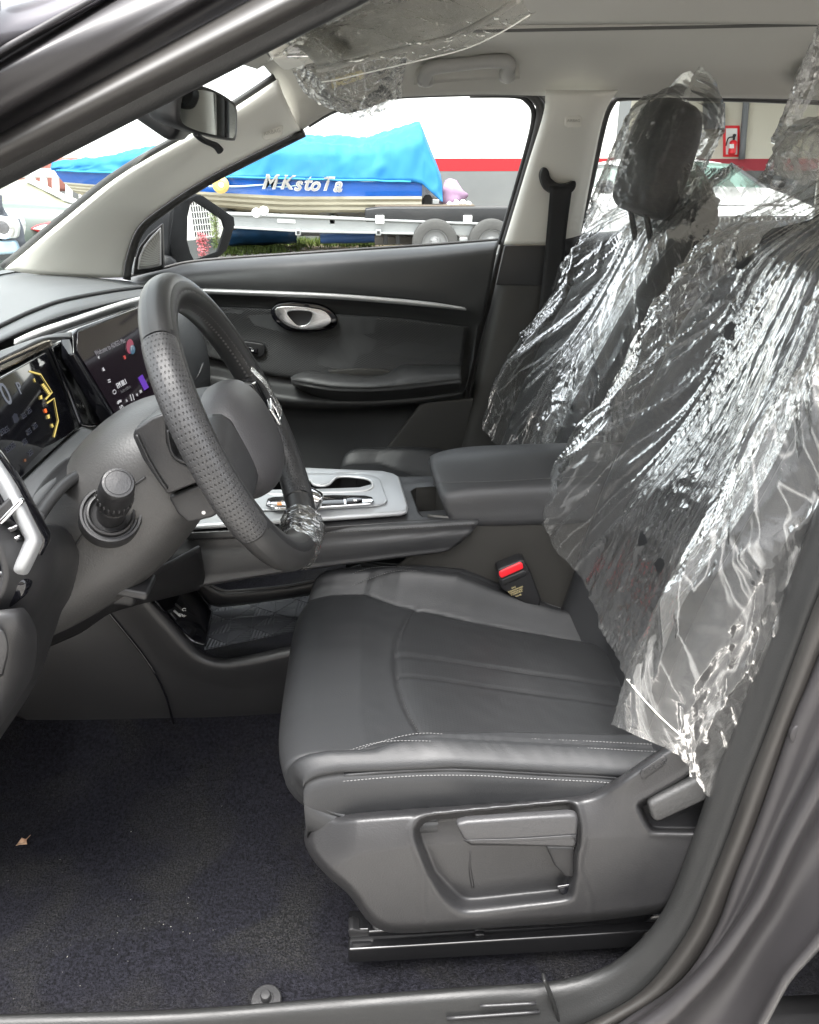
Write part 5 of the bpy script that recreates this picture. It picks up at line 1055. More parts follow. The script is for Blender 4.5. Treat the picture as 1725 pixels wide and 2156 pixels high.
# ================================================================ SEATS
def sstep(a, b, x):
    t = min(1, max(0, (x-a)/(b-a))); return t*t*(3-2*t)
def seam(d, w=.0028): return math.exp(-(d/w)**2)
def tb(x):   # half width of the centre insert
    P = [(-.12, .215), (-.06, .20), (.03, .168), (.15, .155), (.33, .148), (.5, .148)]
    for (a, p), (b, q) in zip(P, P[1:]):
        if x <= b: return p+(q-p)*max(0, (x-a)/(b-a))
    return .148
def xfr(t): return .030+1.2*t*t
HW = .231
def ztop(x, t):
    zc = .700-.205*(x-.03) if x > -.02 else .710
    zb = .744-.10*max(0, x-.05)
    w = sstep(tb(x)-.004, tb(x)+.035, abs(t))
    z = zc+(zb-zc)*w
    z -= .30*max(0, x-.12)*sstep(.14, .20, t)
    if abs(t) <= tb(x)+.03:
        z -= .0045*seam(abs(t)-tb(x), .0035)
        if abs(t) < tb(x) and x > xfr(t):
            z -= .0022*seam(t-.030)+.0022*seam(t+.020)
            z += .0025*math.sin(min(1, max(0, (x-xfr(t))/.03))*math.pi/2)-.002
            if -.020 < t < .030: z -= .0008
        if abs(t) < tb(x): z -= .0045*seam(x-xfr(t), .003)
    z -= .0022*seam(abs(t)-.205, .0022)
    z += .0011*noise.noise(V((x*16, t*16, 4)))+.0005*noise.noise(V((x*45, t*45, 8)))
    z += .0003*math.sin(x*330+6*noise.noise(V((x*20, 1, t*9))))*math.exp(-((abs(t)-.205)/.012)**2)
    e = max(0, abs(t)-.205)/(HW-.205); z -= .010*e**2.0
    return z
FRONT = [(.030, -.106), (-.020, -.104), (-.070, -.094), (-.103, -.070), (-.118, -.046), (-.121, -.028), (-.117, -.015), (-.103, -.005), (-.080, 0)]
def cushion(yc, dx, parent, nx=110, nt=120, dz0=0):
    prof = cr([V((a, b, 0)) for a, b in FRONT], 34)
    rows_ = [(p.x, p.y) for p in prof]+[(-.080+(.46+.080)*k/nx, 0) for k in range(1, nx+1)]
    side = [(.0, .0), (.0035, .005), (.0035, .010), (-.001, .0130), (.0035, .0165), (.006, .028), (.005, .046), (.003, .066), (-.001, .084), (-.008, .096), (-.04, .104)]
    cols_ = [(-1, k) for k in range(len(side)-1, 0, -1)]+[(0, -HW+2*HW*j/nt) for j in range(nt+1)]+[(1, k) for k in range(1, len(side))]
    vs, uvs = [], []
    for x, off in rows_:
        for c, q in cols_:
            t = q if c == 0 else c*HW
            corner = .040*(abs(t)/HW)**5 if x < .1 else .040*(abs(t)/HW)**5*max(0, 1-(x-.1)/.2)
            z = ztop(max(x, -.03), t)+off*(1 if abs(t) < .2 else 1-.25*(abs(t)-.2)/.036)
            yy, zz = t, z
            if c: dy, dz = side[q]; yy = c*(HW+dy); zz = z-dz*(1 if off > -.03 else max(.1, 1+off*6))
            vs.append(V((x+corner+dx, yc+yy, zz+dz0))); uvs.append((x*3, t*3))
    mobj('seat_cushion', vs, gridfaces(len(rows_), len(cols_)), M['leather'], parent, uvs=uvs)
    iv, iu = [], []; na_, nb = nx, nt//2
    for i in range(na_+1):
        for j in range(nb+1):
            a = -1+2*j/nb; t = a*.15
            for _ in range(4):
                x = xfr(t)+.004+(.455-xfr(t)-.004)*i/na_; t = a*(tb(x)-.0045)
            e = min(1, (1-abs(a))*12, i/na_*30)
            iv.append(V((x+dx, yc+t, ztop(x, t)+dz0+.0002+.0016*e**.5))); iu.append((x*3, t*3))
    mobj('seat_insert', iv, gridfaces(na_+1, nb+1), M['perf_seat'], parent, uvs=iu)
def frame(deg):
    r_ = math.radians(deg); return V((math.sin(r_), 0, math.cos(r_))), V((-math.cos(r_), 0, math.sin(r_)))
DFR, PFR = frame(16), frame(21)
def Dfront(s, t):
    a = abs(t); f = 1-sstep(.40, .60, s)*.75
    d = .060*sstep(.115, .185, a)*f + .014*math.exp(-((s-.2)/.12)**2)
    d -= .05*max(0, (a-.195)/.045)**2
    d -= .045*sstep(.52, .64, s)
    return d
def backrest(yc, px, parent, pz=.60, fr=PFR, L=1.0, hd=.765, hf=.03, hs=1.0):
    piv = V((px, yc, pz)); BF = fr[1]; BD = fr[0]*L; B1 = fr[0]
    rings = []
    for s in (-.04, .0, .06, .14, .24, .34, .44, .52, .575, .605, .618):
        k = 1 if s < .44 else 1-.22*((s-.44)/.178)**1.6
        th = .11-.05*max(0, (s-.3)/.318)
        if s > .6: k *= .93
        R = []
        for t in (-.236, -.225, -.205, -.18, -.15, -.12, -.06, 0, .06, .12, .15, .18, .205, .225, .236):
            R.append(piv+BD*(s-.07*(abs(t)/.236)**4*sstep(.40, .60, s))+V((0, t*k, 0))+BF*(Dfront(s, t)-(.012 if s > .6 else 0)))
        for t in (.235, .20, .10, 0, -.10, -.20, -.235):
            R.append(piv+BD*(s-.07*(abs(t)/.236)**4*sstep(.40, .60, s))+V((0, t*k, 0))+BF*(-th+(.05 if abs(t) > .22 else 0)+(.02 if s > .6 else 0)))
        rings.append(R)
    loft('backrest', rings, M['leather'], parent, 72, 50)
    for sg in (-1, 1):
        tube('back_seam', [piv+BD*s+V((0, .135*sg*(1-.1*s), 0))+BF*(Dfront(s, .135)+.0005) for s in (.06, .15, .25, .35, .45, .53)], .0022, M['plastic_dk'], parent, n=30, sides=6)
    tube('back_seam', [piv+BD*(.30-.06*abs(t)/.13)+V((0, t, 0))+BF*(Dfront(.3, t)+.001) for t in (-.13, -.07, 0, .07, .13)], .0022, M['plastic_dk'], parent, n=20, sides=6)
    hc = piv+B1*hd+BF*hf
    hr = []
    for h, k, tk in ((-.112, .62, .55), (-.105, .82, .75), (-.085, .94, .92), (-.03, 1, 1), (.04, .98, .98), (.085, .90, .88), (.108, .72, .66), (.115, .45, .4)):
        R = []
        for q in range(28):
            a = 2*math.pi*q/28; c, s_ = math.cos(a), math.sin(a); e = 3
            R.append(hc+B1*(h*hs)+V((0, math.copysign(abs(c)**(2/e), c)*.112*k, 0))+BF*(math.copysign(abs(s_)**(2/e), s_)*.052*tk+.012*(h/.115)))
        hr.append(R)
    loft('headrest', hr, M['leather'], parent, 48, 36)
    for sg in (-1, 1):
        tube('headrest_post', [hc+B1*(-.08)+V((0, .05*sg, 0)), hc+B1*(-.15)+V((0, .05*sg, 0))-BF*(hf*.8)], .006, M['plastic_dk'], parent, n=4)
    return piv, hc
# ---- driver seat
ds = thing('driver_seat', (.12, .95, .36), 'black leather driver seat with perforated cushion, backrest under film', 'car seat')
cushion(.95, 0, ds, 150, 150)
dpiv, dhc = backrest(.95, .362, ds, .63, DFR, 1.17, .880, .012)
for t, x0, x1 in ((-.199, -.055, .36), (-.211, -.05, .36), (.199, -.055, .33), (.211, -.05, .33)):
    stitches('cushion_stitching', [V((x, .95+t, ztop(x, t)+.0006)) for x in [x0+(x1-x0)*k/8 for k in range(9)]], 105, .0027, .0005, M['thread_lt'], ds)
stitches('side_stitching', [V((x+.040*max(0, 1-max(0, x-.1)/.2), .95-HW-.0044, ztop(x, -HW)-.0185)) for x in [-.075+.40*k/8 for k in range(9)]], 90, .0029, .0006, M['thread_lt'], ds)
stitches('front_stitching', [V((xfr(t)+.003, .95+t, ztop(xfr(t)+.003, t)+.001)) for t in [-.15+.30*k/12 for k in range(13)]], 60, .0030, .0004, M['thread'], ds)
tube('side_piping', [V((x+.040*max(0, 1-max(0, x-.1)/.2), .95-HW-.0012, ztop(x, -HW)-.0128)) for x in [-.075+.41*k/8 for k in range(9)]], .0022, M['leather'], ds, n=60, sides=8)
# side shield
so_ = [(640, 1768), (646, 1736), (662, 1722), (720, 1713), (850, 1703), (1000, 1693), (1130, 1684), (1215, 1672), (1262, 1658), (1310, 1632), (1370, 1590), (1425, 1556), (1470, 1520), (1540, 1470), (1640, 1560), (1560, 1760), (1500, 1850), (1440, 1900), (1400, 1921), (1250, 1940), (1100, 1950), (950, 1960), (850, 1965), (812, 1962), (775, 1940), (735, 1885), (690, 1845), (655, 1805)]
rc = [(876, 1760), (880, 1738), (900, 1722), (960, 1714), (1080, 1702), (1190, 1692), (1206, 1696), (1213, 1715), (1219, 1745), (1218, 1780), (1212, 1800), (1210, 1860), (1208, 1884), (1192, 1898), (1100, 1912), (1000, 1926), (965, 1922), (940, 1902), (918, 1865), (892, 1805)]
rr_ = [(1352, 1716), (1346, 1700), (1352, 1690), (1440, 1640), (1500, 1600), (1560, 1640), (1520, 1740), (1385, 1750), (1364, 1738)]
CRS = [(600, 1860), (690, 1835), (715, 1822), (751, 1801), (800, 1792), (882, 1783), (1050, 1772), (1220, 1766), (1480, 1763), (1700, 1760)]
def crease(u):
    for (a, p), (b, q) in zip(CRS, CRS[1:]):
        if u <= b: return p+(q-p)*(u-a)/(b-a)
    return 1760
rcP = [(p.x, p.y) for p in cr([V((a, b, 0)) for a, b in rc], 80, True)]; rrP = [(p.x, p.y) for p in cr([V((a, b, 0)) for a, b in rr_], 60, True)]
def shield_y(u, v, d):
    y = .683
    t = (crease(u)-v)/95
    if t > 0: y += (.022 if u < 1230 else .022-.016*sstep(1230, 1330, u))*min(1, t)**1.25
    else: y += .010*min(1.2, -t*.55)**2
    if u < 760: y += .022*((760-u)/120)**2
    y += .016*max(0, 1-d/22)**2.2
    for P, dep, rw in ((rcP, .027, 18), (rrP, .026, 12)):
        q, _ = pdist(P, u, v); q = q if inside(P, u, v) else -q
        if P is rcP and v > 1835: rw += (v-1835)*.75
        y += dep*sstep(-rw*.35 if rw < 21 else -7, rw*.65, q)
        y -= .0012*math.exp(-((q+rw*.6)/6)**2)
    return y
relief('side_shield', so_, shield_y, M['plastic_lt'], ds, 4)
lv = [(960, 1738), (985, 1732), (1100, 1724), (1200, 1718), (1217, 1720), (1219, 1732), (1214, 1784), (1206, 1786), (1010, 1780), (990, 1780), (975, 1768)]
hl = plate('height_lever', Ys(.668, *lv), (0, .012, 0), mat('lever_plastic', (.030, .030, .0315), .45, bump=.3, bscale=480), ds, bevel=.0045, seg=4)
surf('lever_crease', [Yd((976, 1769, .6676), (1090, 1766, .6672), (1213, 1758, .6672)), Yd((992, 1779, .672), (1090, 1780, .671), (1211, 1783, .671))], M['plastic'], hl, 16, 4, solid=.001)
plate('lever_slot', Ys(.6975, (1206, 1728), (1221, 1735), (1220, 1790), (1206, 1806)), (0, .004, 0), M['gloss'], ds, bevel=.001)
plate('lever_mount', Ys(.697, (1150, 1785), (1212, 1785), (1213, 1850), (1190, 1848), (1168, 1825)), (0, .014, 0), M['plastic_dk'], ds, bevel=.004)
plate('cut_out', Ys(.7015, (1172, 1868), (1208, 1862), (1210, 1888), (1190, 1896)), (0, .004, 0), M['gloss'], ds, bevel=.002)
tube('recess_mark', Yd((990, 1790, .7115), (990, 1830, .7112), (996, 1868, .7112)), .0018, M['plastic_dk'], ds, n=14, sides=6)
rl = plate('recline_lever', Ys(.684, (1366, 1696), (1384, 1686), (1470, 1643), (1540, 1610), (1565, 1650), (1490, 1686), (1392, 1731), (1380, 1733), (1374, 1724)), (0, .014, 0), mat('lever_grain', (.032, .032, .032), .55, bump=.6, bscale=260), ds, bevel=.005, seg=4)
plate('airbag_tag', Ys(.6868, (1348, 1634), (1352, 1622), (1394, 1594), (1402, 1594), (1406, 1602), (1398, 1614), (1360, 1640), (1352, 1641)), (0, .003, 0), M['plastic_lt'], ds, bevel=.001)
text('airbag_lettering', 'AIRBAG', .0085, Y(1378, 1617, .6862), (.83, 0, .56), (-.56, 0, .83), M['plastic'], ds)
# runners
rail = thing('seat_rail', Y(1000, 2000, .745), 'glossy black steel seat runner on the carpet', 'seat rail')
def bar(name, a, b, y, dy, m, bev=.002):
    (u0, v0, v1), (u2, v2, v3) = a, b
    return plate(name, [Y(u0, v0, y), Y(u2, v2, y), Y(u2, v3, y), Y(u0, v1, y)], (0, dy, 0), m, rail, bevel=bev)
bar('upper_channel', (775, 1962, 1975), (1420, 1925, 1940), .742, .03, M['metal_dk'])
bar('middle_channel', (734, 1958, 1985), (1440, 1930, 1962), .752, .03, M['metal_dk'])
bar('lower_channel', (733, 2000, 2030), (1460, 1955, 1990), .738, .045, M['metal_dk'], .003)
bar('lower_web', (736, 1985, 2002), (1450, 1945, 1962), .758, .02, M['metal_dk'])
disc('rail_bolt', Y(770, 1994, .756), (0, -1, 0), [(.006, -.004), (.006, .003), (.0045, .004), (.0005, .004)], M['metal_dk'], rail, 12)
plate('end_stop', Ys(.750, (733, 1960), (742, 1956), (756, 1960), (778, 1962), (778, 1972), (736, 1976)), (0, .02, 0), M['plastic_dk'], rail, bevel=.002)
for u, v in ((1045, 1950), (1165, 1945), (1010, 1968)):
    hull('rail_clip', Y(u, v, .741), (.012, .006, .006), M['metal_dk'], rail, .001)
rail2 = thing('seat_rail', (.2, 1.17, .40), 'black steel seat runner hidden on the console side of the driver seat', 'seat rail')
hull('lower_channel', (.2, 1.13, .425), (.52, .045, .04), M['metal_dk'], rail2, .003)
hull('upper_channel', (.22, 1.13, .455), (.5, .03, .02), M['metal_dk'], rail2, .003)
hull('seat_pan', (.18, .95, .56), (.46, .40, .08), M['plastic_dk'], ds, .02)
hull('seat_leg', (.2, .76, .475), (.42, .02, .10), M['metal_dk'], ds, .003); hull('seat_leg', (.2, 1.13, .50), (.42, .02, .10), M['metal_dk'], ds, .003)
# ---- passenger seat
ps = thing('passenger_seat', (.12, 1.69, .36), 'black leather passenger seat beyond the armrest, wrapped in film', 'car seat')
cushion(1.69, .03, ps, 60, 60, -.055)
ppiv, phc = backrest(1.69, .365, ps, .635, PFR, 1.14, .725, .066, .88)
hull('seat_pan', (.2, 1.69, .47), (.46, .40, .22), M['plastic_dk'], ps, .03)
stitches('cushion_stitching', [V((x+.03, 1.69+.203, ztop(x, .203)-.054)) for x in [-.05+.3*k/8 for k in range(9)]], 70, .0027, .0005, M['thread'], ps)
# ================================================================ CLEAR FILM COVERS
def ridge(p): return 1-abs(noise.noise(p))*2.2
def seat_film(name, piv, label, nt=300, ns=300, seed=0, s0=None, bill=.05, holes=(), tspan=(-.34, .34), fr=PFR, L=1.0):
    BD, BF = fr[0]*L, fr[1]
    vs, uvs = [], []
    for i in range(ns):
        for j in range(nt):
            tt = tspan[0]+(tspan[1]-tspan[0])*j/(nt-1); a = abs(tt); sg = 1 if tt > 0 else -1
            lo = s0(tt); hi = .665
            hem = .012*noise.noise(V((tt*14, seed, 3)))
            s = lo+hem+(hi-lo-hem)*i/(ns-1)
            w = max(0, a-.235)
            lat = min(a, .235)+.25*w+.014*sstep(.17, .235, a)
            d = Dfront(min(s, .6), min(a, .235))+.019-w*1.0
            # loose bagging towards the sides, drawn in at the neck
            bag = math.exp(-((a-.20)/.09)**2)*(bill if tt > 0 else bill*.8)*(.25+.75*math.exp(-((s-.15)/.16)**2))
            d += bag; lat += bag*.45
            top = sstep(.50, .665, s); lat *= 1-.42*top; d -= .02*top
            if s > .60: d -= .03*sstep(.60, .665, s)
            ph = math.atan2(tt*(1+.2*seed), .80-s)*1.0
            q = V((ph*5.5+seed*7.3, s*1.6, seed*3.1))
            f1 = ridge(q); f2 = ridge(V((ph*15+seed*5, s*3.0, 5.5+seed))); f3 = ridge(V((ph*38+seed, s*7, 9.1+seed)))
            cz = noise.noise(V((tt*5, s*5, seed*2.7)))          # where it is crumpled rather than drawn tight
            f4 = ridge(V((tt*34, s*34, seed+2))); f5 = ridge(V((tt*75+f4, s*75, seed+4)))
            r3 = lambda f: max(0, f)**3
            wr = noise.noise(V((tt*9, s*4, seed+11)))
            f6 = ridge(V((ph*70+wr*3, s*9, 13.1+seed)))
            h = .010*r3(f1)+.0060*r3(f2)+.0036*r3(f3)+.0014*r3(f6)
            cw = max(0, cz-.05)+.10*sstep(.13, .2, a)*(1-.5*sstep(.45, .6, s))
            h += cw*(.010*max(0, f4)**2+.0045*max(0, f5)**2)
            h += .004*noise.noise(V((tt*6, s*6, seed+21)))
            h += .0075*r3(ridge(V((tt*26+wr*1.5, s*2.6+seed, 31))))*sstep(.12, .19, a)+.003*r3(ridge(V((tt*60+wr*2, s*7+seed, 37))))*sstep(.10, .18, a)
            h *= .6+.4*min(1, a/.12)
            h = max(h, -.010)
            p = piv+BD*s+V((0, lat*sg, 0))+BF*(d+h)
            if w > 0: p += V((0, sg*h*.6, 0))
            vs.append(p); uvs.append((ph*.9+.5, s*1.3))
    F = gridfaces(ns, nt)
    def keep(f):
        i, j = f[0]//nt, f[0] % nt; tt = tspan[0]+(tspan[1]-tspan[0])*j/(nt-1); s = s0(tt)+(.665-s0(tt))*i/(ns-1)
        return all(((tt-a)/b)**2+((s-c)/d)**2 > 1 for a, c, b, d in holes)
    o = mobj(name, vs, [f for f in F if keep(f)], M['film'], None, uvs=uvs)
    return tag(o, label, 'plastic film')
def hem_d(t): return .045+.13*sstep(.06, .26, t)+.05*sstep(.12, .22, -t)-.06*sstep(.22, .34, -t)
f_d = seat_film('seat_film', dpiv, 'crinkled clear plastic film over the driver seat backrest', 340, 340, 1, hem_d, .046, fr=DFR, L=1.17, holes=((.06, .19, .011, .009), (.005, .18, .010, .008), (.10, .44, .013, .010), (.13, .52, .008, .016)))
def hem_p(t): return .03+.05*sstep(.10, .30, abs(t))
f_p = seat_film('seat_film', ppiv, 'crinkled clear plastic film over the passenger seat backrest', 260, 260, 2, hem_p, .026, holes=((.02, .42, .012, .009),), fr=PFR, L=1.14)
hp = [(1229, 1300), (1241, 1320), (1276, 1373), (1320, 1430), (1381, 1500), (1452, 1565), (1515, 1629)]
hy = [1.07, 1.05, .985, .925, .85, .765, .69]
hs_ = [on_obj(f_d, p.x, p.y, .0015) for p in cr([V((a, b, 0)) for a, b in hp[:6]], 60)]
tube('elastic_hem', [p for p in hs_ if p is not None], .0007, M['film_edge'], f_d, n=120, sides=6)
def bag(name, hc, label, seed, k=1.16, up=1.12, n=140, m=150, peak=(0, 0), skirt=.05, fr=PFR, hs=1.0):
    BD, BF = fr[0]*hs, fr[1]
    vs, uvs = [], []
    for i in range(m):
        v = i/(m-1); h = -.112*1.0-skirt+(.115*up+.112+skirt)*v
        # outline: skirt flares, top closes
        kk = 1.0 if v < .82 else math.sqrt(max(0, 1-((v-.82)/.18)**2))*.97+.03
        if v < .16: kk *= .90-.12*(1-v/.16)*noise.noise(V((seed, 2, 1)))+.06*(1-v/.16)
        for j in range(n):
            a = 2*math.pi*j/n; c, s = math.cos(a), math.sin(a); e = 2.7
            cy = math.copysign(abs(c)**(2/e), c)*.112*k*kk; cx = math.copysign(abs(s)**(2/e), s)*.054*k*1.15*kk
            f1 = ridge(V((c*2.6+seed, s*2.6, v*1.3))); f2 = ridge(V((c*8, s*8+seed, v*4))); f3 = ridge(V((c*20+seed, s*20, v*12))); f4 = ridge(V((c*30+seed, s*30, v*40)))
            hh = .005*max(0, f1)**2+.0034*max(0, f2)**3+.0022*max(0, f3)**3+.0014*max(0, f4)**3-.001
            hh = max(hh, -.008)
            q = V((0, c, 0))+BF*s; q.normalize()
            pk = peak[0]*max(0, v-.75)*4*max(0, math.cos(a-peak[1]))
            vs.append(hc+BD*(h+.01*(f1-.5)+pk)+V((0, cy, 0))+BF*cx+q*hh); uvs.append((a/6.283*1.2, v*.6))
    o = mobj(name, vs, gridfaces(m, n, cc=True), M['film_h'], None, uvs=uvs)
    return tag(o, label, 'plastic film')
bag('headrest_film', phc, 'clear plastic bag over the passenger headrest with a pointed top', 3.3, 1.15, 1.10, peak=(.06, 3.0), skirt=.06, hs=.88)
bag('headrest_film', dhc, 'clear plastic bag over the driver headrest at the right edge', 6.1, 1.30, 1.12, fr=DFR, skirt=.075)
# collars of bunched film round the headrest stems
def collar(piv, label, seed, fr=PFR, L=1.0, fw=0, sc=1.0):
    BD, BF = fr[0]*L, fr[1]
    P = []
    vs, uvs = [], []; n, m = 140, 40
    for i in range(m):
        v = i/(m-1)
        for j in range(n):
            a = 2*math.pi*j/n; c, s = math.cos(a), math.sin(a)
            ru, rv_ = .175-.06*v+.02*math.sin(v*3.1), .060-.012*v+.022*math.sin(v*3.1)
            f = ridge(V((c*5+seed, s*5, v*1.2)))*.012+ridge(V((c*13+seed, s*13, v*5)))*.006
            vs.append(piv+BD*(.60+.055*v+.012*c*c)+V((0, c*(ru+f)*sc, 0))+BF*(s*(rv_+f)*sc-.01+fw*v)); uvs.append((a/6.283, v*.3))
    o = mobj('film_collar', vs, gridfaces(m, n, cc=True), M['film3'], None, uvs=uvs)
    return tag(o, label, 'plastic film')
collar(dpiv, 'bunched film collar round the driver backrest top', 1.2, DFR, 1.17, .02)
collar(ppiv, 'bunched film collar under the passenger headrest', 4.2, PFR, 1.11, .05, .75)
# films on the sun visors and the steering wheel
def loose(name, rows_, label, seed, amp=.006, nu=120, nv=90, freq=18, m='film2', solid=0):
    R = [cr(r_, nu) for r_ in rows_]; cols_ = [cr([r_[j] for r_ in R], nv) for j in range(nu)]
    vs, uvs = [], []
    for i in range(nv):
        for j in range(nu):
            p = cols_[j][i]; u, v = j/(nu-1), i/(nv-1)
            h = max(0, ridge(V((u*freq*.3+seed, v*freq*.16, seed))))**2*amp*1.6+max(0, ridge(V((u*freq+seed, v*freq*.5, 3))))**3*amp*.8+max(0, ridge(V((u*freq*2.4, v*freq*1.6+seed, 7))))**3*amp*.4
            vs.append(p+V((0, -1, .3)).normalized()*h); uvs.append((u, v))
    o = mobj(name, vs, gridfaces(nv, nu), M[m], None, uvs=uvs)
    return tag(o, label, 'plastic film')
vf1 = loose('visor_film', [[p+V((.012, -.03, -.022)) for p in fP], [p+V((0, -.02, -.012)) for p in fP], [p+V((0, -.012, -.018)) for p in mP], [p+V((0, -.005, -.012)) for p in hP]], 'clear film sleeve on the folded-up driver sun visor', 2.2, .007, 200, 110, 22)
loose('visor_film', [Yd((604, 112, 1.54), (650, 118, 1.52), (720, 112, 1.51), (800, 98, 1.51), (862, 80, 1.53)), Yd((618, 158, 1.55), (665, 160, 1.52), (730, 155, 1.505), (805, 142, 1.51), (856, 130, 1.54)), Yd((640, 196, 1.56), (685, 202, 1.53), (740, 202, 1.52), (800, 188, 1.525), (848, 170, 1.55)), Yd((672, 226, 1.575), (708, 238, 1.55), (758, 251, 1.54), (800, 240, 1.55), (846, 206, 1.575))], 'clear film bag hanging round the passenger sun visor', 5.5, .010, 150, 120, 12)
loose('visor_film', [Yd((600, 98, 1.17), (640, 100, 1.16), (680, 118, 1.15), (700, 140, 1.14)), Yd((612, 80, 1.18), (650, 82, 1.17), (690, 100, 1.16), (720, 128, 1.15)), Yd((625, 62, 1.19), (662, 62, 1.18), (705, 80, 1.17), (745, 112, 1.15))], 'crumpled end of the film sleeve beside the overhead lamp', 8.1, .008, 90, 60, 22)
loose('wheel_film', [[WL(-.074, .040, .028), WL(-.098, .040, .026), WL(-.118, .030, .024)], [WL(-.070, .010, .036), WL(-.098, .012, .034), WL(-.124, .006, .028)], [WL(-.074, -.030, .034), WL(-.100, -.028, .034), WL(-.122, -.024, .03)]], 'small square of clear film on the steering wheel buttons', 1.7, .003, 50, 50, 9)
vs_ = []
def rim_wrap(d0, d1, label, seed):
    vs, uvs = [], []; n, S = 60, 40
    for i in range(n):
        deg = d0+(d1-d0)*i/(n-1); t = math.radians(deg); p = rimpt(deg); rad = (V((0, -math.cos(t), 0))+WU*math.sin(t)).normalized()
        for k in range(S):
            ph = 2*math.pi*k/S; f = ridge(V((math.cos(ph)*2+seed, math.sin(ph)*2, i*.09)))*.0035+ridge(V((math.cos(ph)*6+seed, math.sin(ph)*6, i*.2)))*.002
            fl = .006*(i/(n-1))**2*(1+.6*noise.noise(V((ph*1.5, seed, 0))))
            r_ = .0225+f+fl
            vs.append(p+rad*(math.cos(ph)*r_)+WA*(math.sin(ph)*r_*.9)); uvs.append((i/n*.5, k/S*.5))
    return tag(mobj('wheel_film', vs, gridfaces(n, S, cc=True), M['film2'], None, uvs=uvs), label, 'plastic film')
rim_wrap(286, 258, 'scrap of clear film wrapped round the bottom of the wheel rim', 2.0)

tube('film_edge', [p+V((.006, -.034, -.022)) for p in fP], .0007, M['film_edge'], vf1, n=50, sides=6)
# ================================================================ OUTSIDE: GROUND
def ground_mat():
    m = mat('yard_ground', (.14, .135, .12), .95, bump=.8, bscale=60, bdist=.03, col2=(.24, .23, .205), vscale=14); return m
g = mobj('ground', [V((-60, -40, 0)), V((60, -40, 0)), V((60, 60, 0)), V((-60, 60, 0))], [(0, 1, 2, 3)], ground_mat(), None, smooth=False)
g['kind'] = 'structure'; g['label'] = 'grey gravel yard'
pv = mobj('driveway', [V((-7, -9, .004)), V((7, -9, .004)), V((7, 3.2, .004)), V((-7, 3.2, .004))], [(0, 1, 2, 3)], mat('pale_gravel', (.30, .29, .27), .95, bump=.9, bscale=70, bdist=.02, col2=(.50, .48, .45), vscale=45), None, smooth=False)
pv['kind'] = 'structure'; pv['label'] = 'pale pebble driveway under the car'
# strips of soil below the boat
soil = mobj('soil', [Z(300, 560, .004), Z(1200, 545, .004), Z(1300, 500, .004), Z(250, 500, .004)], [(0, 1, 2, 3)], mat('soil', (.09, .065, .042), .95, bump=.9, bscale=40, bdist=.03, col2=(.20, .16, .11), vscale=3), None, smooth=False)
soil['kind'] = 'structure'; soil['label'] = 'brown earth strip under the boat trailer'
def scatter(name, n, f, m, label, cat):
    vs, F = [], []
    for k in range(n): f(vs, F)
    o = mobj(name, vs, F, m, None, smooth=False); return tag(o, label, cat, kind='stuff')
def blade(vs, F):
    cx = random.choice(((430, 524), (520, 520), (560, 528), (620, 514), (700, 512), (760, 512), (490, 530), (840, 505)))
    p = Z(random.gauss(cx[0], 28), random.gauss(cx[1], 5), 0)
    for _ in range(4):
        a = random.uniform(0, 6.28); h = random.uniform(.05, .13); w = .012; d = V((math.cos(a), math.sin(a), 0)); q = p+V((random.uniform(-.06, .06), random.uniform(-.06, .06), 0))
        b = len(vs); vs += [q-d*w, q+d*w, q+V((random.uniform(-.05, .05), random.uniform(-.05, .05), h))]; F.append((b, b+1, b+2))
scatter('grass', 1500, blade, mat('grass', (.055, .10, .014), .8, col2=(.13, .17, .03), vscale=2), 'tufts of short green grass at the edge of the yard', 'grass')
def stone(vs, F):
    p = Z(random.choice((random.gauss(460, 40), random.uniform(380, 1000))), random.uniform(522, 552), 0); s = random.uniform(.012, .04); b = len(vs)
    vs.extend([p+V((s, 0, s*.3)), p+V((0, s*.8, s*.3)), p+V((-s, 0, s*.2)), p+V((0, -s*.9, s*.3)), p+V((random.uniform(-.3, .3)*s, 0, s*.9)), p-V((0, 0, s*.2))])
    F.extend([(b, b+1, b+4), (b+1, b+2, b+4), (b+2, b+3, b+4), (b+3, b, b+4)])
scatter('gravel', 900, stone, mat('pale_stone', (.28, .27, .24), .9, var=.3, vscale=3), 'pale pebbles between the grass tufts', 'gravel')
# ================================================================ BOUNDARY WALL
WY = 14.2
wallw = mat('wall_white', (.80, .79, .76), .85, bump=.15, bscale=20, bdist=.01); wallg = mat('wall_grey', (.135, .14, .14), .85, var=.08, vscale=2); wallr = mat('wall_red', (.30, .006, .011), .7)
z1, z2 = Y(1000, 360, WY).z, Y(1000, 333, WY).z
wall = thing('boundary_wall', (-4, WY, 0), 'white yard wall with red stripe above a grey base behind the boat', 'wall')
xr = Y(1292, 350, WY).x
def slab(name, x0, x1, y0, z0, z1_, m, parent, t=.2): return hull(name, ((x0+x1)/2, y0+t/2, (z0+z1_)/2), (x1-x0, t, z1_-z0), m, parent, 0)
slab('upper_wall', -22, xr, WY, z2, 5.2, wallw, wall); slab('red_stripe', -22, xr, WY-.004, z1, z2, wallr, wall, .204); slab('lower_wall', -22, xr, WY-.002, 0, z1, wallg, wall, .202)
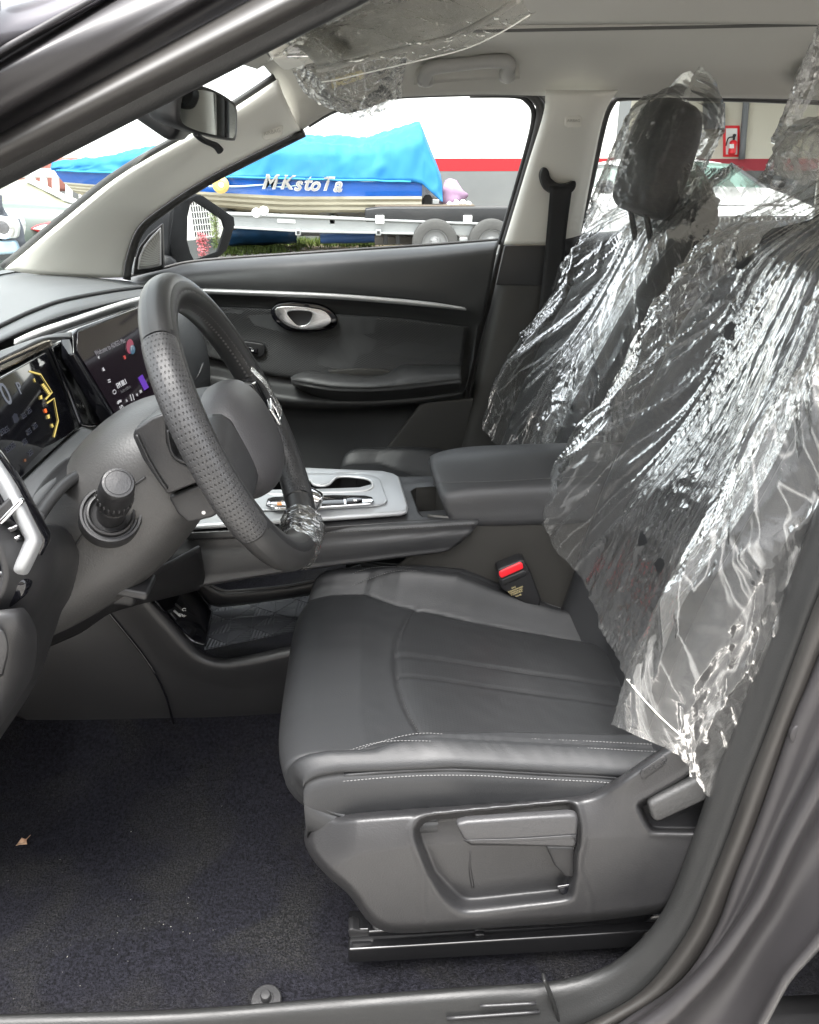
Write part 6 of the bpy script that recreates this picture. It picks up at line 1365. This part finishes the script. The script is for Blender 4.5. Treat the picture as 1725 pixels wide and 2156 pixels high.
# shaded bay to the right under a canopy
bay = thing('garage_bay', (6, WY+1.2, 0), 'cream wall with dull red stripe in the shaded bay behind the white car', 'wall')
BY = WY+1.4
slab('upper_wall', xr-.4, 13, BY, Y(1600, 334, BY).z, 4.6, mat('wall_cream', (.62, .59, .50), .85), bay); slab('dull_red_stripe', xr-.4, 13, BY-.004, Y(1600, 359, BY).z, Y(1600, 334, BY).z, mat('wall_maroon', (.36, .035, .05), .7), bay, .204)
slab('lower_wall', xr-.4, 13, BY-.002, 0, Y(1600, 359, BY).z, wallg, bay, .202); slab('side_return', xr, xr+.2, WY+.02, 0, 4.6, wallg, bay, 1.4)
hull('canopy', (xr+4.9, 11.6, 3.3), (8.6, 9.6, .12), mat('canopy', (.5, .5, .48), .7), bay, .02)
def flat(name, u0, v0, u1, v1, y, d, m, parent, bev=.01): return plate(name, Ys(y, (u0, v0), (u1, v0), (u1, v1), (u0, v1)), (0, d, 0), m, parent, bevel=bev)
greym = mat('metal_grey', (.16, .17, .18), .5)
eb_ = thing('electrical_box', Y(1510, 270, BY), 'grey electrical box on the cream wall', 'electrical box')
flat('case', 1490, 216, 1528, 271, BY-.22, .22, greym, eb_); flat('label_plate', 1512, 224, 1518, 240, BY-.225, .005, M['white'], eb_, 0)
exb = thing('extinguisher_board', Y(1542, 330, BY), 'white wall board with a red border behind the extinguisher', 'sign board')
flat('red_border', 1524, 264, 1558, 330, BY-.03, .03, M['red'], exb, .003); flat('white_field', 1529, 270, 1553, 325, BY-.034, .004, M['white'], exb, 0)
ext = thing('fire_extinguisher', Y(1543, 326, BY-.1), 'red fire extinguisher hanging on the white board', 'fire extinguisher')
ec = Y(1541, 325, BY-.12)
hh_ = (Y(1541, 295, BY-.12)-ec).length
disc('cylinder', ec, (0, 0, 1), [(.05, 0), (.065, .02), (.065, hh_*.85), (.05, hh_*.95), (.025, hh_)], M['red'], ext, 20)
disc('valve', ec+V((0, 0, hh_)), (0, 0, 1), [(.02, 0), (.02, .05), (.03, .06), (.03, .09), (.01, .1)], M['plastic_dk'], ext, 12)
tube('hose', [ec+V((0, -.02, hh_+.05)), ec+V((-.12, -.05, hh_+.03)), ec+V((-.15, -.06, hh_*.6))], .012, M['plastic_dk'], ext, n=16, sides=8)
flat('label_sticker', 1536, 303, 1546, 312, BY-.19, .004, M['white'], ext, 0)
pip = tube('drain_pipe', [Y(1576, 150, BY-.08), Y(1572, 210, BY-.08), Y(1562, 335, BY-.08)], .055, greym, None, n=8); tag(pip, 'grey vertical drain pipe on the cream wall', 'pipe')
cnd = tube('conduit', Yd((1535, 207, BY-.05), (1600, 209, BY-.05), (1760, 216, BY-.05)), .03, greym, None, n=6); tag(cnd, 'thin grey conduit running along the cream wall top', 'conduit')
lam = thing('wall_lamp', Y(1495, 208, BY), 'small pale lamp above the electrical box', 'wall lamp')
disc('shade', Y(1495, 206, BY-.1), (0, -.3, -1), [(.05, -.06), (.12, 0), (.12, .03)], M['white'], lam, 16); hull('bracket', Y(1495, 200, BY-.04), (.06, .1, .06), greym, lam, .01)
# ================================================================ BOAT ON ITS TRAILER
boat = thing('motor_boat', (-2, 12.1, .4), 'blue and cream motor boat under a bright blue cover', 'boat')
BC = 12.15
xb, xs = Y(112, 350, BC).x, Y(889, 400, 11.25).x
def hbm(f): return .06+.84*(1-(1-min(1, f/.62))**2.1) if f < .62 else .90
def bsec(f, lv):
    """near and far points of the hull at a level: 0 gunwale, 1 colour line, 2 chine, 3 keel"""
    x = xb+(xs-xb)*f; h = hbm(f)
    zg = 1.17-.13*f; z_ = [zg, .98-.15*min(1, f*1.5), .86-.23*min(1, f*1.6), .80-.32*min(1, f*1.7)][lv]
    k = [1, .97-.15*(1-f)**3, .86-.35*(1-f)**2, .02][lv]
    return x+(.35*(lv/3)*(1-f)**3 if lv else 0), h*k, z_
def band(name, la, lb, m, sub=6, ribs=False):
    vs = []; n = 60
    for side in (-1, 1):
        for i in range(n):
            f = i/(n-1)
            for j in range(sub+1):
                t = j/sub; A, B = bsec(f, la), bsec(f, lb)
                off = (.022 if (j % 2) else 0) if ribs else .02*math.sin(t*math.pi)
                vs.append(V((A[0]+(B[0]-A[0])*t, BC+side*(A[1]+(B[1]-A[1])*t+off), A[2]+(B[2]-A[2])*t)))
    F = gridfaces(n, sub+1)+[tuple(i+n*(sub+1) for i in f) for f in gridfaces(n, sub+1)]
    a, b = (n-1)*(sub+1), n*(sub+1)+(n-1)*(sub+1)
    for j in range(sub): F.append((a+j, a+j+1, b+j+1, b+j))
    return mobj(name, vs, F, m, boat, angle=25 if ribs else 60)
cream = mat('gelcoat_cream', (.42, .38, .28), .3, coat=.4); bblue = mat('gelcoat_blue', (.006, .11, .48), .25, coat=.5)
band('blue_topside', 0, 1, bblue); band('cream_hull', 1, 2, cream, 6, True); band('hull_bottom', 2, 3, cream, 3)
def cover_pt(f, a):
    """a from -1 (near hem) over the crown to 1"""
    x = xb+(xs-xb)*f if f <= 1 else xs+(f-1)*1.3
    h = hbm(min(f, 1))+.03
    U = [(0, 1.17), (.12, 1.24), (.28, 1.37), (.45, 1.44), (.62, 1.50), (.80, 1.475), (.87, 1.48), (.95, 1.60), (1.0, 1.68), (1.03, 1.60), (1.12, 1.30), (1.22, 1.0)]
    zc = U[-1][1]
    for (p, q), (r_, s_) in zip(U, U[1:]):
        if p <= f <= r_: zc = q+(s_-q)*(f-p)/(r_-p); break
    zh = (1.17-.13*min(f, 1))-.05 if f <= .97 else 1.0-(f-.97)*1.1
    if f < .03: zh = 1.12
    b = abs(a); sh = .70
    if b < sh: y, z = h*.93*(b/sh), zc-(zc-zh)*.30*(b/sh)**2.5
    else:
        t = (b-sh)/(1-sh); y = h*(.93+.07*t); z = (zc-(zc-zh)*.30)+(zh-(zc-(zc-zh)*.30))*t
    q = V((x*2.2, a*2.0, f*3)); w = noise.noise(q)*.05+ridge(V((x*3.5+a*1.5, a*3, 2)))*.06+ridge(V((x*7-a*3, a*5, 5)))*.03
    return V((x, BC+math.copysign(y+w*.5*(b > sh), a), z+w*(.7 if b < sh else .15)))
nf, na = 150, 60
cvs = [cover_pt(1.20*i/(nf-1), -1+2*j/(na-1)) for i in range(nf) for j in range(na)]
mobj('boat_cover', cvs, gridfaces(nf, na), mat('cover_cloth', (.004, .125, .31), .75, bump=.3, bscale=30, var=.08, vscale=2), boat, solid=.01)
tube('cover_hem', [cover_pt(.02+.95*i/30, -1)+V((0, -.012, 0)) for i in range(31)], .012, mat('hem_pale', (.015, .20, .38), .7), boat, n=60, sides=6)
wht = mat('letter_white', (.42, .42, .42), .5); gry = mat('letter_grey', (.20, .19, .175), .5)
for k_, (ch_, u_, v_, z_) in enumerate((('M', 566, 384, .23), ('K', 602, 385, .22), ('s', 626, 388, .23), ('t', 645, 386, .25), ('o', 662, 389, .22), ('T', 685, 388, .22), ('a', 710, 390, .24))):
    lo_ = Y(u_, v_, 11.19-.003*k_)
    text('name_outline', ch_, z_, lo_, (1, 0, -.03), (0, 0, 1), wht, boat, ext=.004, shear=.35, bold=.009)
    text('name_letter', ch_, z_, lo_+V((0, -.030, 0)), (1, 0, -.03), (0, 0, 1), gry, boat, ext=.004, shear=.35, bold=0)
sw_ = mat('stripe_pale', (.55, .80, .82), .4)
tube('pale_stripe', Yd((440, 392, 11.24), (500, 392, 11.235), (560, 388, 11.23), (600, 384, 11.23)), [.03, .04, .03, .01], sw_, boat, n=24, sides=6, flat=.3)
tube('pale_stripe', Yd((565, 392, 11.225), (600, 393, 11.225), (640, 388, 11.225)), [.01, .03, .008], sw_, boat, n=16, sides=6, flat=.3)
tube('pale_stripe', Yd((730, 378, 11.225), (770, 381, 11.225), (810, 380, 11.225), (840, 376, 11.225)), [.01, .03, .025, .008], sw_, boat, n=16, sides=6, flat=.3)
disc('fender_roller', Y(466, 389, 11.15), (0, -1, 0), [(.085, -.05), (.10, 0), (.10, .06), (.06, .09), (.02, .09)], mat('roller_amber', (.62, .42, .12), .5), boat, 20)
disc('roller_hub', Y(466, 389, 11.06), (0, -1, 0), [(.03, 0), (.03, .01), (.005, .012)], M['white'], boat, 12)
mot = thing('outboard_motor', Y(905, 440, 11.9), 'dark outboard motor at the stern of the covered boat', 'outboard motor')
hull('leg', Y(899, 422, 11.85), (.14, .3, .42), M['plastic_dk'], mot, .04); hull('cowl', Y(903, 400, 11.9), (.34, .4, .22), M['white'], mot, .06); hull('skeg', Y(906, 436, 11.85), (.34, .12, .05), M['plastic_dk'], mot, .02)
pc_ = surf('pink_cloth', [Yd((938, 380, 11.5), (948, 376, 11.5), (962, 380, 11.5)), Yd((932, 400, 11.42), (952, 396, 11.36), (974, 400, 11.45)), Yd((926, 424, 11.5), (945, 428, 11.36), (966, 420, 11.38), (986, 410, 11.5)), Yd((924, 432, 11.55), (940, 433, 11.5), (960, 428, 11.5), (975, 424, 11.55))], mat('cloth_pink', (.24, .15, .23), .85), None, 24, 20, solid=.01, disp=lambda p: p+V((0, .04*ridge(p*4), 0)))
tag(pc_, 'pale pink cloth hanging from the boat stern', 'cloth')
scrap = thing('stern_fittings', Y(965, 440, 11.4), 'jumble of metal fittings behind the stern', 'fittings')
for u, v, s in ((958, 434, .10), (972, 430, .08), (984, 436, .09), (945, 438, .1)): hull('fitting', Y(u, v, 11.4), (s*1.6, s, s), M['silver'], scrap, .02, rot=(s*20, s*9, s*31))
# trailer
tr = thing('boat_trailer', (-1, 11.1, 0), 'galvanised white boat trailer with twin wheels', 'trailer')
galv = mat('galvanised', (.33, .34, .34), .4, metal=.4, var=.1, vscale=3)
def beam(name, P, y, d, m, bev=.01): return plate(name, Ys(y, *P), (0, d, 0), m, tr, bevel=bev)
beam('side_beam', ((300, 444), (481, 452), (769, 464), (855, 467), (1075, 476), (1075, 500), (872, 491), (635, 486), (481, 477), (300, 470)), 11.0, .10, galv)
beam('beam_flange', ((300, 441), (481, 448), (769, 460), (1075, 471), (1075, 476), (769, 466), (481, 454), (300, 446)), 10.95, .2, galv, .004)
beam('beam_flange', ((300, 470), (481, 476), (635, 485), (872, 490), (872, 494), (635, 489), (481, 480), (300, 474)), 10.95, .2, galv, .004)
beam('white_marker', ((584, 460), (622, 462), (622, 470), (584, 468)), 10.985, .02, M['white'], .002)
beam('bunk', ((769, 440), (800, 436), (1090, 436), (1090, 470), (769, 467)), 10.98, .25, M['plastic_dk'], .02)
beam('bunk_board', ((790, 433), (1000, 431), (1000, 437), (790, 439)), 11.15, .3, mat('timber_dark', (.09, .07, .05), .8), .01)
hull('side_beam', (-2.5, 13.2, .62), (7.5, .10, .16), galv, tr, .01)
for u in (628, 797): 
    hull('bracket', Y(u, 489, 10.97), (.07, .08, .07), galv, tr, .01); hull('bracket_socket', Y(u, 489, 10.925), (.036, .01, .036), M['plastic_dk'], tr, .004)
for u in (800, 985): hull('bunk_clamp', Y(u, 462, 10.96), (.11, .05, .10), M['white'], tr, .01)
for u, v in ((540, 448), (556, 444)): disc('roller', Y(u, v, 10.98), (0, -1, 0), [(.05, -.04), (.06, 0), (.05, .04)], M['white'], tr, 14)
for u in (812, 838): hull('spring_hanger', Y(u, 496, 11.05), (.06, .06, .22), M['plastic_dk'], tr, .01)
tyre = mat('tyre_grey', (.045, .044, .042), .8, bump=.4, bscale=40, bdist=.01); rimm = mat('wheel_steel', (.20, .20, .20), .5, metal=.4)
for u in (917, 1036):
    wc_ = Y(u, 504, 10.85); wc_.z = .29
    w = disc('wheel', wc_+V((0, .2, 0)), (0, -1, 0), [(.17, -.01), (.255, 0), (.288, .03), (.29, .10), (.29, .15), (.283, .185), (.255, .20), (.17, .195), (.165, .10)], tyre, tr, 40)
    disc('rim', wc_+V((0, .03, 0)), (0, -1, 0), [(.168, -.02), (.165, .014), (.155, .014), (.145, -.06), (.10, -.07), (.08, -.01), (.05, .02), (.045, .045), (.004, .05)], rimm, w, 28)
    for k in range(8):
        t = 6.283*(k+.5)/8; disc('wheel_slot', wc_+V((math.cos(t)*.118, .090, math.sin(t)*.118)), (0, -1, 0), [(.022, 0), (.022, .004), (.002, .005)], M['plastic_dk'], w, 10)
    for k in range(5):
        t = 6.283*k/5; disc('wheel_nut', wc_+V((math.cos(t)*.06, .022, math.sin(t)*.06)), (0, -1, 0), [(.012, 0), (.012, .015), (.006, .018)], rimm, w, 6)
hull('axle', (Y(975, 500, 11.1).x, 12.1, .3), (.12, 2.2, .10), galv, tr, .02)
for x in (-4.2, -2.2, -.4): hull('cross_member', (x, 12.1, .55), (.08, 2.2, .08), galv, tr, .01)
for u in (500, 880): hull('boat_support', (Y(u, 470, 12.1).x, 12.1, .53), (.12, 1.2, .25), M['plastic_dk'], tr, .02)
# things on the ground under the trailer
tarp = surf('blue_tarpaulin', [Yd((455, 515, 12.7), (500, 518, 12.6), (560, 517, 12.6), (625, 513, 12.7)), Yd((455, 495, 12.5), (500, 492, 12.35), (560, 494, 12.4), (625, 495, 12.5)), Yd((455, 476, 12.7), (500, 474, 12.6), (560, 476, 12.6), (625, 480, 12.7)), Yd((455, 476, 13.4), (500, 474, 13.4), (560, 476, 13.4), (625, 480, 13.4))], mat('tarp_blue', (.012, .07, .17), .6, var=.3, vscale=4), None, 30, 20, solid=.01, disp=lambda p: p+V((0, .05*ridge(p*3), .02*ridge(p*5))))
tag(tarp, 'dark blue tarpaulin heap under the trailer beam', 'tarpaulin')
stump = disc('tree_stump', Z(522, 512, 0), (0, 0, 1), [(.28, 0), (.22, .12), (.18, .3), (.20, .42), (.12, .45)], mat('bark', (.09, .07, .045), .9, bump=.8, bscale=30, bdist=.02), None, 14); tag(stump, 'brown weathered stump in front of the blue tarpaulin', 'stump')
drum = tube('blue_pipe', Yd((675, 502, 12.6), (760, 501, 12.6), (860, 497, 12.6)), .07, mat('pipe_blue', (.10, .22, .55), .4), None, n=8); tag(drum, 'blue pipe lying on the ground below the boat', 'pipe')
crate = hull('dark_crate', Y(828, 490, 12.7), (.55, .4, .16), M['plastic_dk'], None, .02); tag(crate, 'low dark crate under the trailer', 'crate')
blk = hull('concrete_block', Y(836, 505, 11.6), (.6, .3, .10), mat('concrete_dark', (.12, .11, .10), .9), None, .01); tag(blk, 'dark flat block on the soil beside the trailer wheel', 'block')
slabw = hull('pale_board', Y(742, 486, 13.2), (1.6, .05, .14), mat('board_grey', (.45, .46, .48), .7), None, .01); tag(slabw, 'pale grey board leaning low behind the trailer beam', 'board')
# ================================================================ WHITE CAR IN THE BAY
wc = thing('white_car', (3.6, 9.5, 0), 'white car facing the yard beyond the passenger headrest', 'car')
cwhite = mat('white_car_paint', (.80, .80, .80), .25, coat=.6)
xc = Y(1612, 392, 8.8).x-.70
def sec(y, hw, zt, zs, zb=.28, r=.10):
    return [V((xc-hw, y, zb)), V((xc-hw-.02, y, (zb+zs)/2)), V((xc-hw, y, zs)), V((xc-hw+r*1.5, y, zt-.01)), V((xc, y, zt+.02)), V((xc+hw-r*1.5, y, zt-.01)), V((xc+hw, y, zs)), V((xc+hw+.02, y, (zb+zs)/2)), V((xc+hw, y, zb)), V((xc, y, zb-.02))]
loft('body', [sec(7.55, .62, .62, .55), sec(7.6, .78, .80, .66), sec(7.75, .84, .88, .76), sec(8.2, .86, .95, .84), sec(8.75, .87, 1.0, .92), sec(9.3, .88, 1.0, .94), sec(10.4, .88, 1.0, .94), sec(11.4, .86, .98, .92), sec(11.6, .75, .85, .8)], cwhite, wc, 50, 50)
zr = Y(1530, 337, 9.6).z
loft('roof', [[V((xc-.56, 9.45, zr-.04)), V((xc, 9.42, zr)), V((xc+.56, 9.45, zr-.04)), V((xc+.56, 9.5, zr-.07)), V((xc, 9.5, zr-.05)), V((xc-.56, 9.5, zr-.07))], [V((xc-.60, 10.2, zr-.02)), V((xc, 10.2, zr+.04)), V((xc+.60, 10.2, zr-.02)), V((xc+.60, 10.2, zr-.06)), V((xc, 10.2, zr)), V((xc-.60, 10.2, zr-.06))], [V((xc-.55, 11.1, zr-.08)), V((xc, 11.1, zr-.03)), V((xc+.55, 11.1, zr-.08)), V((xc+.55, 11.1, zr-.12)), V((xc, 11.1, zr-.08)), V((xc-.55, 11.1, zr-.12))]], cwhite, wc, 36, 16)
wsg = mat('car_glass', (.10, .16, .14), .05, coat=.3)
surf('windscreen', [[V((xc-.72, 8.80, .985)), V((xc, 8.72, 1.02)), V((xc+.72, 8.80, .985))], [V((xc-.57, 9.44, zr-.04)), V((xc, 9.40, zr-.01)), V((xc+.57, 9.44, zr-.04))]], wsg, wc, 16, 8, solid=.01)
for sg in (-1, 1):
    surf('side_window', [[V((xc+sg*.76, 8.95, .97)), V((xc+sg*.80, 10.0, .98)), V((xc+sg*.74, 11.1, .97))], [V((xc+sg*.58, 9.5, zr-.06)), V((xc+sg*.62, 10.2, zr-.05)), V((xc+sg*.56, 10.9, zr-.10))]], wsg, wc, 12, 6, solid=.01)
    tube('a_pillar', [V((xc+sg*.74, 8.80, .98)), V((xc+sg*.58, 9.45, zr-.05))], .03, cwhite if sg < 0 else M['plastic_dk'], wc, n=6)
    hull('door_mirror', (xc+sg*.92, 8.95, 1.02), (.18, .10, .13), M['plastic_dk'], wc, .04)
    hull('headlamp', (xc+sg*.62, 7.66, .70), (.34, .12, .10), M['silver'], wc, .04)
    for yy in (8.15, 10.7): disc('wheel', (xc+sg*.78, yy, .31), (sg, 0, 0), [(.2, -.08), (.31, -.06), (.31, .08), (.26, .1), (.05, .08)], tyre, wc, 24)
plate('bonnet', [V((xc-.70, 8.72, 1.005)), V((xc-.62, 8.2, .975)), V((xc-.5, 7.76, .91)), V((xc+.5, 7.76, .91)), V((xc+.62, 8.2, .975)), V((xc+.70, 8.72, 1.005)), V((xc, 8.66, 1.03))], (0, 0, .012), cwhite, wc, bevel=.004)
hull('grille', (xc+.10, 7.57, .72), (.95, .06, .22), M['plastic_dk'], wc, .02)
for k in range(22): hull('grille_bar', (xc-.34+k*.042, 7.53, .72), (.014, .03, .20), M['chrome'], wc, .003)
hull('number_plate', (xc+.1, 7.53, .50), (.46, .03, .11), M['white'], wc, .006)
# ================================================================ CARS AND RAILING SEEN THROUGH THE WINDSCREEN
gc = thing('green_car', Y(60, 520, 6.0), 'pale grey-green car with red and white tail lamp beyond the windscreen', 'car')
gpaint = mat('grey_green_paint', (.09, .11, .097), .3, metal=.2, coat=.6)
gy = 6.0
loft('body', [[Y(u, v, y_) for u, v in P] for y_, P in ((5.9, ((-300, 470), (-60, 452), (60, 446), (150, 450), (186, 470), (190, 520), (180, 590), (-300, 600))), (6.1, ((-300, 432), (-60, 424), (70, 428), (160, 436), (196, 456), (200, 520), (188, 600), (-300, 610))), (7.4, ((-300, 432), (-60, 424), (70, 428), (160, 436), (196, 456), (200, 520), (188, 590), (-300, 600))))], gpaint, gc, 50, 16)
surf('rear_window', [Yd((-80, 428, 6.15), (80, 434, 6.15), (165, 436, 6.2)), Yd((-60, 398, 6.5), (55, 380, 6.5), (90, 388, 6.6))], mat('hazy_glass', (.15, .145, .10), .08, coat=.5), gc, 12, 6, solid=.02)
loft('roof', [[Y(-300, 400, 6.5), Y(-60, 396, 6.5), Y(55, 378, 6.5), Y(60, 384, 6.5), Y(-60, 404, 6.5), Y(-300, 410, 6.5)], [Y(-300, 400, 7.4), Y(-60, 396, 7.4), Y(55, 378, 7.4), Y(60, 384, 7.4), Y(-60, 404, 7.4), Y(-300, 410, 7.4)]], gpaint, gc, 24, 8)
tube('bright_trim', Yd((58, 378, 6.45), (120, 408, 6.3), (185, 436, 6.1)), .02, M['white'], gc, n=10, sides=8)
tube('bright_trim', Yd((78, 438, 6.02), (130, 436, 6.02), (192, 442, 6.05)), .022, M['white'], gc, n=10, sides=8)
plate('tail_lamp', Ys(5.86, (60, 482), (75, 474), (100, 468), (135, 462), (128, 486), (108, 499), (88, 492)), (0, .1, 0), M['red'], gc, bevel=.02)
plate('tail_lamp_lens', Ys(5.84, (66, 482), (85, 475), (118, 470), (112, 480), (90, 486)), (0, .05, 0), M['white'], gc, bevel=.01)
for u in (-180,): disc('wheel', Y(u, 590, 5.95), (0, -1, 0), [(.2, -.1), (.32, -.05), (.32, .08), (.05, .08)], tyre, gc, 24)
hull('base', (Y(-60, 600, 6.6).x, 6.6, .3), (2.6, 1.3, .5), M['plastic_dk'], gc, .05)
dc = thing('dark_van', Y(0, 540, 3.6), 'dark vehicle corner with clear headlamp at the left edge', 'van')
loft('body', [[Y(u, v, y_) for u, v in ((-260, 395), (-20, 405), (2, 425), (12, 452), (44, 462), (50, 500), (42, 540), (-260, 570))] for y_ in (3.55, 3.7, 4.6)], mat('dark_blue_paint', (.05, .055, .07), .25, coat=.6), dc, 40, 10)
plate('headlamp', Ys(3.52, (-20, 456), (30, 458), (38, 476), (34, 502), (-20, 504)), (0, .1, 0), mat('lamp_clear', (.62, .64, .62), .12, coat=.5), dc, bevel=.012)
disc('lamp_bowl', Y(6, 479, 3.515), (0, -1, 0), [(.045, 0), (.04, .008), (.022, -.002), (.002, -.004)], M['chrome'], dc, 20)
plate('fog_lamp', Ys(3.52, (-20, 508), (30, 506), (40, 534), (-20, 538)), (0, .1, 0), mat('lamp_blue', (.30, .42, .52), .15, coat=.5), dc, bevel=.012)
hull('base', (Y(-60, 560, 4.1).x-.4, 4.1, .42), (1.2, 1.0, .7), M['plastic_dk'], dc, .05)
rl_ = thing('white_railing', Y(130, 420, 12.6), 'low white railing in front of the grey wall', 'railing')
tube('top_rail', Yd((20, 366, 12.6), (100, 364, 12.6), (150, 369, 12.6), (200, 384, 12.6), (260, 396, 12.6)), .06, M['white'], rl_, n=14, sides=8)
for u, a, b in ((68, 365, 470), (92, 364, 470), (117, 366, 470), (145, 369, 470), (173, 377, 470), (199, 388, 470), (226, 394, 470)): tube('post', [Y(u, a, 12.6), Y(u+2, b, 12.6)], .05, M['white'], rl_, n=3, sides=8)
rb = hull('red_shed', Y(80, 350, 13.4), (1.1, .6, .45), mat('shed_red', (.24, .09, .07), .8), None, .05); rb.location.z = 1.05
tag(rb, 'low red structure behind the boat bow', 'shed')
# ================================================================ WHAT THE DOOR MIRROR SHOWS
def RM(u, v, x):
    p = PL(u, v, mp_, mn_)+mn_*.021; d = (p-V((0, 0, CAM_H))).normalized(); r_ = d-mn_*(2*d.dot(mn_)); return p+r_*((x-p.x)/r_.x)
XW = 12.0
c0, c1 = RM(460, 420, XW), RM(375, 550, XW)
ylo, yhi = min(c0.y, c1.y)-1.5, max(c0.y, c1.y)+1.5
hw_ = thing('house_wall', (XW+.1, (ylo+yhi)/2, 0), 'white house wall with a grey base, reflected in the door mirror', 'wall')
zsplit = RM(395, 505, XW).z
hull('upper_wall', (XW+.15, (ylo+yhi)/2, (zsplit+4)/2), (.2, yhi-ylo, 4-zsplit), wallw, hw_, 0); hull('lower_wall', (XW+.145, (ylo+yhi)/2, zsplit/2), (.2, yhi-ylo, zsplit), wallg, hw_, 0)
gA, gB, gC, gD = RM(391, 424, XW), RM(416, 436, XW), RM(432, 487, XW), RM(399, 496, XW)
wb = thing('barred_window', (XW, (gA.y+gC.y)/2, gD.z), 'white window grille with dark openings, reflected in the door mirror', 'window')
hull('opening', (XW+.04, (gA.y+gB.y+gC.y+gD.y)/4, (gA.z+gB.z+gC.z+gD.z)/4), (.06, max(gA.y, gB.y, gC.y, gD.y)-min(gA.y, gB.y, gC.y, gD.y), max(gA.z, gB.z)-min(gC.z, gD.z)), M['plastic_dk'], wb, 0)
y0_, y1_ = min(gA.y, gB.y, gC.y, gD.y)-.03, max(gA.y, gB.y, gC.y, gD.y)+.03; z0_, z1__ = min(gC.z, gD.z)-.03, max(gA.z, gB.z)+.03
for k in range(7): hull('crossbar', (XW-.01, (y0_+y1_)/2, z0_+(z1__-z0_)*k/6), (.03, y1_-y0_, .014), M['white'], wb, 0)
for k in range(9): hull('upright', (XW-.012, y0_+(y1_-y0_)*k/8, (z0_+z1__)/2), (.03, .010, z1__-z0_), M['white'], wb, 0)
def bush(name, base, top, wid, n, m, label, cat, hang=False):
    t = thing(name, base, label, cat)
    tube('stem', [base, base.lerp(top, .5)+V((0, .02, 0)), top], .008, mat('stem_brown', (.12, .08, .05), .9), t, n=8, sides=6)
    vs, F = [], []
    for k in range(n):
        f = random.random(); p = base.lerp(top, f)+V((random.gauss(0, wid*.5), random.gauss(0, wid), random.gauss(0, wid*.4)))
        a = V((random.gauss(0, 1), random.gauss(0, 1), random.gauss(0, 1)-(1.2 if hang else 0))).normalized()*random.uniform(.02, .045); b = a.orthogonal().normalized()*.009
        q = len(vs); vs += [p, p+a*.5+b, p+a, p+a*.5-b]; F.append((q, q+1, q+2, q+3))
    mobj('leaves', vs, F, m, t, smooth=False)['kind'] = 'stuff'
rb0, rt0 = RM(416, 540, XW-.6), RM(410, 492, XW-.6)
bush('red_plant', rb0, rt0, .045, 420, mat('leaf_red', (.42, .04, .06), .7, col2=(.6, .2, .22), vscale=5), 'red leafed plant against the white house, reflected in the mirror', 'plant')
gb0, gt0 = RM(443, 520, XW-.5), RM(437, 445, XW-.5)
bush('green_climber', gb0, gt0, .04, 700, mat('leaf_green', (.07, .13, .025), .7, col2=(.20, .25, .06), vscale=5), 'green climbing plant beside the window grille, reflected in the mirror', 'plant', True)
# building across the drive, behind the photographer (seen as a reflection in the screens)
sb_ = thing('workshop_building', (0, -7, 0), 'cream workshop wall with red stripe across the drive, reflected in the screens', 'building')
for nm, a, b, m_ in (('lower_wall', 0, 1.1, wallg), ('red_stripe', 1.1, 1.3, mat('stripe_faded', (.24, .05, .05), .8)), ('upper_wall', 1.3, 4.6, mat('workshop_cream', (.50, .46, .38), .85))):
    hull(nm, (1, -6.8-(.003 if nm == 'red_stripe' else 0), (a+b)/2), (26, .3, b-a), m_, sb_, 0)
hull('parapet', (1, -6.8, 4.68), (26.2, .5, .16), wallg, sb_, .02)
